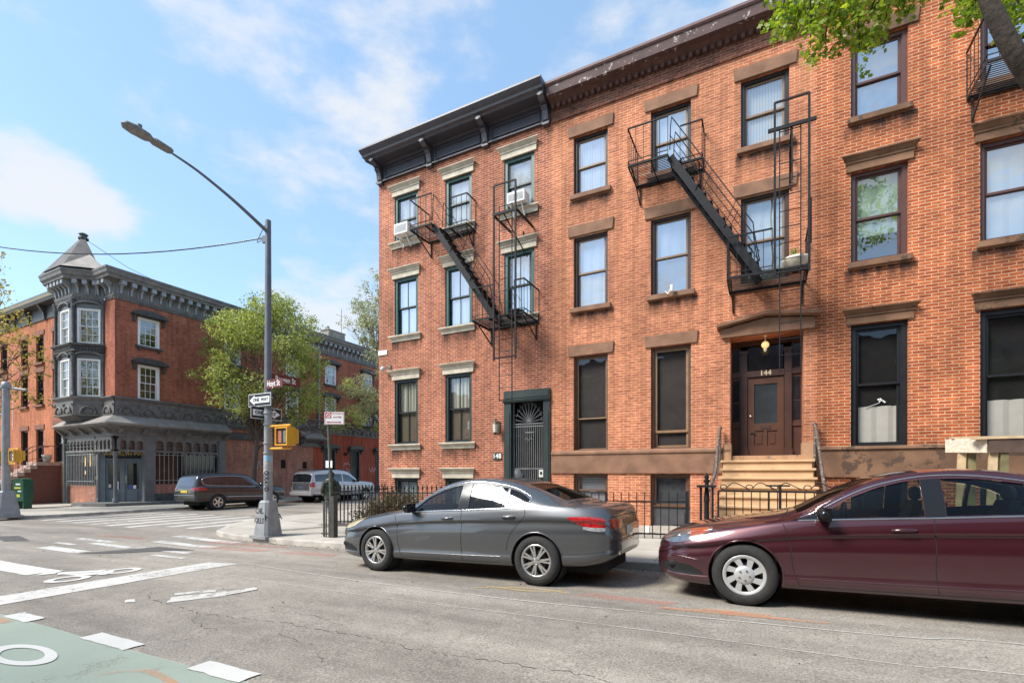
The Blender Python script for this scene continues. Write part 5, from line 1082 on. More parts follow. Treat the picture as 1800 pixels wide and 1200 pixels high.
def sedan(name,label,pm,wdesign,rimm,lensm,front_amber):
    c=Car(name,label,'car',SED,pm); r=c.root
    w1=[(1.68,.955,.965),(1.95,.97,1.165),(2.2,.985,1.275),(2.4,.99,1.33),(2.54,1.0,1.352)]; w2=[(2.70,1.005,1.36),(3.0,1.02,1.352),(3.30,1.035,1.30)]; w3=[(3.335,1.038,1.290),(3.5,1.048,1.235),(3.60,1.055,1.18),(3.655,1.12,1.14)]
    ws_=[(1.50,-.66,.66),(1.8,-.62,.62),(2.22,-.54,.54)]; rs=[(3.52,-.52,.52),(3.8,-.56,.56),(4.13,-.62,.62)]
    c.finish(cavity=(1.30,4.22,.32),windows=[w1,w2,w3],tops=[(ws_,.98,2),(rs,1.06,2)],wheels=(.98,3.78),wr=.372)
    for t in (w1,w2,w3): c.panel(t,'side',-.012,'window_glass',CARGL)
    c.panel(ws_,'top',-.010,'windshield',CARGL); c.panel(rs,'top',-.010,'rear_window',CARGL)
    c.panel([(2.545,.995,1.35),(2.695,1.003,1.36)],'side',.004,'pillar_trim',TRIMB,nx=3); c.panel([(1.46,.935,.945),(1.66,.95,.975)],'side',.004,'corner_trim',TRIMB,nx=3)
    c.panel([(1.56,.945,.952),(1.67,.955,1.02),(1.70,.958,1.03)],'side',.004,'corner_trim',TRIMB,nx=4)
    up=[(1.52,.96),(1.68,1.03),(1.95,1.19),(2.2,1.30),(2.54,1.378),(2.9,1.385),(3.3,1.325),(3.52,1.25),(3.68,1.16),(3.66,1.10),(3.60,1.035)]
    c.path(up,'side',.009,'chrome_trim',CHROME,off=.003); c.path([(1.50,.935),(1.9,.955),(2.6,.985),(3.2,1.015),(3.60,1.035)],'side',.009,'chrome_trim',CHROME,off=.003)
    # seams
    for P in ([(1.36,.90),(1.42,.72),(1.44,.45),(1.50,.26)],[(2.60,.99),(2.61,.75),(2.60,.5),(2.62,.27)],[(3.60,1.03),(3.62,.92),(3.50,.80),(3.38,.62),(3.33,.45)],[(1.50,.26),(2.1,.262),(2.62,.268),(3.2,.275)],[(4.22,1.06),(4.36,1.03)],[(.28,.70),(.42,.60),(.62,.62)]):
        c.path(P,'side',.0045,'panel_seam',SEAM,off=-.001)
    c.path([(.62,.845),(1.0,.905),(1.35,.955)],'side',.004,'panel_seam',SEAM,off=-.001)
    c.path([(1.36,-.72),(1.42,-.4),(1.44,0),(1.42,.4),(1.36,.72)],'top',.006,'panel_seam',SEAM,off=-.001)
    c.path([(4.16,.70),(4.2,.66),(4.22,.3),(4.22,-.3),(4.2,-.66),(4.16,-.70)],'top',.005,'panel_seam',SEAM,off=-.001)
    # lower body crease highlight strip
    c.path([(1.5,.335),(2.4,.345),(3.25,.36)],'side',.010,'body_crease',pm,off=-.004)
    # handles, mirror
    for x,z in ((2.37,.865),(3.38,.905)):
        for sg in (-1,1):
            p=c.side(x,z,sg); mb=MB(); mb.tube([p+Vector((-.095,sg*.004,-.006)),p+Vector((-.07,sg*.028,0)),p+Vector((.07,sg*.030,.006)),p+Vector((.095,sg*.004,.006))],[.012,.016,.018,.012],8); mb.build('door_handle',pm,r)
            mb=MB(); mb.ball(p+Vector((0,-sg*.004,-.004)),.055,12,6,(1.1,.15,.5)); mb.build('handle_recess',SEAM,r)
    for sg in (-1,1):
        p=c.side(1.72,.965,sg); mb=MB(); q=p+Vector((.0,sg*.13,.045)); mb.ball(q,.125,14,8,(.58,.95,.60)); mb.box(q.x+.0,q.x+.055,q.y-.10,q.y+.10,q.z-.065,q.z+.065); mb.bar(p+Vector((-.01,-sg*.02,0)),q+Vector((0,0,-.05)),.06,.035); mb.build('side_mirror',pm if wdesign=='x' else TRIMB,r)
    # headlights, fogs, grille, plates
    c.panel([(.10,.655,.70),(.2,.645,.745),(.35,.66,.785),(.5,.70,.815),(.66,.80,.835)],'side',.006,'headlight',lensm,nx=14)
    if front_amber: c.panel([(.42,.70,.795),(.5,.72,.812),(.62,.785,.828)],'side',.008,'turn_signal',AMBER,nx=8)
    c.panel([(-.62,.60,.68),(-.3,.56,.67),(.3,.56,.67),(.62,.60,.68)],'end',.005,'grille',M('grille_black',(.02,.02,.02),.4),sg=-1,nx=12)
    c.panel([(.06,.34,.40),(.2,.30,.43),(.42,.29,.40),(.55,.30,.33)],'side',.004,'bumper_recess',SEAM,nx=8); c.path([(.07,.60),(.3,.615),(.55,.64)],'side',.005,'panel_seam',SEAM,off=-.001); c.path([(.04,.50),(.25,.50),(.5,.47)],'side',.006,'bumper_line',pm,off=0)
    c.panel([(-.55,.30,.44),(0,.28,.44),(.55,.30,.44)],'end',.004,'air_intake',SEAM,sg=-1,nx=12)
    mb=MB(); mb.box(-.035,-.015,-.16,.16,.44,.58); mb.build('front_plate',TRIMB,r)
    for sg in (-1,1): 
        mb=MB(); p=c.side(.22,.40,sg,.002); mb.ball(p,.07,10,6,(.8,.3,.6)); mb.build('fog_recess',SEAM,r)
    # tail
    c.panel([(4.24,.905,.915),(4.4,.83,.925),(4.6,.775,.925),(4.74,.765,.91),(4.80,.77,.89)],'side',.006,'tail_light',REDL,nx=16)
    c.panel([(4.48,.765,.80),(4.6,.745,.79),(4.76,.735,.785),(4.80,.745,.78)],'side',.009,'tail_light_clear',CLRL,nx=10)
    for s_ in (-1,1): c.panel([(s_*.74,.77,.89),(s_*.58,.78,.89),(s_*.45,.80,.87)],'end',.006,'tail_light',REDL,sg=1,nx=8)
    mb=MB(); P=[c.end(y,z,1,.006) for z in (.66,.78) for y in (-.17,.17)]; mb.add([tuple(P[0]),tuple(P[1]),tuple(P[3]),tuple(P[2])],[(0,1,2,3)]); mb.build('licence_plate',M('plate',(.55,.52,.42),.5,var=.2,scale=30),r)
    c.path([(-.7,.915),(-.35,.925),(0,.93),(.35,.925),(.7,.915)],'end',.006,'panel_seam',SEAM,sg=1,off=-.001); c.path([(-.75,.60),(-.3,.615),(.3,.615),(.75,.60)],'end',.006,'panel_seam',SEAM,sg=1,off=-.001)
    c.panel([(-.30,.80,.875),(.30,.80,.875)],'end',.005,'plate_recess',TRIMB,sg=1,nx=6)
    c.panel([(-.45,.40,.46),(.45,.40,.46)],'end',.005,'bumper_insert',TRIMB,sg=1,nx=6)
    # badge word on the boot lid
    vs,fs=text_mesh('ACCORD',.05,bold=.001); mb=MB(); mb.add([tuple(c.end(-.48+a,.905+b*1,1,.010)) for a,b in vs],fs); 
    mb.v=[tuple(c.end(-.46+a,.74+b,1,.012)) for a,b in vs]; mb.build('badge_lettering',CHROME,r,recalc=False)
    # interior
    for x in (2.35,3.15):
        for y in ((-.38,.38) if x<3 else (-.38,.38)):
            mb=MB(); mb.box(x-.25,x+.22,y-.24,y+.24,.50,.62); mb.add([(x+.16,y-.24,.6),(x+.16,y+.24,.6),(x+.36,y-.2,1.12),(x+.36,y+.2,1.12),(x+.28,y-.24,.6),(x+.28,y+.24,.6),(x+.44,y-.2,1.12),(x+.44,y+.2,1.12)],[(0,1,3,2),(4,6,7,5),(2,3,7,6),(0,2,6,4),(1,5,7,3)]); mb.ball((x+.40,y,1.20),.12,10,6,(.5,1,.7)); mb.build('seat',TAN,r)
    mb=MB(); mb.prismz([(1.36,-.75),(1.75,-.78),(1.75,.78),(1.36,.75)],.6,.93); mb.build('dashboard',M('dash_dark',(.05,.045,.04),.7),r)
    mb=MB(); mb.tube([(1.95+.02*math.sin(t),-.38+.18*math.cos(t),.93+.18*math.sin(t)) for t in [k*2*pi/18 for k in range(19)]],.014,6); mb.build('steering_wheel',TRIMB,r)
    mb=MB(); mb.box(1.35,4.15,-.8,.8,.33,.35); mb.box(3.75,4.2,-.75,.75,.35,1.04); mb.build('cabin_floor',M('carpet',(.035,.03,.026),.95),r)
    mb=MB(); mb.box(.3,4.6,-.60,.60,.17,.30); mb.build('underbody',M('liner_black',(.01,.01,.01),.95),r)
    wh=wheel(wdesign,rimm=rimm); place_wheels(c,wh,(.98,3.78),.333,.815)
    c.path([(2.0,1.28),(1.6,1.08),(1.45,1.0)],'top',.003,'x',SEAM) if False else None
    return c
def put(c,X,Y,z,rz=0,tilt=0,roll=0): c.root.location=(X,Y,z); c.root.rotation_euler=(roll,tilt,rz)
g_=sedan('parked_sedan','dark grey metallic sedan parked in front of the green windowed house',paint('grey_car_paint',(.090,.092,.096),.55,.33),'spoke',M('alloy',(.62,.60,.58),.28,var=.06,metal=.9),OLDL,False)
YC=5.80+.92; put(g_,-6.41,YC,road(-6.4+2.4,YC)-.021*2.4+.012,0,-math.atan(.021),-.02)
r_=sedan('parked_sedan','dark maroon red sedan parked at the right with silver plastic wheel covers',paint('maroon_car_paint',(.058,.010,.016),.45,.30),'cover',M('silver_plastic',(.46,.46,.45),.42,metal=.35,var=.05),HLENS,True)
put(r_,-1.12,YC,road(-1.12+2.4,YC)-.021*2.4+.012,0,-math.atan(.021),-.02)
# SUVs
def scale_tab(t,k,kz=1): return [(a*k,b*kz) for a,b in t]
SUV=dict(L=4.82,wz=.375,crease=.0,
 zb=[(0,.48),(.2,.38),(.6,.35),(1.2,.35),(3.4,.36),(4.3,.40),(4.7,.44),(4.82,.50)],
 zs=[(0,.80),(.1,.92),(.5,.99),(1.2,1.05),(1.6,1.08),(2.6,1.12),(3.8,1.16),(4.4,1.17),(4.7,1.12),(4.82,.95)],
 hw=[(0,.78),(.06,.84),(.25,.92),(.7,.965),(2,.97),(3.9,.97),(4.5,.945),(4.75,.90),(4.82,.84)],
 hb=[(0,.72),(.06,.78),(.25,.86),(.7,.90),(2,.915),(3.9,.90),(4.5,.87),(4.75,.83),(4.82,.78)],
 hr=[(0,.66),(.2,.76),(.7,.80),(1.2,.81),(1.5,.80),(2,.76),(2.6,.74),(4,.72),(4.4,.71),(4.62,.72),(4.75,.75),(4.82,.72)],
 zt=[(0,.90),(.06,1.0),(.3,1.06),(.8,1.11),(1.25,1.15),(1.5,1.27),(1.85,1.50),(2.1,1.64),(2.4,1.72),(3,1.765),(3.8,1.75),(4.3,1.715),(4.52,1.675),(4.64,1.55),(4.73,1.30),(4.79,1.12),(4.82,1.02)],
 ze=[(0,.86),(.06,.96),(.3,1.02),(.8,1.07),(1.25,1.11),(1.5,1.20),(1.85,1.42),(2.1,1.56),(2.4,1.64),(3,1.685),(3.8,1.675),(4.3,1.64),(4.52,1.60),(4.64,1.48),(4.73,1.24),(4.79,1.06),(4.82,.98)])
def suv(name,label,S,pm,wheels,side_w,rear_w,wr,twin,glassm,plate,kind):
    c=Car(name,label,'suv',S,pm); r=c.root; L=S['L']
    c.finish(wheels=wheels,wr=wr+.05,wy=.66)
    for t in side_w: c.panel(t,'side',.004,'window_glass',glassm)
    c.panel(rear_w,'end',.004,'rear_window',glassm,sg=1)
    return c
DKGL=M('dark_car_glass',(.020,.022,.026),.07,var=.4,scale=3,coat=1); MIDGL=M('smoke_car_glass',(.07,.075,.08),.07,var=.5,scale=3,coat=1)
for k_ in ('zs','zt','ze'): SUV[k_]=[(a,b*1.035) for a,b in SUV[k_]]
bp_=paint('black_suv_paint',(.008,.009,.010),.0,.25)
s1=suv('parked_suv','dark grey estate suv with red tail lights parked before the tavern storefront',SUV,bp_,(.87,3.785),[[(1.62,1.12,1.125),(1.95,1.14,1.38),(2.2,1.15,1.51),(2.5,1.16,1.575),(2.62,1.165,1.585)],[(2.68,1.165,1.59),(3.4,1.19,1.60),(3.52,1.195,1.595)],[(3.58,1.20,1.60),(3.95,1.215,1.585),(4.28,1.24,1.555),(4.42,1.33,1.50)]],[(-.68,1.20,1.48),(-.4,1.18,1.57),(.4,1.18,1.57),(.68,1.20,1.48)],.375,None,DKGL,None,0)
c=s1; r=c.root
c.path([(1.6,1.10),(2.6,1.145),(3.6,1.18),(4.3,1.225),(4.47,1.38),(4.40,1.55),(4.0,1.62),(3,1.645),(2.5,1.61),(2.15,1.53),(1.6,1.12)],'side',.011,'chrome_trim',CHROME,off=.004)
c.path([(1.35,.60),(2.4,.62),(3.35,.64)],'side',.022,'door_molding',CHROME,off=.0)
for P in ([(1.30,1.05),(1.32,.7),(1.40,.33)],[(2.64,1.14),(2.64,.34)],[(3.56,1.17),(3.50,.9),(3.36,.7)]): c.path(P,'side',.007,'panel_seam',SEAM)
c.panel([(4.32,1.0,1.06),(4.5,.98,1.13),(4.7,.97,1.13),(4.76,.98,1.12)],'side',.008,'tail_light',REDL,nx=10)
for s_ in (-1,1): c.panel([(s_*.83,.98,1.12),(s_*.7,.99,1.10),(s_*.55,1.0,1.07)],'end',.008,'tail_light',REDL,sg=1,nx=6)
c.panel([(-.26,.86,.98),(.26,.86,.98)],'end',.012,'licence_plate',M('plate_yellow',(.75,.55,.06),.5,var=.1),sg=1,nx=3)
c.path([(-.8,.74),(0,.75),(.8,.74)],'end',.016,'chrome_trim',CHROME,sg=1,off=.002); c.panel([(-.78,.42,.62),(.78,.42,.62)],'end',.004,'bumper_insert',M('dark_bumper',(.03,.03,.03),.6),sg=1,nx=6)
for sg in (-1,1):
    p=c.side(1.62,1.14,sg); mb=MB(); mb.ball(p+Vector((0,sg*.14,.06)),.13,12,7,(.55,1,.8)); mb.build('side_mirror',bp_,r)
for x,z in ((2.45,1.0),(3.35,1.03)):
    for sg in (-1,1): p=c.side(x,z,sg); mb=MB(); mb.bar(p+Vector((-.1,sg*.02,0)),p+Vector((.1,sg*.02,.0)),.03,.03); mb.build('door_handle',bp_,r)
mb=MB(); mb.box(.3,4.5,-.6,.6,.27,.45); mb.build('underbody',M('liner_black',(.01,.01,.01),.95),r)
wh=wheel('five',r=.395,w=.25,rr=.24); place_wheels(c,wh,(.87,3.785),.395,.83)
put(s1,-24.17,17.95,-.375,-pi/2)
EXP=dict(L=5.24,wz=.40,crease=.0)
for k in ('zb','zs','hw','hb','hr','zt','ze'):
    kz={'zb':1.15,'zs':1.10,'hw':1.03,'hb':1.04,'hr':1.06,'zt':1.11,'ze':1.12}[k]; EXP[k]=[(a*5.24/4.82,b*kz) for a,b in SUV[k]]
q=5.24/4.82
EXP['zt']=[(a*q,b*1.11) for a,b in SUV['zt'] if a<4.2]+[(4.75,1.93),(5.0,1.88),(5.10,1.78),(5.17,1.45),(5.22,1.2),(5.24,1.05)]; EXP['ze']=[(a*q,b*1.115) for a,b in SUV['ze'] if a<4.2]+[(4.75,1.85),(5.0,1.80),(5.10,1.70),(5.17,1.38),(5.22,1.16),(5.24,1.0)]
EXP['zs']=[(a*q,min(b*1.1,1.22)) for a,b in SUV['zs'] if a<4.5]+[(5.1,1.20),(5.2,1.1),(5.24,.95)]
wp_=paint('silver_suv_paint',(.50,.49,.48),.35,.36)
s2_=suv('parked_suv','big silver white suv with dark rear glass parked beyond the street pole',EXP,wp_,(.95,4.05),[[(1.72,1.25,1.26),(2.05,1.255,1.50),(2.35,1.26,1.66),(2.7,1.265,1.73),(2.85,1.27,1.74)],[(2.93,1.27,1.745),(3.78,1.28,1.75)],[(3.90,1.28,1.75),(4.85,1.29,1.70),(4.95,1.30,1.66)]],[(-.78,1.26,1.66),(-.5,1.25,1.74),(.5,1.25,1.74),(.78,1.26,1.66)],.40,None,DKGL,None,1)
c=s2_; r=c.root
for P in ([(1.42,1.15),(1.44,.7),(1.52,.38)],[(2.89,1.24),(2.89,.36)],[(3.85,1.25),(3.80,.9),(3.62,.7)]): c.path(P,'side',.007,'panel_seam',SEAM)
c.panel([(5.04,.98,1.20),(5.14,.98,1.20),(5.20,.99,1.19)],'side',.008,'tail_light',REDL,nx=6)
for s_ in (-1,1): c.panel([(s_*.90,.98,1.2),(s_*.80,.98,1.2),(s_*.76,.99,1.18)],'end',.008,'tail_light',REDL,sg=1,nx=4)
c.panel([(-.72,.78,1.22),(.72,.78,1.22)],'end',.005,'tailgate_panel',M('grey_tailgate',(.09,.09,.09),.4,var=.2),sg=1,nx=6); c.panel([(-.2,.88,1.02),(.2,.88,1.02)],'end',.013,'licence_plate',M('plate_blue',(.12,.16,.22),.5,var=.2),sg=1,nx=3)
mb=MB(); mb.box(5.16,5.30,-.95,.95,.46,.68); mb.build('bumper',M('silver_bumper',(.42,.40,.38),.5,var=.1),r,bevel=.04)
for sg in (-1,1):
    p=c.side(1.78,1.27,sg); mb=MB(); mb.ball(p+Vector((0,sg*.16,.08)),.15,12,7,(.5,1,.85)); mb.build('side_mirror',TRIMB,r)
    mb=MB(); mb.tube([(2.3,sg*.70,1.92),(2.4,sg*.70,1.985),(4.8,sg*.68,2.0),(4.9,sg*.68,1.93)],.022,6); mb.build('roof_rail',TRIMB,r)
for x,z in ((2.7,1.08),(3.65,1.09)):
    for sg in (-1,1): p=c.side(x,z,sg); mb=MB(); mb.bar(p+Vector((-.1,sg*.02,0)),p+Vector((.1,sg*.02,.0)),.03,.03); mb.build('door_handle',wp_,r)
mb=MB(); mb.box(.3,4.9,-.6,.6,.32,.5); mb.build('underbody',M('liner_black',(.01,.01,.01),.95),r)
wh=wheel('five',r=.40,w=.27,rr=.23); place_wheels(c,wh,(.95,4.05),.40,.86)
put(s2_,-24.2,24.9,-.375,-pi/2)
# ---------------------------------------------------------------- corner tavern building
TAV=M('tavern_grey_iron',(.140,.130,.122),.55,var=.28,scale=3,bump=.5,bscale=14,col2=(.20,.21,.215),thr=.60)
TAVD=M('tavern_dark_iron',(.060,.058,.057),.6,var=.35,scale=4,bump=.4,bscale=14,col2=(.10,.10,.10),thr=.62)
TAVM=M('tavern_mid_paint',(.125,.125,.125),.5,var=.15,scale=3,col2=(.20,.15,.14),thr=.70)
LEAD=M('weathered_roof_metal',(.060,.053,.050),.7,var=.5,scale=1.5,bump=.3,col2=(.16,.135,.12),thr=.60); LEADL=M('pale_roof_metal',(.30,.26,.23),.7,var=.25,scale=2,col2=(.2,.16,.13),thr=.6)
BR_T=brick('tavern_brick',(.47,.145,.080),(.33,.090,.052),(.36,.20,.14),.007,stain=.28); BR_T2=brick('tavern_brick_patched',(.50,.15,.085),(.34,.10,.06),(.44,.33,.26),.012,stain=.35,patch=(.42,.27,.19))
T=thing('corner_building','grey and red brick corner tavern with pointed turret and bracketed iron cornice','building',(-32,20,-.35))
X0=-29.8; S=TX(X0); FR=TY(12.8)
sw=[13.84,18.55,22.95,26.42,30.4,33.2,37,41]; ops=[]
for u in sw: ops+=[(u,u+1.05,8.30,9.85),(u,u+1.05,5.42,7.28)]
mb=MB(S); wall_open(mb,12.8,46,5.40,10.55,ops); mb.T=FR; wall_open(mb,-30.95,-29.8,5.4,10.55,[]); wall_open(mb,-35.0,-34.6,5.4,10.55,[])
mb.T=ID; mb.quad((-35,12.8,-.5),(-35,12.8,11.8),(-35,40,11.8),(-35,40,-.5)); T_wall=mb.build('wall',BR_T,T,recalc=False)
def hood(Tf,o,u0,u1,z1,m=TAVD):
    b=MB(Tf); n=12; P=[]
    c=(u0+u1)/2; hw=(u1-u0)/2+.28
    for i in range(n+1): a=pi*(1-i/n); P.append((c+hw*math.cos(a)*1.0,z1+.16+.20*math.sin(a)))
    b.face2([(c-hw,z1+.05)]+P+[(c+hw,z1+.05)],-.02,.30); b.box(c-hw-.05,c+hw+.05,-.02,.36,z1+.06,z1+.15)
    for s_ in (-1,1): b.prof([(0,z1-.32),(.08,z1-.30),(.12,z1-.1),(.26,z1+.05),(0,z1+.05)],c+s_*(hw-.10)-.07,c+s_*(hw-.10)+.07)
    b.box(u0-.05,u1+.05,-.02,.05,z1,z1+.08); b.build('window_hood',m,o)
def tsill(Tf,o,u0,u1,z0):
    b=MB(Tf); b.box(u0-.12,u1+.12,-.1,.14,z0-.12,z0); b.box(u0,u0+.1,0,.1,z0-.24,z0-.12).box(u1-.1,u1,0,.1,z0-.24,z0-.12); b.build('sill',TAVD,o)
GLD=glass('tavern_glass',refl=.12)
for u in sw:
    for z0,z1 in ((8.30,9.85),(5.42,7.28)):
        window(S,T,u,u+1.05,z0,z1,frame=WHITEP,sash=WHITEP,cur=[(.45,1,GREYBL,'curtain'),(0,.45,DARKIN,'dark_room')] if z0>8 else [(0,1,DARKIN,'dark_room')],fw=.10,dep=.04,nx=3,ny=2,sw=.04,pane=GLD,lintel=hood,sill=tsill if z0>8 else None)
def corn(Tf,u0,u1,nm,par,k0=0,k1=0,st=.47,deep=.62,lowdent=True):
    b=MB(Tf); b.prof([(0,10.62),(.08,10.62),(.10,10.70),(.06,10.74),(.06,11.35),(.18,11.42),(.0,11.42)],u0,u1,k0,k1)
    b.prof([(-.3,11.42),(.50,11.42),(.52,11.52),(.60,11.60),(.62,11.72),(.66,11.80),(.66,11.88),(-.3,11.96)],u0,u1,k0,k1); b.prof([(0,10.50),(.05,10.50),(.05,10.62),(0,10.62)],u0,u1,k0,k1)
    n=max(1,int((u1-u0)/.16))
    for i in range(n): u=u0+(u1-u0)*(i+.2)/n; b.box(u,u+.08,.04,.085,10.53,10.60)
    o=b.build(nm,TAV,par); n=max(1,int(round((u1-u0)/st))); 
    for i in range(n):
        b=MB(Tf); u=u0+(u1-u0)*(i+.5)/n; b.box(u-.11,u+.11,.05,.46,11.20,11.42); b.prof([(.06,10.78),(.12,10.80),(.16,11.05),(.30,11.20),(.06,11.20)],u-.05,u+.05); b.box(u-.14,u-.11,.06,.08,10.78,11.2); b.build('modillion',M('grey_modillion',(.27,.285,.30),.5,var=.15,scale=4),o)
    return o
co=corn(S,12.8,46,'cornice',T,1.0,0)
corn(FR,-30.7,-29.8,'cornice',T,0,1.0)
MB(ID).quad((-29.9,12.8,11.9),(-35,12.8,11.9),(-35,46,11.5),(-29.9,46,11.5)).build('roof',M('roof_felt',(.09,.09,.09),.9),T,recalc=False)
# half-octagon bay with turret roof
faces=[((-34.72,12.8),(-33.8,11.88)),((-33.8,11.88),(-31.84,11.88)),((-31.84,11.88),(-30.92,12.8))]
bay=MB(ID); bayo=None; parts=[]
wl=[]
def plane(a,b):
    d=Vector((b[0]-a[0],b[1]-a[1])); L=d.length; d.normalize(); return TG(a[0],a[1],(d.x,d.y)),L
bw=MB(ID); 
for a,b in faces:
    Tf,L=plane(a,b); bw.T=Tf; ww=1.0 if L>1.2 else .7
    if L>1.8: o=[(L/2-.55,L/2+.55)]
    else: o=[(L/2-.5,L/2+.5)]
    ops=[(p,q,8.25,10.05) for p,q in o]+[(p,q,5.46,7.42) for p,q in o]; wall_open(bw,0,L,5.4,10.55,ops,.2)
bayo=bw.build('turret_wall',TAVM,T,recalc=False)
for a,b in faces:
    Tf,L=plane(a,b)
    for z0,z1 in ((8.25,10.05),(5.46,7.42)):
        window(Tf,T,L/2-.5,L/2+.5,z0,z1,frame=WHITEP,sash=WHITEP,cur=[(0,1,M('amber_slat_blind',(.30,.22,.09),.8,var=.35,scale=6),'blind')],fw=.07,dep=.03,nx=3,ny=2,sw=.035,pane=GLD)
    b_=MB(Tf)
    for u in (0,L):     # colonnettes
        for za,zb in ((8.0,10.5),(5.4,7.7)):
            b_.lathe([(.05,za),(.13,za),(.13,za+.1),(.08,za+.16),(.10,za+.4),(.075,za+.5),(.075,zb-.5),(.11,zb-.4),(.08,zb-.3),(.14,zb-.1),(.14,zb)],(u,.03,0),10)
    b_.prof([(-.02,7.62),(.06,7.62),(.08,7.75),(.14,7.80),(.10,7.86),(.10,8.02),(.24,8.12),(.24,8.18),(-.02,8.22)],0,L,.4,.4)
    n=int(L/.14)
    for i in range(n): u=L*(i+.25)/n; b_.box(u,u+.07,.10,.15,7.88,7.97)
    b_.prof([(-.02,10.30),(.05,10.30),(.10,10.42),(.10,10.5),(-.02,10.5)],0,L,.4,.4)
    b_.build('turret_trim',TAVD,bayo)
    corn(Tf,0,L,'turret_cornice',bayo,.41,.41,.42)
    h_=MB(Tf)
    for z1 in (10.10,7.46): # arched window heads
        P=[(L/2+.62*math.cos(a_),z1-.02+.30*math.sin(a_)) for a_ in [pi*(1-k/10) for k in range(11)]]; 
        for i in range(10): h_.add([(P[i][0],.0,P[i][1]),(P[i+1][0],0,P[i+1][1]),(P[i+1][0],.12,P[i+1][1]),(P[i][0],.12,P[i][1]),(P[i][0],0,P[i][1]+.08),(P[i+1][0],0,P[i+1][1]+.08),(P[i+1][0],.12,P[i+1][1]+.08),(P[i][0],.12,P[i][1]+.08)],[(0,1,2,3),(4,7,6,5),(3,2,6,7),(0,4,5,1)])
        if L>1.8: pass
    h_.build('arch_head',TAV,bayo)
# turret roof : truncated pyramid
ap=(-32.65,12.6); base_=[(-35.0,12.9),(-34.15,11.28),(-31.5,11.28),(-30.45,12.45),(-32.4,13.6),(-34.4,13.6)]
rb=MB(ID); tp=[(ap[0]+(x-ap[0])*.07,ap[1]+(y-ap[1])*.07) for x,y in base_]; n=len(base_)
rb.add([(x,y,11.93) for x,y in base_]+[(x,y,14.15) for x,y in tp],[(i,(i+1)%n,(i+1)%n+n,i+n) for i in range(n)]+[tuple(range(n,2*n))])
ro=rb.build('turret_roof',LEAD,T); MB(ID).lathe([(.24,14.08),(.24,14.16),(.17,14.18),(.17,14.32),(.22,14.34),(.1,14.42),(0,14.42)],(ap[0],ap[1],0),8,smooth=False).build('roof_finial',TAVD,ro)
rb=MB(ID); rb.add([(-33.6,11.2,11.95),(-31.5,11.2,11.95),(-30.1,12.55,11.95),(-31.2,12.3,12.85),(-32.4,13,12.6)],[(0,1,3),(1,2,3),(0,3,4),(3,2,4)]); rb.build('roof_gablet',LEADL,ro)
# arch frieze band at first-floor level
def archband(Tf,u0,u1,k0=0,k1=0,par=T):
    b=MB(Tf); b.prof([(-.02,4.42),(.10,4.42),(.12,4.5),(.05,4.52),(.05,5.22),(.14,5.30),(.20,5.36),(.20,5.42),(-.02,5.45)],u0,u1,k0,k1); n=max(1,int(round((u1-u0)/.98))); w_=(u1-u0)/n
    o=b.build('arch_frieze',TAV,par); b=MB(Tf)
    for i in range(n):
        c=u0+w_*(i+.5); P=[(c+.34*math.cos(t),.10,4.55+.36*math.sin(t)) for t in [pi*k/10 for k in range(11)]]; b.tube(P,.05,6); b.lathe([(0,.06),(.20,.10),(.21,.05)],(c,0,4.70),12,'y'); b.lathe([(.05,.10),(.09,.11),(.10,.05)],(c+w_/2,0,5.02),10,'y')
    b.build('arch_relief',TAV,o)
archband(S,12.8,26,.4); archband(S,26,46); archband(FR,-30.95,-29.8,0,.4)
for a,b in faces: Tf,L=plane(a,b); archband(Tf,0,L,.4,.4,bayo)
MB(ID).add([(x,y,5.4) for x,y in ((-34.72,12.8),(-33.8,11.88),(-31.84,11.88),(-30.92,12.8))]+[(x,y,4.44) for x,y in ((-34.72,12.8),(-33.8,11.88),(-31.84,11.88),(-30.92,12.8))]+[(x,y,3.95) for x,y in ((-34.5,12.82),(-33.4,12.5),(-32.0,12.5),(-31.1,12.82))],[(4,5,9,8),(5,6,10,9),(6,7,11,10),(8,9,10,11),(0,1,2,3)]).build('bay_underside',TAVD,bayo,recalc=False)
# lean-to awning + entablature
def awn(Tf,u0,u1,k0=0,k1=0):
    b=MB(Tf); b.prof([(-.02,4.42),(.10,4.42),(.70,4.02),(.72,3.96),(.66,3.93),(-.02,4.2)],u0,u1,k0,k1); b.build('awning_roof',M('dusty_awning',(.26,.235,.21),.8,var=.2,scale=3,col2=(.16,.14,.12),thr=.6),T)
    b=MB(Tf); b.prof([(-.02,3.36),(.14,3.36),(.16,3.44),(.14,3.50),(.14,3.62),(.34,3.74),(.62,3.86),(.66,3.93),(-.02,3.95)],u0,u1,k0,k1); n=max(1,int((u1-u0)/1.15))
    for i in range(n+1): u=u0+.1+(u1-u0-.2)*i/n; b.prof([(.14,3.5),(.30,3.52),(.55,3.78),(.14,3.82)],u-.09,u+.09)
    b.build('entablature',TAV,T)
awn(S,12.8,18.6,1); awn(FR,-35,-29.8,0,1); awn(S,24.1,26.0)
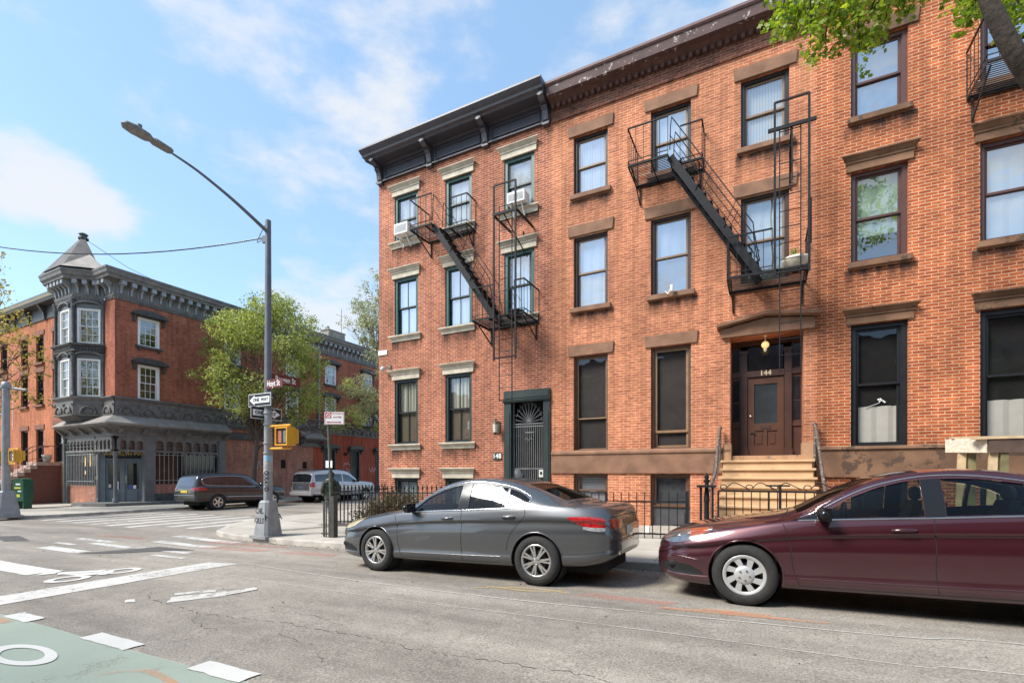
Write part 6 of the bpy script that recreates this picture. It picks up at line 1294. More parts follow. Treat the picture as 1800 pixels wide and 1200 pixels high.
# arcade screen
def arcade(Tf,u0,u1,n,bars=True):
    w_=(u1-u0)/n; b=MB(Tf); b.box(u0,u1,.0,.10,3.22,3.37); b.box(u0,u1,.0,.14,2.55,2.66)
    for i in range(n+1): u=u0+w_*i; b.box(u-.055,u+.055,.0,.10,2.66,3.22); b.lathe([(.0,2.42),(.04,2.46),(.07,2.52),(.07,2.56)],(u,.07,0),8); b.box(u-.075,u+.075,.0,.13,2.98,3.04)
    for i in range(n):
        c=u0+w_*(i+.5); r_=w_/2-.05
        for k in range(6):
            a0,a1=pi*k/6,pi*(k+1)/6; b.add([(c+r_*math.cos(a0),.01,3.04+r_*.8*math.sin(a0)),(c+r_*math.cos(a1),.01,3.04+r_*.8*math.sin(a1)),(c+r_*math.cos(a1),.01,3.24),(c+r_*math.cos(a0),.01,3.24),(c+r_*math.cos(a0),.095,3.04+r_*.8*math.sin(a0)),(c+r_*math.cos(a1),.095,3.04+r_*.8*math.sin(a1)),(c+r_*math.cos(a1),.095,3.24),(c+r_*math.cos(a0),.095,3.24)],[(4,5,6,7),(0,4,7,3),(0,1,5,4)])
    if bars:
        for z in (2.84,3.03): b.bar((u0,.13,z),(u1,.13,z),.022)
    o=b.build('arcade_screen',TAV,T); MB(Tf).quad((u0,-.04,2.6),(u1,-.04,2.6),(u1,-.04,3.3),(u0,-.04,3.3)).build('arcade_pane',M('rusty_pane',(.11,.065,.05),.4,var=.5,scale=1.5),o,recalc=False); return o
arcade(S,12.9,14.1,3,False) if False else None
arcade(S,14.62,18.1,7); arcade(FR,-34.9,-31.7,8)
ARC2,_L=plane((-31.6,12.8),(-29.8,12.8)); arcade(FR,-31.6,-29.95,4,False); arcade(S,12.95,14.1,3,False)
# storefront: side window, pilasters, door recess
def pil(Tf,u0,u1,d=.12,m=TAVM):
    b=MB(Tf); b.box(u0,u1,-.1,d,-.35,3.36); b.box(u0-.02,u1+.02,-.1,d+.03,-.35,.0); b.box(u0-.01,u1+.01,-.1,d+.02,1.05,1.25); b.box(u0+.05,u1-.05,d,d+.015,1.35,2.45)
    for k in range(3): u=u0+(u1-u0)*(k+1)/4; b.box(u-.02,u+.02,d,d+.02,.1,1.0)
    b.build('pilaster',m,T)
pil(S,14.10,14.60); pil(S,18.12,18.55,.16); pil(FR,-35.0,-34.8,.1); pil(FR,-31.68,-31.42,.05)
def barred(Tf,u0,u1,z0,z1,n,nm):
    MB(Tf).quad((u0,-.12,z0),(u1,-.12,z0),(u1,-.12,z1),(u0,-.12,z1)).build(nm,M('tavern_window_glass',(.018,.016,.016),.08,var=.5,scale=1.2),T,recalc=False); g=MB(Tf)
    for i in range(n+1): u=u0+(u1-u0)*i/n; g.bar((u,.10,z0-.05),(u,.10,z1+.08),.026)
    for z in (z0+.22,z1-.12): g.bar((u0,.10,z),(u1,.10,z),.03)
    g.build('window_bars',M('light_grey_bars',(.25,.26,.26),.5,var=.2),T)
barred(S,14.62,18.1,.80,2.55,15,'bar_window'); barred(FR,-34.8,-31.7,.75,2.55,17,'bar_window')
mb=MB(S); wall_open(mb,14.62,18.1,-.35,.80,[]); mb.build('brick_base',BR_T2,T,recalc=False); mb=MB(FR); wall_open(mb,-34.8,-31.7,-.45,.75,[]); mb.build('brick_base',BR_T2,T,recalc=False)
mb=MB(S); mb.box(14.62,18.1,0,.05,-.35,.28); mb.build('base_board',TAVD,T)
# amber lamps glimpsed inside
for (u,z,w_,h_) in ((-33.25,2.05,.22,.5),(-33.2,1.45,.14,.2),(-32.7,2.2,.10,.8)):
    em=bpy.data.materials.get('warm_bulb')
    if not em:
        em=bpy.data.materials.new('warm_bulb'); em.use_nodes=True; b_=em.node_tree.nodes['Principled BSDF']; b_.inputs['Base Color'].default_value=(.6,.35,.15,1); b_.inputs['Emission Color'].default_value=(1,.6,.25,1); b_.inputs['Emission Strength'].default_value=.35
    MB(FR).box(u-w_/2,u+w_/2,-.11,-.10,z-h_/2,z+h_/2).build('hanging_sign_lamp',em,T)
# recessed chamfered entrance
DT,DL=plane((-31.45,12.85),(-29.95,14.35))
mb=MB(DT); mb.box(0,DL,-.06,0,3.0,3.4); mb.box(0,.25,-.06,.05,-.3,3.0).box(DL-.25,DL,-.06,.05,-.3,3.0); mb.box(.25,DL-.25,-.06,.04,2.10,2.22).box(.25,DL-.25,-.06,.04,2.72,3.0); mb.box(DL/2-.05,DL/2+.05,-.05,.03,-.2,2.10)
for a_ in (.25,DL/2+.05):
    b2=a_+DL/2-.30; mb.box(a_,a_+.12,-.05,.0,-.2,2.1).box(b2-.12,b2,-.05,0,-.2,2.1).box(a_+.12,b2-.12,-.05,0,1.95,2.1).box(a_+.12,b2-.12,-.05,0,-.2,.55); mb.box(a_+.18,b2-.18,0,.02,-.05,.42)
dS=mb.build('tavern_door',M('slate_door',(.10,.125,.145),.5,var=.15,scale=3),T)
mb=MB(DT)
for a_ in (.25,DL/2+.05): b2=a_+DL/2-.30; mb.quad((a_+.12,-.03,.55),(b2-.12,-.03,.55),(b2-.12,-.03,1.95),(a_+.12,-.03,1.95))
mb.build('door_glass',M('tavern_window_glass',(.018,.016,.016),.08,var=.5,scale=1.2),dS,recalc=False)
mb=MB(DT); mb.box(.3,DL-.3,.0,.05,2.28,2.66); sg_=mb.build('sign_board',M('sign_black',(.02,.012,.01),.4),dS)
mb=MB(DT); text_on(mb,'BROOKLYN INN',.24,DL/2,2.47,.056,bold=.004); mb.build('sign_lettering',M('sign_gold',(.62,.40,.10),.35,metal=.4),sg_)
for (u,z,w_,h_,cc) in ((.75,.75,.14,.42,(.7,.7,.7)),(.42,.72,.12,.18,(.6,.5,.5)),(1.35,.68,.2,.2,(.06,.09,.30)),(1.55,.66,.14,.18,(.7,.7,.68))):
    MB(DT).box(u-w_/2,u+w_/2,-.02,-.012,z-h_/2,z+h_/2).build('door_sticker',M('sticker_%d'%int(cc[0]*100),cc,.6),dS)
mb=MB(DT); mb.bar((DL/2+.11,.03,.9),(DL/2+.11,.03,1.3),.02); mb.build('door_pull',M('brass',(.75,.62,.38),.3),dS)
mb=MB(ID); mb.lathe([(.13,-.25),(.13,.05),(.10,.1),(.085,.2),(.09,2.3),(.12,2.4),(.12,2.55)],(-29.85,12.85,0),12); mb.build('corner_column',TAVM,T)
mb=MB(ID); mb.quad((-31.5,12.8,3.36),(-29.8,12.8,3.36),(-29.8,14.4,3.36)); mb.build('recess_ceiling',TAVD,T,recalc=False)
mb=MB(ID); mb.prismz([(-32.2,12.79),(-32.2,11.9),(-30.6,11.75),(-29.3,12.2),(-28.9,14.0),(-28.9,17.4),(-29.79,17.4),(-29.79,14.4),(-31.5,12.79)],-.6,-.13); tag(mb.build('doorstep',M('step_stone',(.13,.125,.12),.85,var=.2),T))
mb=MB(FR); mb.cyl((-35.05,.14,-.4),(-35.05,.14,3.6),.07); mb.lathe([(.07,3.3),(.13,3.5),(.13,3.6)],(-35.05,.14,0),8); mb.build('downspout',M('green_grey_pipe',(.14,.17,.165),.5,var=.2),T)
# side wall, ground floor beyond the storefront
dd=[(26.3,27.4),(29.0,30.0),(31.9,33.0),(35,36.1)]; ops=[(a,b,-.3,3.3) for a,b in dd]+[(22.55,22.95,1.75,2.35),(24.35,24.75,1.75,2.25)]
mb=MB(S); wall_open(mb,18.55,25.3,-.4,4.45,ops,.15); mb.build('patched_wall',BR_T2,T)
mb=MB(S); wall_open(mb,25.3,46,-.4,4.45,ops,.15); mb.build('painted_brick_wall',brick('painted_brick',(.42,.095,.05),(.36,.085,.045),(.30,.08,.05),.006,stain=.25),T)
mb=MB(S); mb.prof([(0,3.55),(.10,3.55),(.12,3.62),(.10,3.95),(0,4.0)],18.6,24.1); mb.prof([(0,4.25),(.12,4.25),(.10,4.42),(0,4.42)],18.6,24.1); mb.build('shop_fascia',TAVD,T)
for k,(a,b) in enumerate(dd):
    f=MB(S); f.box(a,a+.08,-.12,.05,-.3,3.3).box(b-.08,b,-.12,.05,-.3,3.3).box(a,b,-.12,.05,3.2,3.3)
    for i in range(1,8): u=a+(b-a)*i/8; f.bar((u,-.04,.0 if k!=1 else 1.9),(u,-.04,3.2),.018)
    o=f.build('side_door_frame',TAVD,T); MB(S).quad((a,-.13,-.3),(b,-.13,-.3),(b,-.13,3.3),(a,-.13,3.3)).build('side_door',M('green_black_door',(.02,.026,.024),.5,var=.4,scale=3),o,recalc=False); hood(S,o,a,b,3.3)
for a,b in ((22.55,22.95),(24.35,24.75)): MB(S).quad((a,-.1,1.7),(b,-.1,1.7),(b,-.1,2.4),(a,-.1,2.4)).build('vent_window',DARKIN,T,recalc=False)
for u,z in ((20.6,2.95),(28.3,2.85)): MB(S).box(u,u+.22,0,.2,z,z+.2).build('wall_vent',DARKIN,T,bevel=.03)
mb=MB(S); mb.cyl((25.75,.1,4.5),(25.75,.1,10.4),.08); mb.build('downspout',M('pale_pipe',(.25,.26,.27),.5,var=.15),T)
GRAF=M('graffiti_white',(.62,.52,.50),.8,var=.1)
rd=random.Random(4)
for (u,z,w_,h_,n) in ((28.0,1.5,1.1,.42,14),(28.2,2.15,.9,.26,10),(31.1,1.75,.9,.5,14),(24.0,1.25,1.4,.4,14),(20.5,1.9,1.0,.7,9),(25.5,1.4,.5,.5,8)):
    P=[(u+w_*i/n+rd.uniform(-.05,.05),.012,z+h_*(rd.random()-.5)*(1.5 if i%2 else 1)) for i in range(n)]; b=MB(S); b.tube(catmull(P,4),.022,4); b.build('graffiti_scrawl',GRAF,T)
# iron balcony & stair on the tavern's far side
te=thing('fire_escape','thin dark iron fire escape on the far side wall of the tavern','fire escape',(-29,31,6.9)); b=MB(S)
for z in (5.25,8.15):
    b.box(28.3,33.4,.0,.95,z,z+.04)
    for zz in (z+.45,z+.92): b.bar((28.3,.95,zz),(33.4,.95,zz),.03)
    for i in range(35): u=28.3+i*.15; b.bar((u,.95,z),(u,.95,z+.92),.014)
b.build('balcony',IRONR,te); b=MB(S)
for d_ in (.25,.75): b.bar((30.0,d_,8.15),(32.2,d_,5.3),.03,.12)
for i in range(12): t=i/12; b.box(30.0+2.2*t-.05,30.0+2.2*t+.1,.25,.75,8.15-2.85*t-.02,8.15-2.85*t)
b.build('stair',IRONR,te)
sh=MB(S); sh.box(31.7,32.5,.03,.08,5.45,7.25); sh.box(32.9,33.7,.03,.08,5.45,7.2); sh.build('shutter',M('pale_shutter',(.55,.57,.56),.6,var=.1),T)
# roof clutter
for (x,y0,y1,z1) in ((-30.6,27.2,28.9,12.75),(-30.8,23.6,25.2,12.35)): mb=MB(ID); mb.box(x-.5,x+.3,y0,y1,11.7,z1); mb.box(x-.55,x+.35,y0-.05,y1+.05,z1,z1+.08); mb.cyl((x,y0+.2,z1+.08),(x,y0+.2,z1+.35),.12); mb.build('chimney',M('chimney_render',(.28,.26,.22),.9,var=.3,scale=3),T)
mb=MB(ID); mb.cyl((-30.6,28.8,12.5),(-30.6,28.8,14.9),.018,n=5); mb.cyl((-30.6,28.2,14.3),(-30.6,29.4,14.3),.012,n=5); mb.build('antenna',TRIMB,T)
mb=MB(ID); mb.tube([(-32.6,12.7,14.1),(-32.0,14.4,13.1),(-31.5,16.5,12.5),(-31,18.5,12.1)],.012,4); mb.build('guy_wire',TRIMB,T)
# ---------------------------------------------------------------- brownstones left of the tavern
BR_L=brick('neighbour_brick',(.47,.155,.068),(.38,.115,.055),(.50,.24,.14),.006,stain=.2)
BS3=M('neighbour_brownstone',(.20,.085,.055),.85,var=.15)
def neighbour(x0,x1,wins,label,m):
    H=thing('brick_house',label,'house',((x0+x1)/2,12.8,-.3)); ops=[]
    for a,b in wins: ops+=[(a,b,8.08,9.72),(a,b,5.55,7.50)]
    ops+=[(a,b,1.9,4.05) for a,b in wins[:-1]]+[(wins[-1][0]+.2,wins[-1][1]+.35,2.05,4.25)]
    mb=MB(FR); wall_open(mb,x0,x1,-.6,10.9,ops,.25); mb.build('wall',m,H,recalc=False)
    for j,(a,b,c,d_) in enumerate(ops):
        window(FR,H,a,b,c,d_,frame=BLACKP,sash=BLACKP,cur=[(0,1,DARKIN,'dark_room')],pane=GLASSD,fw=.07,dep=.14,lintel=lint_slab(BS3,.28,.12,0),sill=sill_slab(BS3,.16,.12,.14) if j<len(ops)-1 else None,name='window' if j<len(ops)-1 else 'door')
    mb=MB(FR); mb.box(x0,x1,0,.06,10.55,11.3); mb.prof([(-.1,11.3),(.5,11.3),(.55,11.45),(.62,11.6),(.62,11.68),(-.1,11.75)],x0,x1)
    for i in range(4): u=x0+.5+(x1-x0-1)*i/3; mb.prof([(.06,10.5),(.14,10.52),(.2,10.9),(.45,11.3),(.06,11.3)],u-.1,u+.1)
    mb.build('cornice',M('neighbour_cornice',(.05,.05,.05),.5,var=.2),H)
    mb=MB(FR); mb.prof([(.5,11.46),(.57,11.46),(.64,11.6),(.5,11.6)],x0,x1); mb.build('cornice_edge',M('cream_edge',(.42,.39,.30),.6,var=.15),H)
    MB(ID).quad((x0,12.7,11.7),(x1,12.7,11.7),(x1,25,11.5),(x0,25,11.5)).build('roof',M('roof_felt',(.09,.09,.09),.9),H,recalc=False)
    return H
neighbour(-42.6,-35.02,[(-41.35,-40.3),(-39.15,-38.1),(-36.95,-36.0)],'bright orange brick house adjoining the tavern with black windows',BR_L)
neighbour(-50.2,-42.62,[(-49.0,-47.95),(-46.75,-45.7),(-44.5,-43.45)],'orange brick house at the far left edge behind the tree',BR_L)
neighbour(-57.8,-50.22,[(-56.6,-55.55),(-54.35,-53.3),(-52.1,-51.05)],'third orange brick house down the row beyond the left edge',BR_L)
# brown stoop
sp=thing('stoop','reddish brown stoop with iron railings rising to the black doorway','stoop',(-36.3,11.5,-.3)); STM=M('red_stoop_paint',(.17,.060,.042),.7,var=.12,col2=(.25,.12,.09),thr=.68); STT=M('pale_tread',(.42,.30,.24),.8,var=.15)
x0,x1=-37.2,-35.85; n=12; rs=2.4/n; 
mb=MB(ID); P=[(12.8,-.5),(12.8,2.05),(12.0,2.05)]+[(12.0-3.1,-.35),(12.0-3.1,-.5)]
for xa_,xb_ in ((x1-.12,x1),(x0,x0+.12)): m_=len(P); mb.add([(xa_,y,z) for y,z in P]+[(xb_,y,z) for y,z in P],[(i,(i+1)%m_,(i+1)%m_+m_,i+m_) for i in range(m_)]+[tuple(range(m_)),tuple(range(m_,2*m_))])
mb.build('cheek_wall',STM,sp)
for i in range(n):
    mb=MB(ID); z=2.05-rs*i; ya=12.0-3.1*i/n; mb.box(x0+.1,x1+.06,ya-3.1/n-.03,12.8 if i==0 else ya,z-rs,z); mb.build('step',STM if False else STT,sp)
for x in (x0+.05,x1-.04):
    mb=MB(ID); mb.tube([(x,12.7,2.95),(x,12.0,2.95),(x,8.95,.55)],.025,6); mb.tube([(x,12.7,2.25),(x,12.0,2.25),(x,8.95,-.15)],.015,5)
    for i in range(16): t=i/15; y=12.0-3.05*t; z=2.95-2.4*t; mb.bar((x,y,z),(x,y,z-.8),.016)
    mb.cyl((x,8.95,-.3),(x,8.95,.7),.035); mb.build('railing',M('railing_maroon',(.10,.05,.045),.5),sp)
pt=thing('flower_pot','pale stone planter at the top of the reddish stoop','planter',(-36.1,12.3,2.05)); MB(ID).lathe([(0,2.05),(.14,2.05),(.22,2.4),(.24,2.45),(.2,2.45),(0,2.4)],(-36.05,12.25,0),10).build('pot',M('stone_pot',(.5,.47,.42),.8),pt)
sp2=thing('stoop','second stoop with pale treads half hidden behind the left pole','stoop',(-43.4,11.3,-.3))
for i in range(12): MB(ID).box(-44.3,-42.9,12.0-3.1*(i+1)/12,12.8 if i==0 else 12.0-3.1*i/12,2.05-.2*(i+1),2.05-.2*i).build('step',STT,sp2)
for x in (-44.25,-42.95):
    mb=MB(ID); mb.tube([(x,12.0,2.95),(x,8.95,.55)],.025,6)
    for i in range(14): t=i/13; mb.bar((x,12-3.05*t,2.95-2.4*t),(x,12-3.05*t,2.15-2.4*t),.016)
    mb.build('railing',IRONR,sp2)
# ---------------------------------------------------------------- street furniture
GALV=M('galvanised_grey',(.27,.275,.28),.5,var=.15,scale=5,metal=.15,bump=.1); GALVD=M('dark_pole_grey',(.12,.13,.15),.5,var=.12,scale=5)
SIGB=M('sign_black_face',(.022,.022,.030),.45); SIGW=M('sign_white_face',(.75,.75,.72),.45,var=.05); SBACK=M('sign_back',(.3,.3,.3),.5)
px,py=-11.02,7.98; zb=walk(px,py)-.02
pole=thing('street_lamp','tall grey street lamp pole at the corner with long curved arm and stencilled base','street lamp',(px,py,zb))
def pole_base(par,x,y,z,w=.30,h=.92,m=GALV):
    mb=MB(); w2=w*.66; mb.box(x-w-.05,x+w+.05,y-w-.05,y+w+.05,z-.02,z+.05)
    c=.06
    def sq(a): return [(x-a+c,y-a),(x+a-c,y-a),(x+a,y-a+c),(x+a,y+a-c),(x+a-c,y+a),(x-a+c,y+a),(x-a,y+a-c),(x-a,y-a+c)]
    lv=[(w,z+.05),(w2,z+h-.05),(w2-.03,z+h)]; vs=[]
    for a,zz in lv: vs+=[(p[0],p[1],zz) for p in sq(a)]
    mb.add(vs,[(k*8+i,k*8+(i+1)%8,(k+1)*8+(i+1)%8,(k+1)*8+i) for k in range(2) for i in range(8)]+[tuple(range(16,24))]); return mb.build('pole_base',m,par)
pb=pole_base(pole,px,py,zb,.255)
mb=MB(); mb.cyl((px,py,zb+.9),(px,py,3.0),.105,.092,8); mb.build('lower_shaft',GALV,pole); mb=MB(); mb.cyl((px,py,3.0),(px,py,7.78),.090,.068,8); mb.build('upper_shaft',GALVD,pole)
mb=MB(); 
for z in (1.9,2.15,2.62,2.9,3.3): mb.lathe([(.108,z),(.112,z+.01),(.112,z+.035),(.108,z+.045)],(px,py,0),12)
mb.build('strap_band',GALV,pole)
mb=MB(); A_=[(px,py,7.45),(px,py-.35,7.86),(px,7.0,8.13),(px,6.2,8.25),(px,5.75,8.25)]; 
A_=[(px+.0,py-.05,7.5),(px-.0,7.34,7.74),(px-.0,6.86,7.91),(px-.0,6.25,8.08),(px,5.72,8.16)]; mb.tube(catmull(A_,5),[.045-.0012*i for i in range(21)],8); mb.build('lamp_arm',GALVD,pole)
mb=MB(); Q=[((px,5.75,8.16),.05),((px,5.70,8.17),.085),((px,5.42,8.20),.095),((px,5.36,8.20),.065),((px,5.28,8.215),.11),((px,5.05,8.235),.125),((px,4.9,8.235),.10),((px,4.84,8.23),.02)]
mb.tube([q[0] for q in Q],[q[1] for q in Q],12); 
mb.v=[(px+(v[0]-px)*1.25,v[1],8.2+(v[2]-8.2)*.62) for v in mb.v]; lh=mb.build('lamp_head',M('lamp_head_grey',(.20,.19,.18),.5,var=.3,scale=18),pole); mb=MB(); mb.cyl((px,5.15,8.29),(px,5.15,8.37),.045); mb.build('photocell',GALVD,lh)
mb=MB(); mb.tube(catmull([(px-.1,py,7.4),(px-.35,py-.05,7.28),(px-.2,py-.05,7.5),(px-.05,py,7.75)],5),.010,5); mb.box(px-.2,px-.05,py-.03,py+.03,7.25,7.42); mb.build('cable_clamp',GALVD,pole)
# stencils and tags on the pole
INK=M('stencil_black',(.03,.03,.035),.7); SUR=TY(py)
def slanted(mb,txt,size,u,z,rot=0,bold=.003,xs=1):
    vs,fs=text_mesh(txt,size,bold=bold,xs=xs); c,s_=math.cos(rot),math.sin(rot)
    pts=[(u+a*c-b*s_,z+a*s_+b*c) for a,b in vs]
    def d(zz): t=(zz-zb-.05)/.82; return .255+(.168-.255)*t+.006
    mb.add([(px+a,py-d(b),b) for a,b in pts],fs)
mb=MB(); slanted(mb,'OIL',.20,-.06,zb+.66); slanted(mb,'KILLS',.19,-.04,zb+.42,xs=.8); mb.build('stencil_text',INK,pb)
mb=MB(); vs,fs=text_mesh('HH A',.2,bold=.004); 
mb.add([(px+.255-.105*((b+zb+.5-zb-.05)/.82)+.008,py+a,b+zb+.5) for a,b in vs],fs); mb.build('stencil_text',INK,pb)
vs,fs=text_mesh('OIKAVO',.17,bold=.005,xs=.8)
mb=MB(); mb.add([(px+.108*math.sin((b)/.108+.45),py-.108*math.cos((b)/.108+.45),1.22-a) for a,b in vs],fs); mb.build('vertical_tag',INK,pole)
mb=MB(); mb.cyl((px,py,1.72),(px,py,1.86),.104,n=16,cap=False); mb.build('blue_sticker',M('sticker_blue',(.16,.40,.62),.6,var=.35,scale=30,col2=(.5,.5,.5),thr=.5),pole)
mb=MB(); mb.cyl((px,py,1.42),(px,py,1.72),.1065,n=16,cap=False); mb.build('torn_poster',M('torn_paper',(.42,.40,.38),.85,var=.35,scale=16,col2=(.25,.25,.25),thr=.5),pole)
# one-way signs
def sign_plate(T,par,u0,u1,z0,z1,d,m,nm='plate'):
    b=MB(T); b.box(u0,u1,d,d+.006,z0,z1); return b.build(nm,m,par,bevel=.002)
def oneway(name_label,T,u0,u1,z0,z1,d,right):
    t=thing('one_way_sign',name_label,'sign',T((u0+u1)/2,d,(z0+z1)/2)); w_=u1-u0; h=z1-z0; b=MB(T)
    pl=sign_plate(T,t,u0,u1,z0,z1,d,SIGW)
    b=MB(T); b.box(u0+.015,u1-.015,d+.0065,d+.0085,z0+.015,z1-.015); b.build('black_field',SIGB,pl)
    zc=(z0+z1)/2; m_=.05; a,b_=u0+m_,u1-m_; hh=h/2-.035; sh=h*.24
    # arrow
    if right: poly=[(a,zc-sh),(b_-.19,zc-sh),(b_-.19,zc-hh),(b_,zc),(b_-.19,zc+hh),(b_-.19,zc+sh),(a,zc+sh)]
    else: poly=[(b_,zc-sh),(b_,zc+sh),(a+.19,zc+sh),(a+.19,zc+hh),(a,zc),(a+.19,zc-hh),(a+.19,zc-sh)]
    q=MB(T); q.face2(poly,d+.009,d+.011); q.build('arrow',SIGW,pl)
    q=MB(T); text_on(q,'ONE  WAY',.115,(u0+u1)/2+(-.03 if right else .04),zc,d+.0125,bold=.006,xs=1.02); q.build('lettering',SIGB,pl); return t
oneway('white arrow one way sign pointing left, upper of the pair on the lamp pole',TY(py-.11),px-.60,px+.26,3.10,3.42,0.0,False)
oneway('white arrow one way sign pointing right, lower and partly behind the lamp pole',TX(px-.16),py-.36,py+.50,2.78,3.09,0.0,True)
BRN=M('brown_sign',(.13,.028,.022),.45)
def nameplate(label,T,u0,u1,z0,z1,txt,size,al,off):
    t=thing('street_name_sign',label,'sign',T((u0+u1)/2,0,(z0+z1)/2)); pl=sign_plate(T,t,u0,u1,z0,z1,0,BRN); q=MB(T); text_on(q,txt,size,off,(z0+z1)/2,.008,bold=.004,xs=.78); q.build('lettering',SIGW,pl); return t
nameplate('brown street name plate reading Hoyt St on the lamp pole',TY(py-.10),px+.05,px+.68,3.52,3.74,'Hoyt St',.20,'',px+.34)
nameplate('dark brown street name plate reading Bergen St angled behind the Hoyt plate',TX(px+.0),py+.10,py+.95,3.72,3.96,'Bergen St',.20,'',py+.50)
# pedestrian signal on yellow brackets
YELP=M('signal_yellow',(.62,.30,.02),.45,var=.1)
def ped_signal(label,x,y,z0,sgn,lit,arm_from,facing='-y'):
    t=thing('pedestrian_signal',label,'signal',(x,y,z0)); w_=.44; mb=MB(); mb.box(x-w_/2,x+w_/2,y-.09,y+.11,z0,z0+.44); mb.box(x-w_/2+.0,x+w_/2,y+.11,y+.19,z0+.06,z0+.40); hs=mb.build('housing',YELP,t,bevel=.015)
    mb=MB()
    for a in ((x-w_/2,x-w_/2+.03,z0,z0+.44),(x+w_/2-.03,x+w_/2,z0,z0+.44),(x-w_/2+.03,x+w_/2-.03,z0+.41,z0+.44),(x-w_/2+.03,x+w_/2-.03,z0,z0+.03)): mb.box(a[0],a[1],y-.15,y-.09,a[2],a[3])
    mb.build('visor',YELP,t); mb=MB(); mb.box(x-w_/2+.03,x+w_/2-.03,y-.105,y-.092,z0+.03,z0+.41); fc=mb.build('face',M('signal_black',(.02,.02,.02),.4),t)
    TT=TY(y-.107); 
    if not lit:
        mb=MB(TT); mb.box(x-.16,x-.03,0,.004,z0+.07,z0+.36); mb.build('hand_lens',M('dim_hand',(.36,.13,.09),.4,var=.4,scale=14),fc); mb=MB(TT); mb.box(x+.04,x+.16,0,.004,z0+.07,z0+.36); mb.build('walk_lens',M('dim_walk',(.17,.18,.13),.4,var=.4,scale=14),fc)
    else:
        em=bpy.data.materials.new('walk_lit'); em.use_nodes=True; b_=em.node_tree.nodes['Principled BSDF']; b_.inputs['Base Color'].default_value=(.8,.8,.8,1); b_.inputs['Emission Color'].default_value=(1,.95,.95,1); b_.inputs['Emission Strength'].default_value=.55
        c=x+.09; zc=z0+.22; mb=MB(TT); mb.lathe([(0,.004),(.028,.004)],(c,0,zc+.13),10,'y'); 
        for a,b,w2 in (((c,zc+.10),(c-.005,zc-.01),.05),((c-.005,zc),(c+.04,zc-.14),.03),((c-.005,zc),(c-.05,zc-.14),.03),((c,zc+.08),(c+.06,zc+.0),.022),((c,zc+.08),(c-.06,zc+.02),.022)): mb.bar((a[0],.004,a[1]),(b[0],.004,b[1]),.004,w2,up=(0,1,0)) if False else mb.bar((a[0],.004,a[1]),(b[0],.004,b[1]),w2,.004,up=(0,1,0))
        mb.build('walking_man',em,fc); mb=MB(TT); mb.box(x-.17,x-.03,0,.004,z0+.08,z0+.36); mb.build('hand_lens',M('dim_hand_grey',(.14,.13,.13),.4,var=.4,scale=14),fc)
    for zz in (z0-.06,z0+.50):
        mb=MB(); mb.tube([(arm_from,y+.05,zz),(x+.1,y+.05,zz)],.032,8); mb.tube([(x,y+.05,zz),(x,y+.05,z0+.02 if zz<z0 else z0+.42)],.03,8); mb.build('bracket_arm',YELP,t)
    return t
ped_signal('yellow pedestrian signal with dim hand beside the lamp pole',-10.28,7.93,2.09,1,False,px+.08)
# overhead cable
cb=MB(); P=[]
a=Vector((px-.15,py,7.38)); b=Vector((-30.0,4.2,11.6))
for i in range(25): t=i/24; q=a.lerp(b,t); q.z-=4*t*(1-t)*1.15; P.append(q)
cb.tube(P,.016,5); tag(cb.build('overhead_cable',TRIMB),'thin black cable sagging across the sky to the lamp pole','cable')
# no-standing sign on its own post with guard
sx,sy=-9.28,8.42; sz=walk(sx,sy)
spst=thing('sign_post','dark green steel sign post with barred guard at its foot','post',(sx,sy,sz)); mb=MB(); mb.tube([(sx+.02,sy,sz),(sx-.03,sy,1.4),(sx-.12,sy,2.9)],[.05,.045,.035],6); mb.build('post_shaft',M('post_green',(.055,.07,.05),.6,var=.3,scale=10,col2=(.2,.2,.17),thr=.62),spst)
mb=MB(); mb.box(sx-.01,sx+.14,sy-.06,sy+.07,sz,sz+1.0); mb.build('guard_sleeve',M('guard_brown',(.045,.042,.035),.7,var=.3),spst)
mb=MB()
for i in range(6): x=sx-.30+i*.055; mb.bar((x,sy-.05+.03*abs(2.5-i),sz),(x,sy-.05+.03*abs(2.5-i),sz+.86),.02)
mb.bar((sx-.31,sy-.03,sz+.86),(sx+.02,sy-.03,sz+.86),.02,.03); mb.bar((sx-.31,sy-.03,sz+.08),(sx+.02,sy-.03,sz+.08),.02,.03); mb.build('guard_bars',M('guard_brown',(.045,.042,.035),.7),spst)
mb=MB(); mb.box(sx-.12,sx-.02,sy-.07,sy-.06,1.55,1.72).box(sx+.04,sx+.10,sy-.07,sy-.06,1.55,1.72); mb.build('taped_notice',SIGW,spst)
st_=Vector((.889,.457)); ns=thing('parking_sign','small white and red no standing sign on the green post','sign',(sx-.05,sy-.05,2.75)); NT=TG(sx-.12-.02,sy-.06,(st_.x,st_.y))
pl=sign_plate(NT,ns,-.02,.46,2.60,2.91,0,SIGW); RDS=M('sign_red',(.45,.03,.04),.45); b=MB(NT)
for q in ((-.005,.445,2.61,2.618),(-.005,.445,2.892,2.90),(-.005,.001,2.618,2.892),(.439,.445,2.618,2.892)): b.box(q[0],q[1],.006,.008,q[2],q[3])
b.box(.005,.145,.006,.0085,2.76,2.89); b.bar((.06,.0085,2.66),(.36,.0085,2.66),.018,.002,up=(0,1,0)) ; b.add([(.03,.009,2.66),(.07,.009,2.635),(.07,.009,2.685)],[(0,1,2)]); b.add([(.39,.009,2.66),(.35,.009,2.635),(.35,.009,2.685)],[(0,1,2)]); b.build('red_marks',RDS,pl)
b=MB(NT); n=20
for i in range(n):
    a0,a1=2*pi*i/n,2*pi*(i+1)/n; b.add([(.075+r_*math.cos(a_),.0095,2.825+r_*math.sin(a_)) for r_,a_ in ((.055,a0),(.055,a1),(.04,a1),(.04,a0))],[(0,1,2,3)])
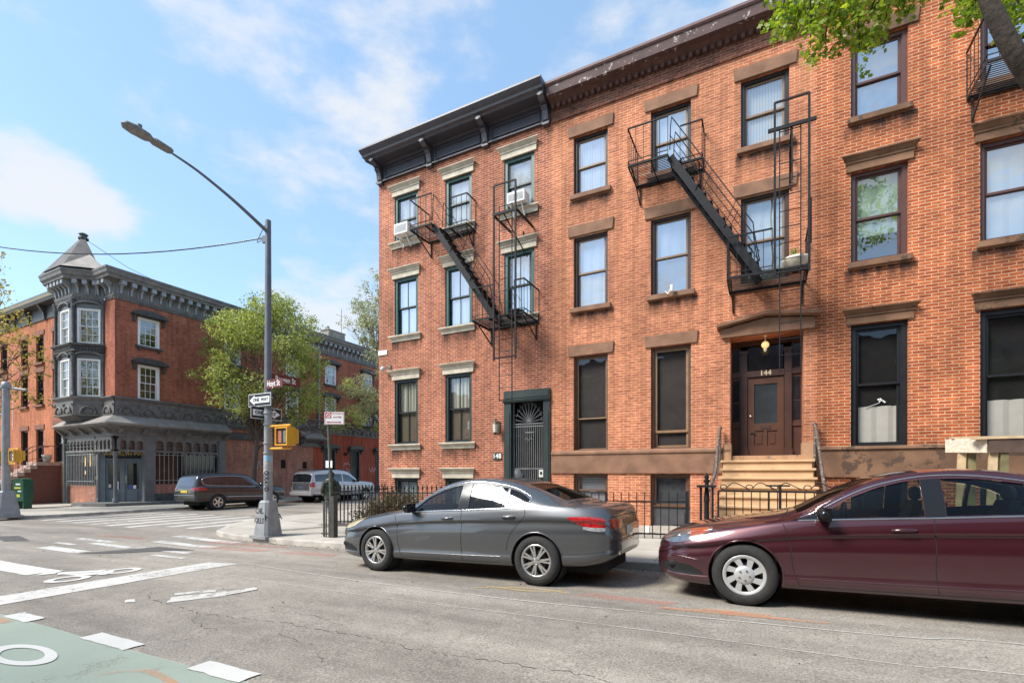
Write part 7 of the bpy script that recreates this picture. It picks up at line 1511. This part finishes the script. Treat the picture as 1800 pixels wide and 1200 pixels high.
b.bar((.04,.0095,2.86),(.11,.0095,2.79),.012,.001,up=(0,1,0)); b.build('no_symbol',SIGW,pl)
b=MB(NT); text_on(b,'NO STANDING',.045,.30,2.86,.009,xs=.85); text_on(b,'ANYTIME',.05,.29,2.78,.009,bold=.001); b.build('sign_text',RDS,pl)
# left signal pole
lx,ly=-25.75,7.55; lz=road(lx,ly)+.12; lp=thing('signal_pole','grey signal pole with cross arm at the left edge beside the stoop','pole',(lx,ly,lz))
pole_base(lp,lx,ly,lz,.34,1.0); mb=MB(); mb.cyl((lx,ly,lz+.95),(lx,ly,4.75),.13,.11,12); mb.lathe([(.14,4.70),(.15,4.75),(.12,4.9),(.0,4.95)],(lx,ly,0),12); mb.build('shaft',GALV,lp)
mb=MB(); mb.tube([(lx-2.2,ly-1.0,4.82),(lx,ly,4.70),(lx+.55,ly+.4,4.62)],.05,8); mb.tube([(lx-2.2,ly-1.0,4.6),(lx,ly,3.6)],.03,6); mb.build('mast_arm',GALV,lp)
ped_signal('pedestrian signal showing a lit white walking figure at the far left corner',lx+.95,ly-.0,1.83,1,True,lx+.1)
ped_signal('dark yellow pedestrian signal housing on the left of the left pole',lx-.45,ly-.05,1.83,1,False,lx-.1)
mx_=thing('mailbox','dark green relay mailbox with rounded top and yellow scrawl','mailbox',(-31.4,9.8,-.25)); mb=MB(); x,y,z=-31.4,9.8,-.27
prof=[(-.26,.35),(.26,.35),(.26,1.25)]+[(.26*math.cos(t),1.25+.2*math.sin(t)) for t in [pi*k/8 for k in range(1,8)]]+[(-.26,1.25)]
d_=Vector((.889,.457)); MT=TG(x,y,(d_.x,d_.y)); b=MB(MT); b.face2(prof,-.25,.25); b.v=[(v[0],v[1],v[2]+z) for v in b.v]; b.build('mailbox_body',M('mailbox_green',(.018,.085,.045),.45,var=.2),mx_)
b=MB(MT)
for u in (-.2,.2): b.box(u-.03,u+.03,-.2,.2,z,z+.35)
b.build('mailbox_leg',M('mailbox_green',(.018,.085,.045),.45),mx_); b=MB(MT); b.box(-.17,.1,.25,.256,z+.55,z+.68); b.box(-.16,.14,.25,.255,z+.95,z+1.02); b.build('yellow_scrawl',M('scrawl_yellow',(.62,.60,.05),.6,var=.2,scale=20),mx_); b=MB(MT); b.box(-.1,.12,.25,.255,z+1.12,z+1.2); b.box(.0,.16,.25,.255,z+.8,z+.86); b.build('label_sticker',SIGW,mx_)
# timber barricade frame behind the red car
sw_=thing('timber_frame','rough timber handrail frame of pale and brown planks behind the maroon car','wooden frame',(3.1,10.3,.1)); PINE=M('fresh_pine',(.60,.44,.26),.7,var=.2,scale=8); OSB=M('pale_osb_board',(.62,.52,.40),.8,var=.25,scale=30,bump=.3); DKW=M('brown_plank',(.10,.062,.045),.75,var=.35,scale=4); GRW=M('green_treated_timber',(.17,.15,.07),.75,var=.35,scale=6)
zz=walk(3,10.2)
for y,xx in ((10.5,2.98),(10.2,3.27)):
    b=MB(); b.bar((xx-.05,y,zz),(xx,y,1.75),.05,.10); b.build('front_leg',PINE,sw_); b=MB(); b.bar((xx+.12,y,zz),(xx+.12,y,1.75),.10,.09); b.build('back_leg',GRW,sw_)
b=MB(); b.add([(2.80,10.62,1.77),(3.18,10.15,1.74),(3.18,10.15,1.98),(2.80,10.62,1.99),(2.83,10.65,1.77),(3.21,10.18,1.74),(3.21,10.18,1.98),(2.83,10.65,1.99)],[(0,1,2,3),(7,6,5,4),(0,4,5,1),(3,2,6,7),(0,3,7,4),(1,5,6,2)]); b.build('osb_panel',OSB,sw_)
b=MB(); b.box(3.20,6.2,10.12,10.16,1.74,1.95); b.box(3.34,6.2,10.5,10.54,1.70,1.93); b.build('side_plank',DKW,sw_); b=MB(); b.box(3.00,6.2,10.10,10.24,1.952,1.985); b.box(2.86,6.2,10.5,10.64,1.99,2.02); b.build('top_rail',PINE,sw_)
# ---------------------------------------------------------------- motorcycle group far up the side street
mt=thing('motorcycle','black motorcycle with red tail light half seen beyond the fence','motorcycle',(-20.8,27,-.3)); x,y,z=-21.9,29.5,-.38
for dy in (-.7,.7): b=MB(); b.lathe([(.26,-.06),(.31,-.05),(.33,0),(.31,.05),(.26,.06)],(x,y+dy,z+.33),20,'x'); b.lathe([(0,-.02),(.25,-.02),(.25,.02),(0,.02)],(x,y+dy,z+.33),12,'x'); b.build('wheel',M('tyre_rubber',(.022,.021,.020),.85),mt)
b=MB(); b.ball((x,y+.15,z+.85),.3,10,6,(.6,1.3,.6)); b.ball((x,y-.35,z+.82),.22,10,6,(.7,1.6,.5)); b.bar((x,y+.7,z+.33),(x,y+.45,z+1.05),.06); b.bar((x-.35,y+.42,z+1.08),(x+.35,y+.42,z+1.08),.03); b.ball((x,y,z+.45),.24,8,5,(.8,1.2,.9)); b.bar((x,y-.7,z+.33),(x,y-.1,z+.45),.07); b.build('frame_body',TRIMB,mt); b=MB(); b.box(x-.10,x+.10,y-.82,y-.76,z+.80,z+.90); b.build('tail_light',REDL,mt)
m2=thing('scooter','parked scooter under a yellow and white cover beyond the silver suv','scooter',(-23,29,-.3)); x,y=-23.2,30.5
for dy in (-.6,.6): b=MB(); b.lathe([(.2,-.06),(.27,-.05),(.28,0),(.27,.05),(.2,.06)],(x,y+dy,z+.28),18,'x'); b.lathe([(0,0),(.2,0)],(x,y+dy,z+.28),12,'x'); b.build('wheel',M('tyre_rubber',(.022,.021,.020),.85),m2)
b=MB(); b.ball((x,y,z+.65),.42,12,7,(.7,1.7,.8)); b.bar((x,y+.6,z+.28),(x,y+.5,z+1.1),.08); b.build('scooter_body',TRIMB,m2); b=MB(); b.ball((x,y+.1,z+1.02),.32,12,6,(1.0,2.0,.35)); b.build('cover',M('yellow_cover',(.65,.38,.04),.6,var=.2),m2)
# ---------------------------------------------------------------- pedestrian walking away behind the sign post
pr=thing('person','person in a dark green hooded parka and grey leggings walking behind the sign post','person',(-12.05,10.9,walk(-12.05,10.9)))
def skin(name,joints,edges,m,parent,root=0,sub=2):
    me=bpy.data.meshes.new(name); me.from_pydata([j[0] for j in joints],edges,[]); o=bpy.data.objects.new(name,me); COL.objects.link(o); md=o.modifiers.new('s','SKIN'); md.use_smooth_shade=True
    sv=me.skin_vertices[0].data
    for i,j in enumerate(joints): r=j[1]; sv[i].radius=(r,r) if not isinstance(r,tuple) else r; sv[i].use_root=(i==root)
    o.modifiers.new('d','SUBSURF').levels=sub; o.modifiers['d'].render_levels=sub
    dg=bpy.context.evaluated_depsgraph_get(); dg.update(); nm=bpy.data.meshes.new_from_object(o.evaluated_get(dg)); o.modifiers.clear(); o.data=nm; nm.materials.append(m)
    o.parent=parent; return o
# local frame: walks towards +y ; heights for a 1.56 m figure
bj=[((0,0,.80),(.12,.09)),((0,0,.98),(.12,.085)),((0,.01,1.15),(.15,.09)),((0,.01,1.27),(.10,.07)),((0,.015,1.33),.045),((0,.03,1.40),(.068,.08)),((0,.03,1.49),(.06,.07)),
    ((.085,.02,.76),.085),((.09,.13,.42),.055),((.09,.11,.08),.036),((.09,.20,.03),(.035,.028)),          # 7-10 leading right leg
    ((-.085,-.01,.76),.085),((-.09,-.02,.43),.055),((-.10,-.30,.24),.036),((-.10,-.33,.15),(.032,.03)),    # 11-14 trailing left leg, heel lifted
    ((.18,.01,1.24),.055),((.24,-.06,1.02),.042),((.22,.06,.84),.032),((.22,.09,.79),(.03,.018)),
    ((-.18,.01,1.24),.055),((-.24,-.02,1.02),.042),((-.20,.12,.90),.032),((-.19,.16,.88),(.03,.018))]
be=[(0,1),(1,2),(2,3),(3,4),(4,5),(5,6),(0,7),(7,8),(8,9),(9,10),(0,11),(11,12),(12,13),(13,14),(3,15),(15,16),(16,17),(17,18),(3,19),(19,20),(20,21),(21,22)]
LEG=M('grey_leggings',(.13,.14,.16),.85); SKN=M('skin_tan',(.36,.20,.13),.55,var=.05)
body=skin('body',bj,be,SKN,pr)
lj=[((0,0,.80),(.13,.10)),((.085,.02,.74),.095),((.09,.13,.42),.062),((.09,.11,.14),.045),((-.085,-.01,.74),.095),((-.09,-.02,.43),.062),((-.10,-.26,.27),.045)]
skin('leggings',lj,[(0,1),(1,2),(2,3),(0,4),(4,5),(5,6)],LEG,pr)
PK=M('green_parka',(.045,.050,.034),.9,var=.25,scale=9,bump=.3); jj=[((0,0,.62),(.21,.17)),((0,0,.80),(.20,.155)),((0,0,1.0),(.19,.14)),((0,.01,1.18),(.20,.13)),((0,.01,1.27),(.13,.10)),((.19,.01,1.23),.085),((.26,-.06,1.0),.070),((.23,.06,.86),.055),((-.19,.01,1.23),.085),((-.26,-.02,1.0),.070),((-.21,.10,.91),.055)]
skin('parka',jj,[(0,1),(1,2),(2,3),(3,4),(4,5),(5,6),(6,7),(4,8),(8,9),(9,10)],PK,pr)
b=MB(); b.ball((0,-.07,1.29),.13,14,8,(1.15,.75,.6)); b.build('hood',PK,pr); b=MB()
b.tube([(.13*math.cos(t),-.03+.09*math.sin(t),1.33+.02*math.sin(2*t)) for t in [2*pi*k/16 for k in range(17)]],.028,7); b.build('hood_trim',M('fur_trim',(.30,.24,.17),.95,var=.3,scale=30),pr)
rg=np.random.default_rng(8); HAIR=M('dark_curly_hair',(.018,.013,.011),.8,bump=.8,bscale=90); b=MB(); b.ball((0,.005,1.475),.10,14,9,(1.0,1.0,1.02))
for _ in range(46):
    d=rg.normal(size=3); d/=np.linalg.norm(d); d[1]=d[1]-.25; b.ball((.092*d[0],.005+.09*d[1],1.485+.088*d[2]),.032,6,4)
b.build('hair',HAIR,pr)
b=MB(); b.ball((.045,.115,1.44),.012,6,4); b.ball((-.045,.115,1.44),.012,6,4); b.build('eye',M('eye_dark',(.03,.02,.02),.3),pr); b=MB(); b.bar((0,.115,1.43),(0,.135,1.40),.02); b.build('nose',SKN,pr)
SHO=M('dark_shoe',(.02,.02,.022),.6); b=MB(); b.tube([(.09,.06,.045),(.09,.12,.06),(.09,.24,.03)],[.045,.05,.03],8); b.build('shoe',SHO,pr); b=MB(); b.tube([(-.10,-.35,.20),(-.10,-.36,.13),(-.10,-.30,.03)],[.042,.048,.03],8); b.build('shoe',SHO,pr)
for s_ in (-1,1):      # fingers
    hx,hy,hz=(.22,.09,.79) if s_>0 else (-.19,.16,.88)
    for k in range(4): b=MB(); q=Vector((hx+s_*.0,hy-.028+.017*k,hz)); b.tube([q,q+Vector((0,.012,-.035)),q+Vector((-s_*.012,.02,-.055+.004*abs(k-1.5)))],[.009,.008,.006],6); b.build('finger',SKN,pr)
    b=MB(); q=Vector((hx,hy+.03,hz+.02)); b.tube([q,q+Vector((-s_*.01,.03,-.02))],[.010,.007],6); b.build('thumb',SKN,pr)
pr.rotation_euler=(0,0,R(62))
for ch in pr.children: ch.matrix_parent_inverse=Matrix.Identity(4)
# ---------------------------------------------------------------- trees
def make_tree(name,label,base_,trunk_top,clusters,leaf,size,per,m_bark,r0=.16,seed=1,cr=.9,group=None,flat=.2,five=False,fork=None,shell=.25,twig=True,tw=.018):
    """trunk + limbs reaching each leaf cluster ; clusters = [(x,y,z,r)]"""
    rng=np.random.default_rng(seed); rd=random.Random(seed); t=thing(name,label,'tree',base_,group); B=Vector(base_); Tt=Vector(trunk_top)
    k=MB(); P=catmull([B-Vector((0,0,.1)),B.lerp(Tt,.3)+Vector((rd.uniform(-.08,.08),rd.uniform(-.08,.08),0)),B.lerp(Tt,.65)+Vector((rd.uniform(-.1,.1),rd.uniform(-.1,.1),0)),Tt],5); n=len(P)
    k.tube(P,[r0*(1.25-.25*min(1,i/3))*(1-.35*i/n) for i in range(n)],10)
    for (x,y,z,r) in clusters:
        c=Vector((x,y,z)); s_=Tt.lerp(B,rd.uniform(0,.35)); mid=s_.lerp(c,.5)+Vector((rd.uniform(-.3,.3),rd.uniform(-.3,.3),rd.uniform(-.1,.35)))*min(1,(c-s_).length/3); L=(c-s_).length
        q=catmull([s_,s_.lerp(mid,.5)+Vector((0,0,-.05)),mid,c],4); m_=len(q); k.tube(q,[max(.008,(r0*.42)*(1-i/m_)**1.2*min(1,L/3+.3)) for i in range(m_)],6,cap=False)
        if twig:
            for _ in range(6):
                d=Vector(rng.normal(size=3)).normalized()*r*.9; a=mid.lerp(c,rd.uniform(.4,1)); k.tube([a,a+d*.5+Vector((0,0,.04)),a+d],[tw,tw*.6,.004],4,cap=False)
    k.build('trunk',m_bark,t)
    pts=[]
    for (x,y,z,r) in clusters:
        nn=int(per*(r/cr)**2.2); 
        pts.append(blob_pts(rng,(x,y,z),(r,r,r*.8),nn,shell))
        for _ in range(5): d=rng.normal(size=3); d/=np.linalg.norm(d); pts.append(blob_pts(rng,(x+d[0]*r*.9,y+d[1]*r*.9,z+d[2]*r*.7),(r*.38,r*.38,r*.28),int(nn*.12),.1))
    leaf_mesh('crown',np.vstack(pts),size,leaf,t,seed+5,flat=flat,five=five); return t
def crown(c,r,n,cr,seed,lo=-1,inner=.55):
    rg=np.random.default_rng(seed); out=[]
    while len(out)<n:
        d=rg.normal(size=3); d/=np.linalg.norm(d); 
        if d[2]<lo: continue
        k=inner+(1-inner)*rg.random(); out.append((c[0]+d[0]*r[0]*k,c[1]+d[1]*r[1]*k,c[2]+d[2]*r[2]*k,cr*(.6+.7*rg.random())))
    return out
LF1=leafmat('young_maple_leaf',(.15,.18,.04),(.26,.30,.07),(.42,.43,.13),.5); LF2=leafmat('yellow_leaf',(.20,.20,.05),(.33,.30,.09),(.48,.34,.13),.4); LF3=leafmat('pale_bud_leaf',(.22,.24,.11),(.30,.31,.15),(.40,.38,.20),.4); LF4=leafmat('bright_leaf',(.09,.16,.02),(.24,.34,.035),(.42,.48,.07),.5); LF5=leafmat('orange_green_leaf',(.20,.19,.05),(.38,.33,.07),(.55,.36,.10),.4)
cl=crown((-25.9,18.9,8.0),(3.3,3.3,3.7),46,1.0,3,-.75)+[(-25.2,16.6,4.9,.9),(-24.9,19.8,5.0,1.0),(-25.0,21.0,5.6,.9),(-25.9,16.0,5.6,.9),(-24.8,22.6,5.4,.8),(-25.0,23.6,4.5,.55),(-25.6,18.5,4.9,.8),(-25.4,15.3,6.6,.7),(-25.1,25.3,5.0,.6),(-25.0,26.8,4.7,.5),(-24.8,24.2,5.5,.7),(-25.0,22.6,4.4,.6),(-25.2,28.0,5.0,.45),(-25.2,24.2,7.6,.6)]
make_tree('street_tree','full yellow green tree in front of the tavern side wall behind the lamp pole',(-26.3,18.0,-.25),(-26.1,18.2,4.6),cl,LF1,.13,300,BK,.17,11)
cl=crown((-25.8,28.6,7.7),(2.0,3.4,3.0),30,.85,5,-.9); make_tree('street_tree','olive yellow tree hiding the tavern fire escape beside the brick corner',(-26.3,29.8,-.3),(-26.1,29.6,4.8),cl,LF3,.13,260,BK,.13,12,tw=.02)
cl=[(x,y,z,r) for x,y,z,r in crown((-37,40,16.5),(3.5,3.5,7.5),46,1.15,9,-.9,.3)]; make_tree('tall_tree','tall thin leafed tree rising behind the roofs next to the brick corner',(-37,40,-.3),(-37,40,15),cl,LF3,.19,75,BK2,.22,13,shell=.1,tw=.035)
cl=crown((-42,31.5,16.2),(3.2,3.2,2.6),24,.9,6,-.3,.3); make_tree('distant_tree','sparse green treetop showing above the tavern cornice',(-42,31.5,-.3),(-42,31.5,13.5),cl,leafmat('grey_green_leaf',(.10,.13,.05),(.16,.19,.07),(.25,.26,.10),.4),.19,70,BK,.2,14,shell=.1,tw=.03)
cl=crown((-30.8,7.8,8.2),(2.7,2.4,3.4),26,.9,8,-.8,.4)+[(-28.2,8.4,7.2,.7),(-28.0,8.5,8.0,.6),(-28.0,8.5,6.4,.6),(-28.4,8.3,9.0,.5),(-27.9,8.6,4.9,.6),(-27.6,8.9,5.7,.6),(-27.4,9.1,6.5,.55),(-28.4,8.4,5.2,.7),(-28.6,8.3,4.2,.7),(-27.9,8.9,7.0,.5),(-27.5,9.2,4.6,.4)]; make_tree('left_tree','yellow and orange tinged tree at the left edge of the view',(-31.2,7.7,-.3),(-31,7.7,4.4),cl,LF5,.13,110,BK,.15,15,tw=.02)
cl=[(-33.2,8.2,z,.7) for z in (1.6,2.3,3.0,3.6)]+[(-33.8,8.6,2.6,.8)]; make_tree('small_tree','bare thin sapling in the yard by the left stoop',(-33.4,8.3,-.3),(-33.4,8.3,2.4),cl,LF3,.08,14,BK2,.04,16,tw=.014)
# overhanging maple limb, upper right (trunk stands outside the view)
def at(px_,py_,Z):
    u=(px_-900)/846.; return Vector(((.8893*u-.4574)*Z,(.4574*u+.8893)*Z,CAMZ+(831-py_)/846.*Z))
ml=thing('maple_tree','maple with a thick dark limb and bright green hanging leaves at the upper right','tree',(4.5,8.7,.1))
k=MB(); k.tube(catmull([(4.5,8.7,-.1),(4.5,8.7,2.4),(4.45,8.65,4.4),(4.6,8.6,7.5),(4.8,8.5,10)],5),[.26-.006*i for i in range(21)],12)
limb=catmull([(4.46,8.65,3.6),(3.6,7.8,4.55),(2.95,7.3,5.13),(2.44,6.9,5.66),(2.13,6.7,6.25),(1.85,6.6,7.1),(1.3,6.5,8.0),(.3,6.5,8.6)],5); k.tube(limb,[.118-.0022*i for i in range(len(limb))],10)
tips=[]
tw_=[(1365,5,6.6),(1395,25,6.5),(1440,15,6.4),(1375,75,6.5),(1400,60,6.5),(1430,60,6.3),(1425,100,6.3),(1468,40,6.2),(1500,15,6.2),(1480,80,6.2),(1500,60,6.1),(1465,70,6.3),(1515,85,6.2),(1545,10,6.0),(1535,45,6.0),(1585,20,5.9),(1600,3,5.9),(1555,50,6.0),(1510,100,6.1),(1620,-10,5.8),(1680,2,5.6),(1720,15,5.2),(1712,35,5.3),(1780,10,5.3),(1790,45,5.2),(1775,-20,5.3),(1650,-30,5.6),(1480,-20,6.3),(1420,-25,6.5),(1545,-20,6.1),(1795,30,5.0),(1383,48,6.5),(1452,95,6.3)]
for i,(a,b,Z) in enumerate(tw_):
    c=at(a,b-22,Z); s_=limb[-1].lerp(limb[-12],random.random()); mid=s_.lerp(c,.6)+Vector((0,0,.25)); q=catmull([s_,mid,c+Vector((0,0,.12)),c-Vector((0,0,.05))],4); k.tube(q,[.022,.02,.018,.016,.014,.012,.011,.01,.009,.008,.007,.006,.005],5,cap=False); tips.append(c)
k.build('trunk',M('dark_limb_bark',(.055,.042,.032),.95,var=.5,scale=14,bump=1.0,bscale=22),ml)
rng=np.random.default_rng(21); P=[]
for c in tips:
    for _ in range(6):
        q=np.array(c)+rng.normal(size=3)*np.array((.095,.13,.085)); P.append(q+rng.normal(size=(19,3))*np.array((.045,.055,.055)))
leaf_mesh('hanging_leaves',np.vstack(P),.060,LF4,ml,31,five=True,flat=.1,droop=.3)
# a few high clusters out of frame so the limb belongs to a crown
cl=crown((2.6,6.6,10.6),(3.2,3.0,1.9),16,.9,17); P=[blob_pts(rng,(x,y,z),(r,r,r*.7),150,.2) for x,y,z,r in cl if (x>1.5 or z>10.2)]
leaf_mesh('crown',np.vstack(P),.15,LF4,ml,32,five=False)
# ---------------------------------------------------------------- other side of the street (behind the camera): seen only in glass and paint
OB=brick('opposite_brick',(.22,.09,.06),(.15,.06,.045),(.25,.18,.14),.008)
for i,(x0,x1,h) in enumerate(((-13,-6,9.6),(-6,1,10.2),(1,8,9.6),(8,15,10.4),(15,22,9.8))):
    H=thing('row_house',['dark brick house across the street, at the corner','dark brick house across the street facing the green windowed house','dark brick house across the street facing the stoop','dark brick house across the street facing the maple','last dark brick house across the street'][i],'house',((x0+x1)/2,-9.5,0)); OT=lambda u,d,z:(u,-9.5+d,z); mb=MB(OT); ops=[(x0+.9+2.1*k,x0+1.95+2.1*k,z,z+1.9) for k in range(3) for z in (.9,4.0,7.0)]
    wall_open(mb,x0,x1,-.5,h,ops,.2); mb.T=ID; mb.quad((x0,-9.5,h),(x1,-9.5,h),(x1,-20,h),(x0,-20,h)); mb.quad((x0,-9.5,-.5),(x0,-20,-.5),(x0,-20,h),(x0,-9.5,h)); mb.build('wall',OB,H,recalc=False)
    for (a,b,c,d_) in ops: MB(OT).quad((a,-.15,c),(b,-.15,c),(b,-.15,d_),(a,-.15,d_)).build('window',M('opposite_glass',(.04,.05,.06),.1,var=.3),H,recalc=False)
    mb=MB(OT); mb.prof([(0,h-.7),(.4,h-.1),(.5,h+.1),(0,h+.1)],x0,x1); mb.build('cornice',TAVD,H)
LFD=leafmat('opposite_leaf',(.06,.09,.02),(.10,.14,.03),(.18,.22,.05),.35)
for i,(x0,x1,h) in enumerate(((-40,-31,10.5),(-49,-40,9.8))):
    H=thing('row_house',['dark brick house across the street beyond the crossing','second dark brick house across the street beyond the crossing'][i],'house',((x0+x1)/2,-9.5,0)); mb=MB(OT); wall_open(mb,x0,x1,-.6,h,[(x0+1+2.8*k,x0+2.1+2.8*k,z,z+1.9) for k in range(3) for z in (.9,4.0,7.0)],.2); mb.T=ID; mb.quad((x1,-9.5,-.5),(x1,-24,-.5),(x1,-24,h),(x1,-9.5,h)); mb.build('wall',OB,H,recalc=False)
    mb=MB(OT); mb.prof([(0,h-.7),(.4,h-.1),(.5,h+.1),(0,h+.1)],x0,x1); mb.build('cornice',TAVD,H)
cl=crown((-26,-5.5,6.5),(3.6,2.6,3.4),24,1.2,51,-.8); make_tree('street_tree','leafy tree across the street beyond the crossing',(-27,-5.4,-.3),(-26.6,-5.4,3.4),cl,LFD,.30,120,BK,.18,51)
for j,(x,s_) in enumerate(((-9,41),(0,42),(9,43))):
    cl=crown((x,-5.4,5.6),(2.6,2.2,2.6),20,1.0,s_,-.8); make_tree('street_tree',['leafy tree across the street near the corner','leafy tree across the street behind the viewpoint','leafy tree across the street to the right'][j],(x,-5.4,0),(x,-5.4,3.2),cl,LFD,.26,110,BK,.15,s_)
# dry leaf litter and grit along the gutter
rg=np.random.default_rng(77); P=[]
for _ in range(900):
    x=rg.uniform(-11.5,6); y=7.72-abs(rg.normal())*.16; P.append((x,y,road(x,y)+.012))
for _ in range(160):
    x=rg.uniform(-14,6); y=rg.uniform(3.5,7.6); P.append((x,y,road(x,y)+.010))
for _ in range(260):
    x=rg.uniform(-11,3); y=rg.uniform(9.8,12.6); P.append((x,y,walk(x,y)+.012))
ll=leaf_mesh('leaf_litter',P,.030,leafmat('dry_litter',(.10,.07,.04),(.22,.16,.08),(.36,.30,.16),.2),None,9,flat=.93); tag(ll,'brown leaf litter and grit lying along the kerb','litter',None,'stuff')
# ---------------------------------------------------------------- repeats share a group phrase
GROUPS={'row_house':'brick row houses along the street','fire_escape':'iron fire escapes on the brick fronts','iron_fence':'black iron yard fences','air_conditioner':'window air conditioners in the top floor','flower_pot':'pots and planters about the houses','parked_sedan':'sedans parked along the kerb','parked_suv':'suvs parked on the side street','one_way_sign':'one way signs on the lamp pole','street_name_sign':'street name plates on the lamp pole','pedestrian_signal':'yellow pedestrian signals at the crossing','brick_house':'orange brick houses left of the tavern','stoop':'stoops in front of the house doors','street_tree':'street trees by the kerbs'}
for o in list(COL.objects):
    if o.parent is None and 'label' in o:
        k=o.name.split('.')[0]
        if k in GROUPS and 'group' not in o: o['group']=GROUPS[k]
for o in COL.objects:
    if 'wl' in o: del o['wl']
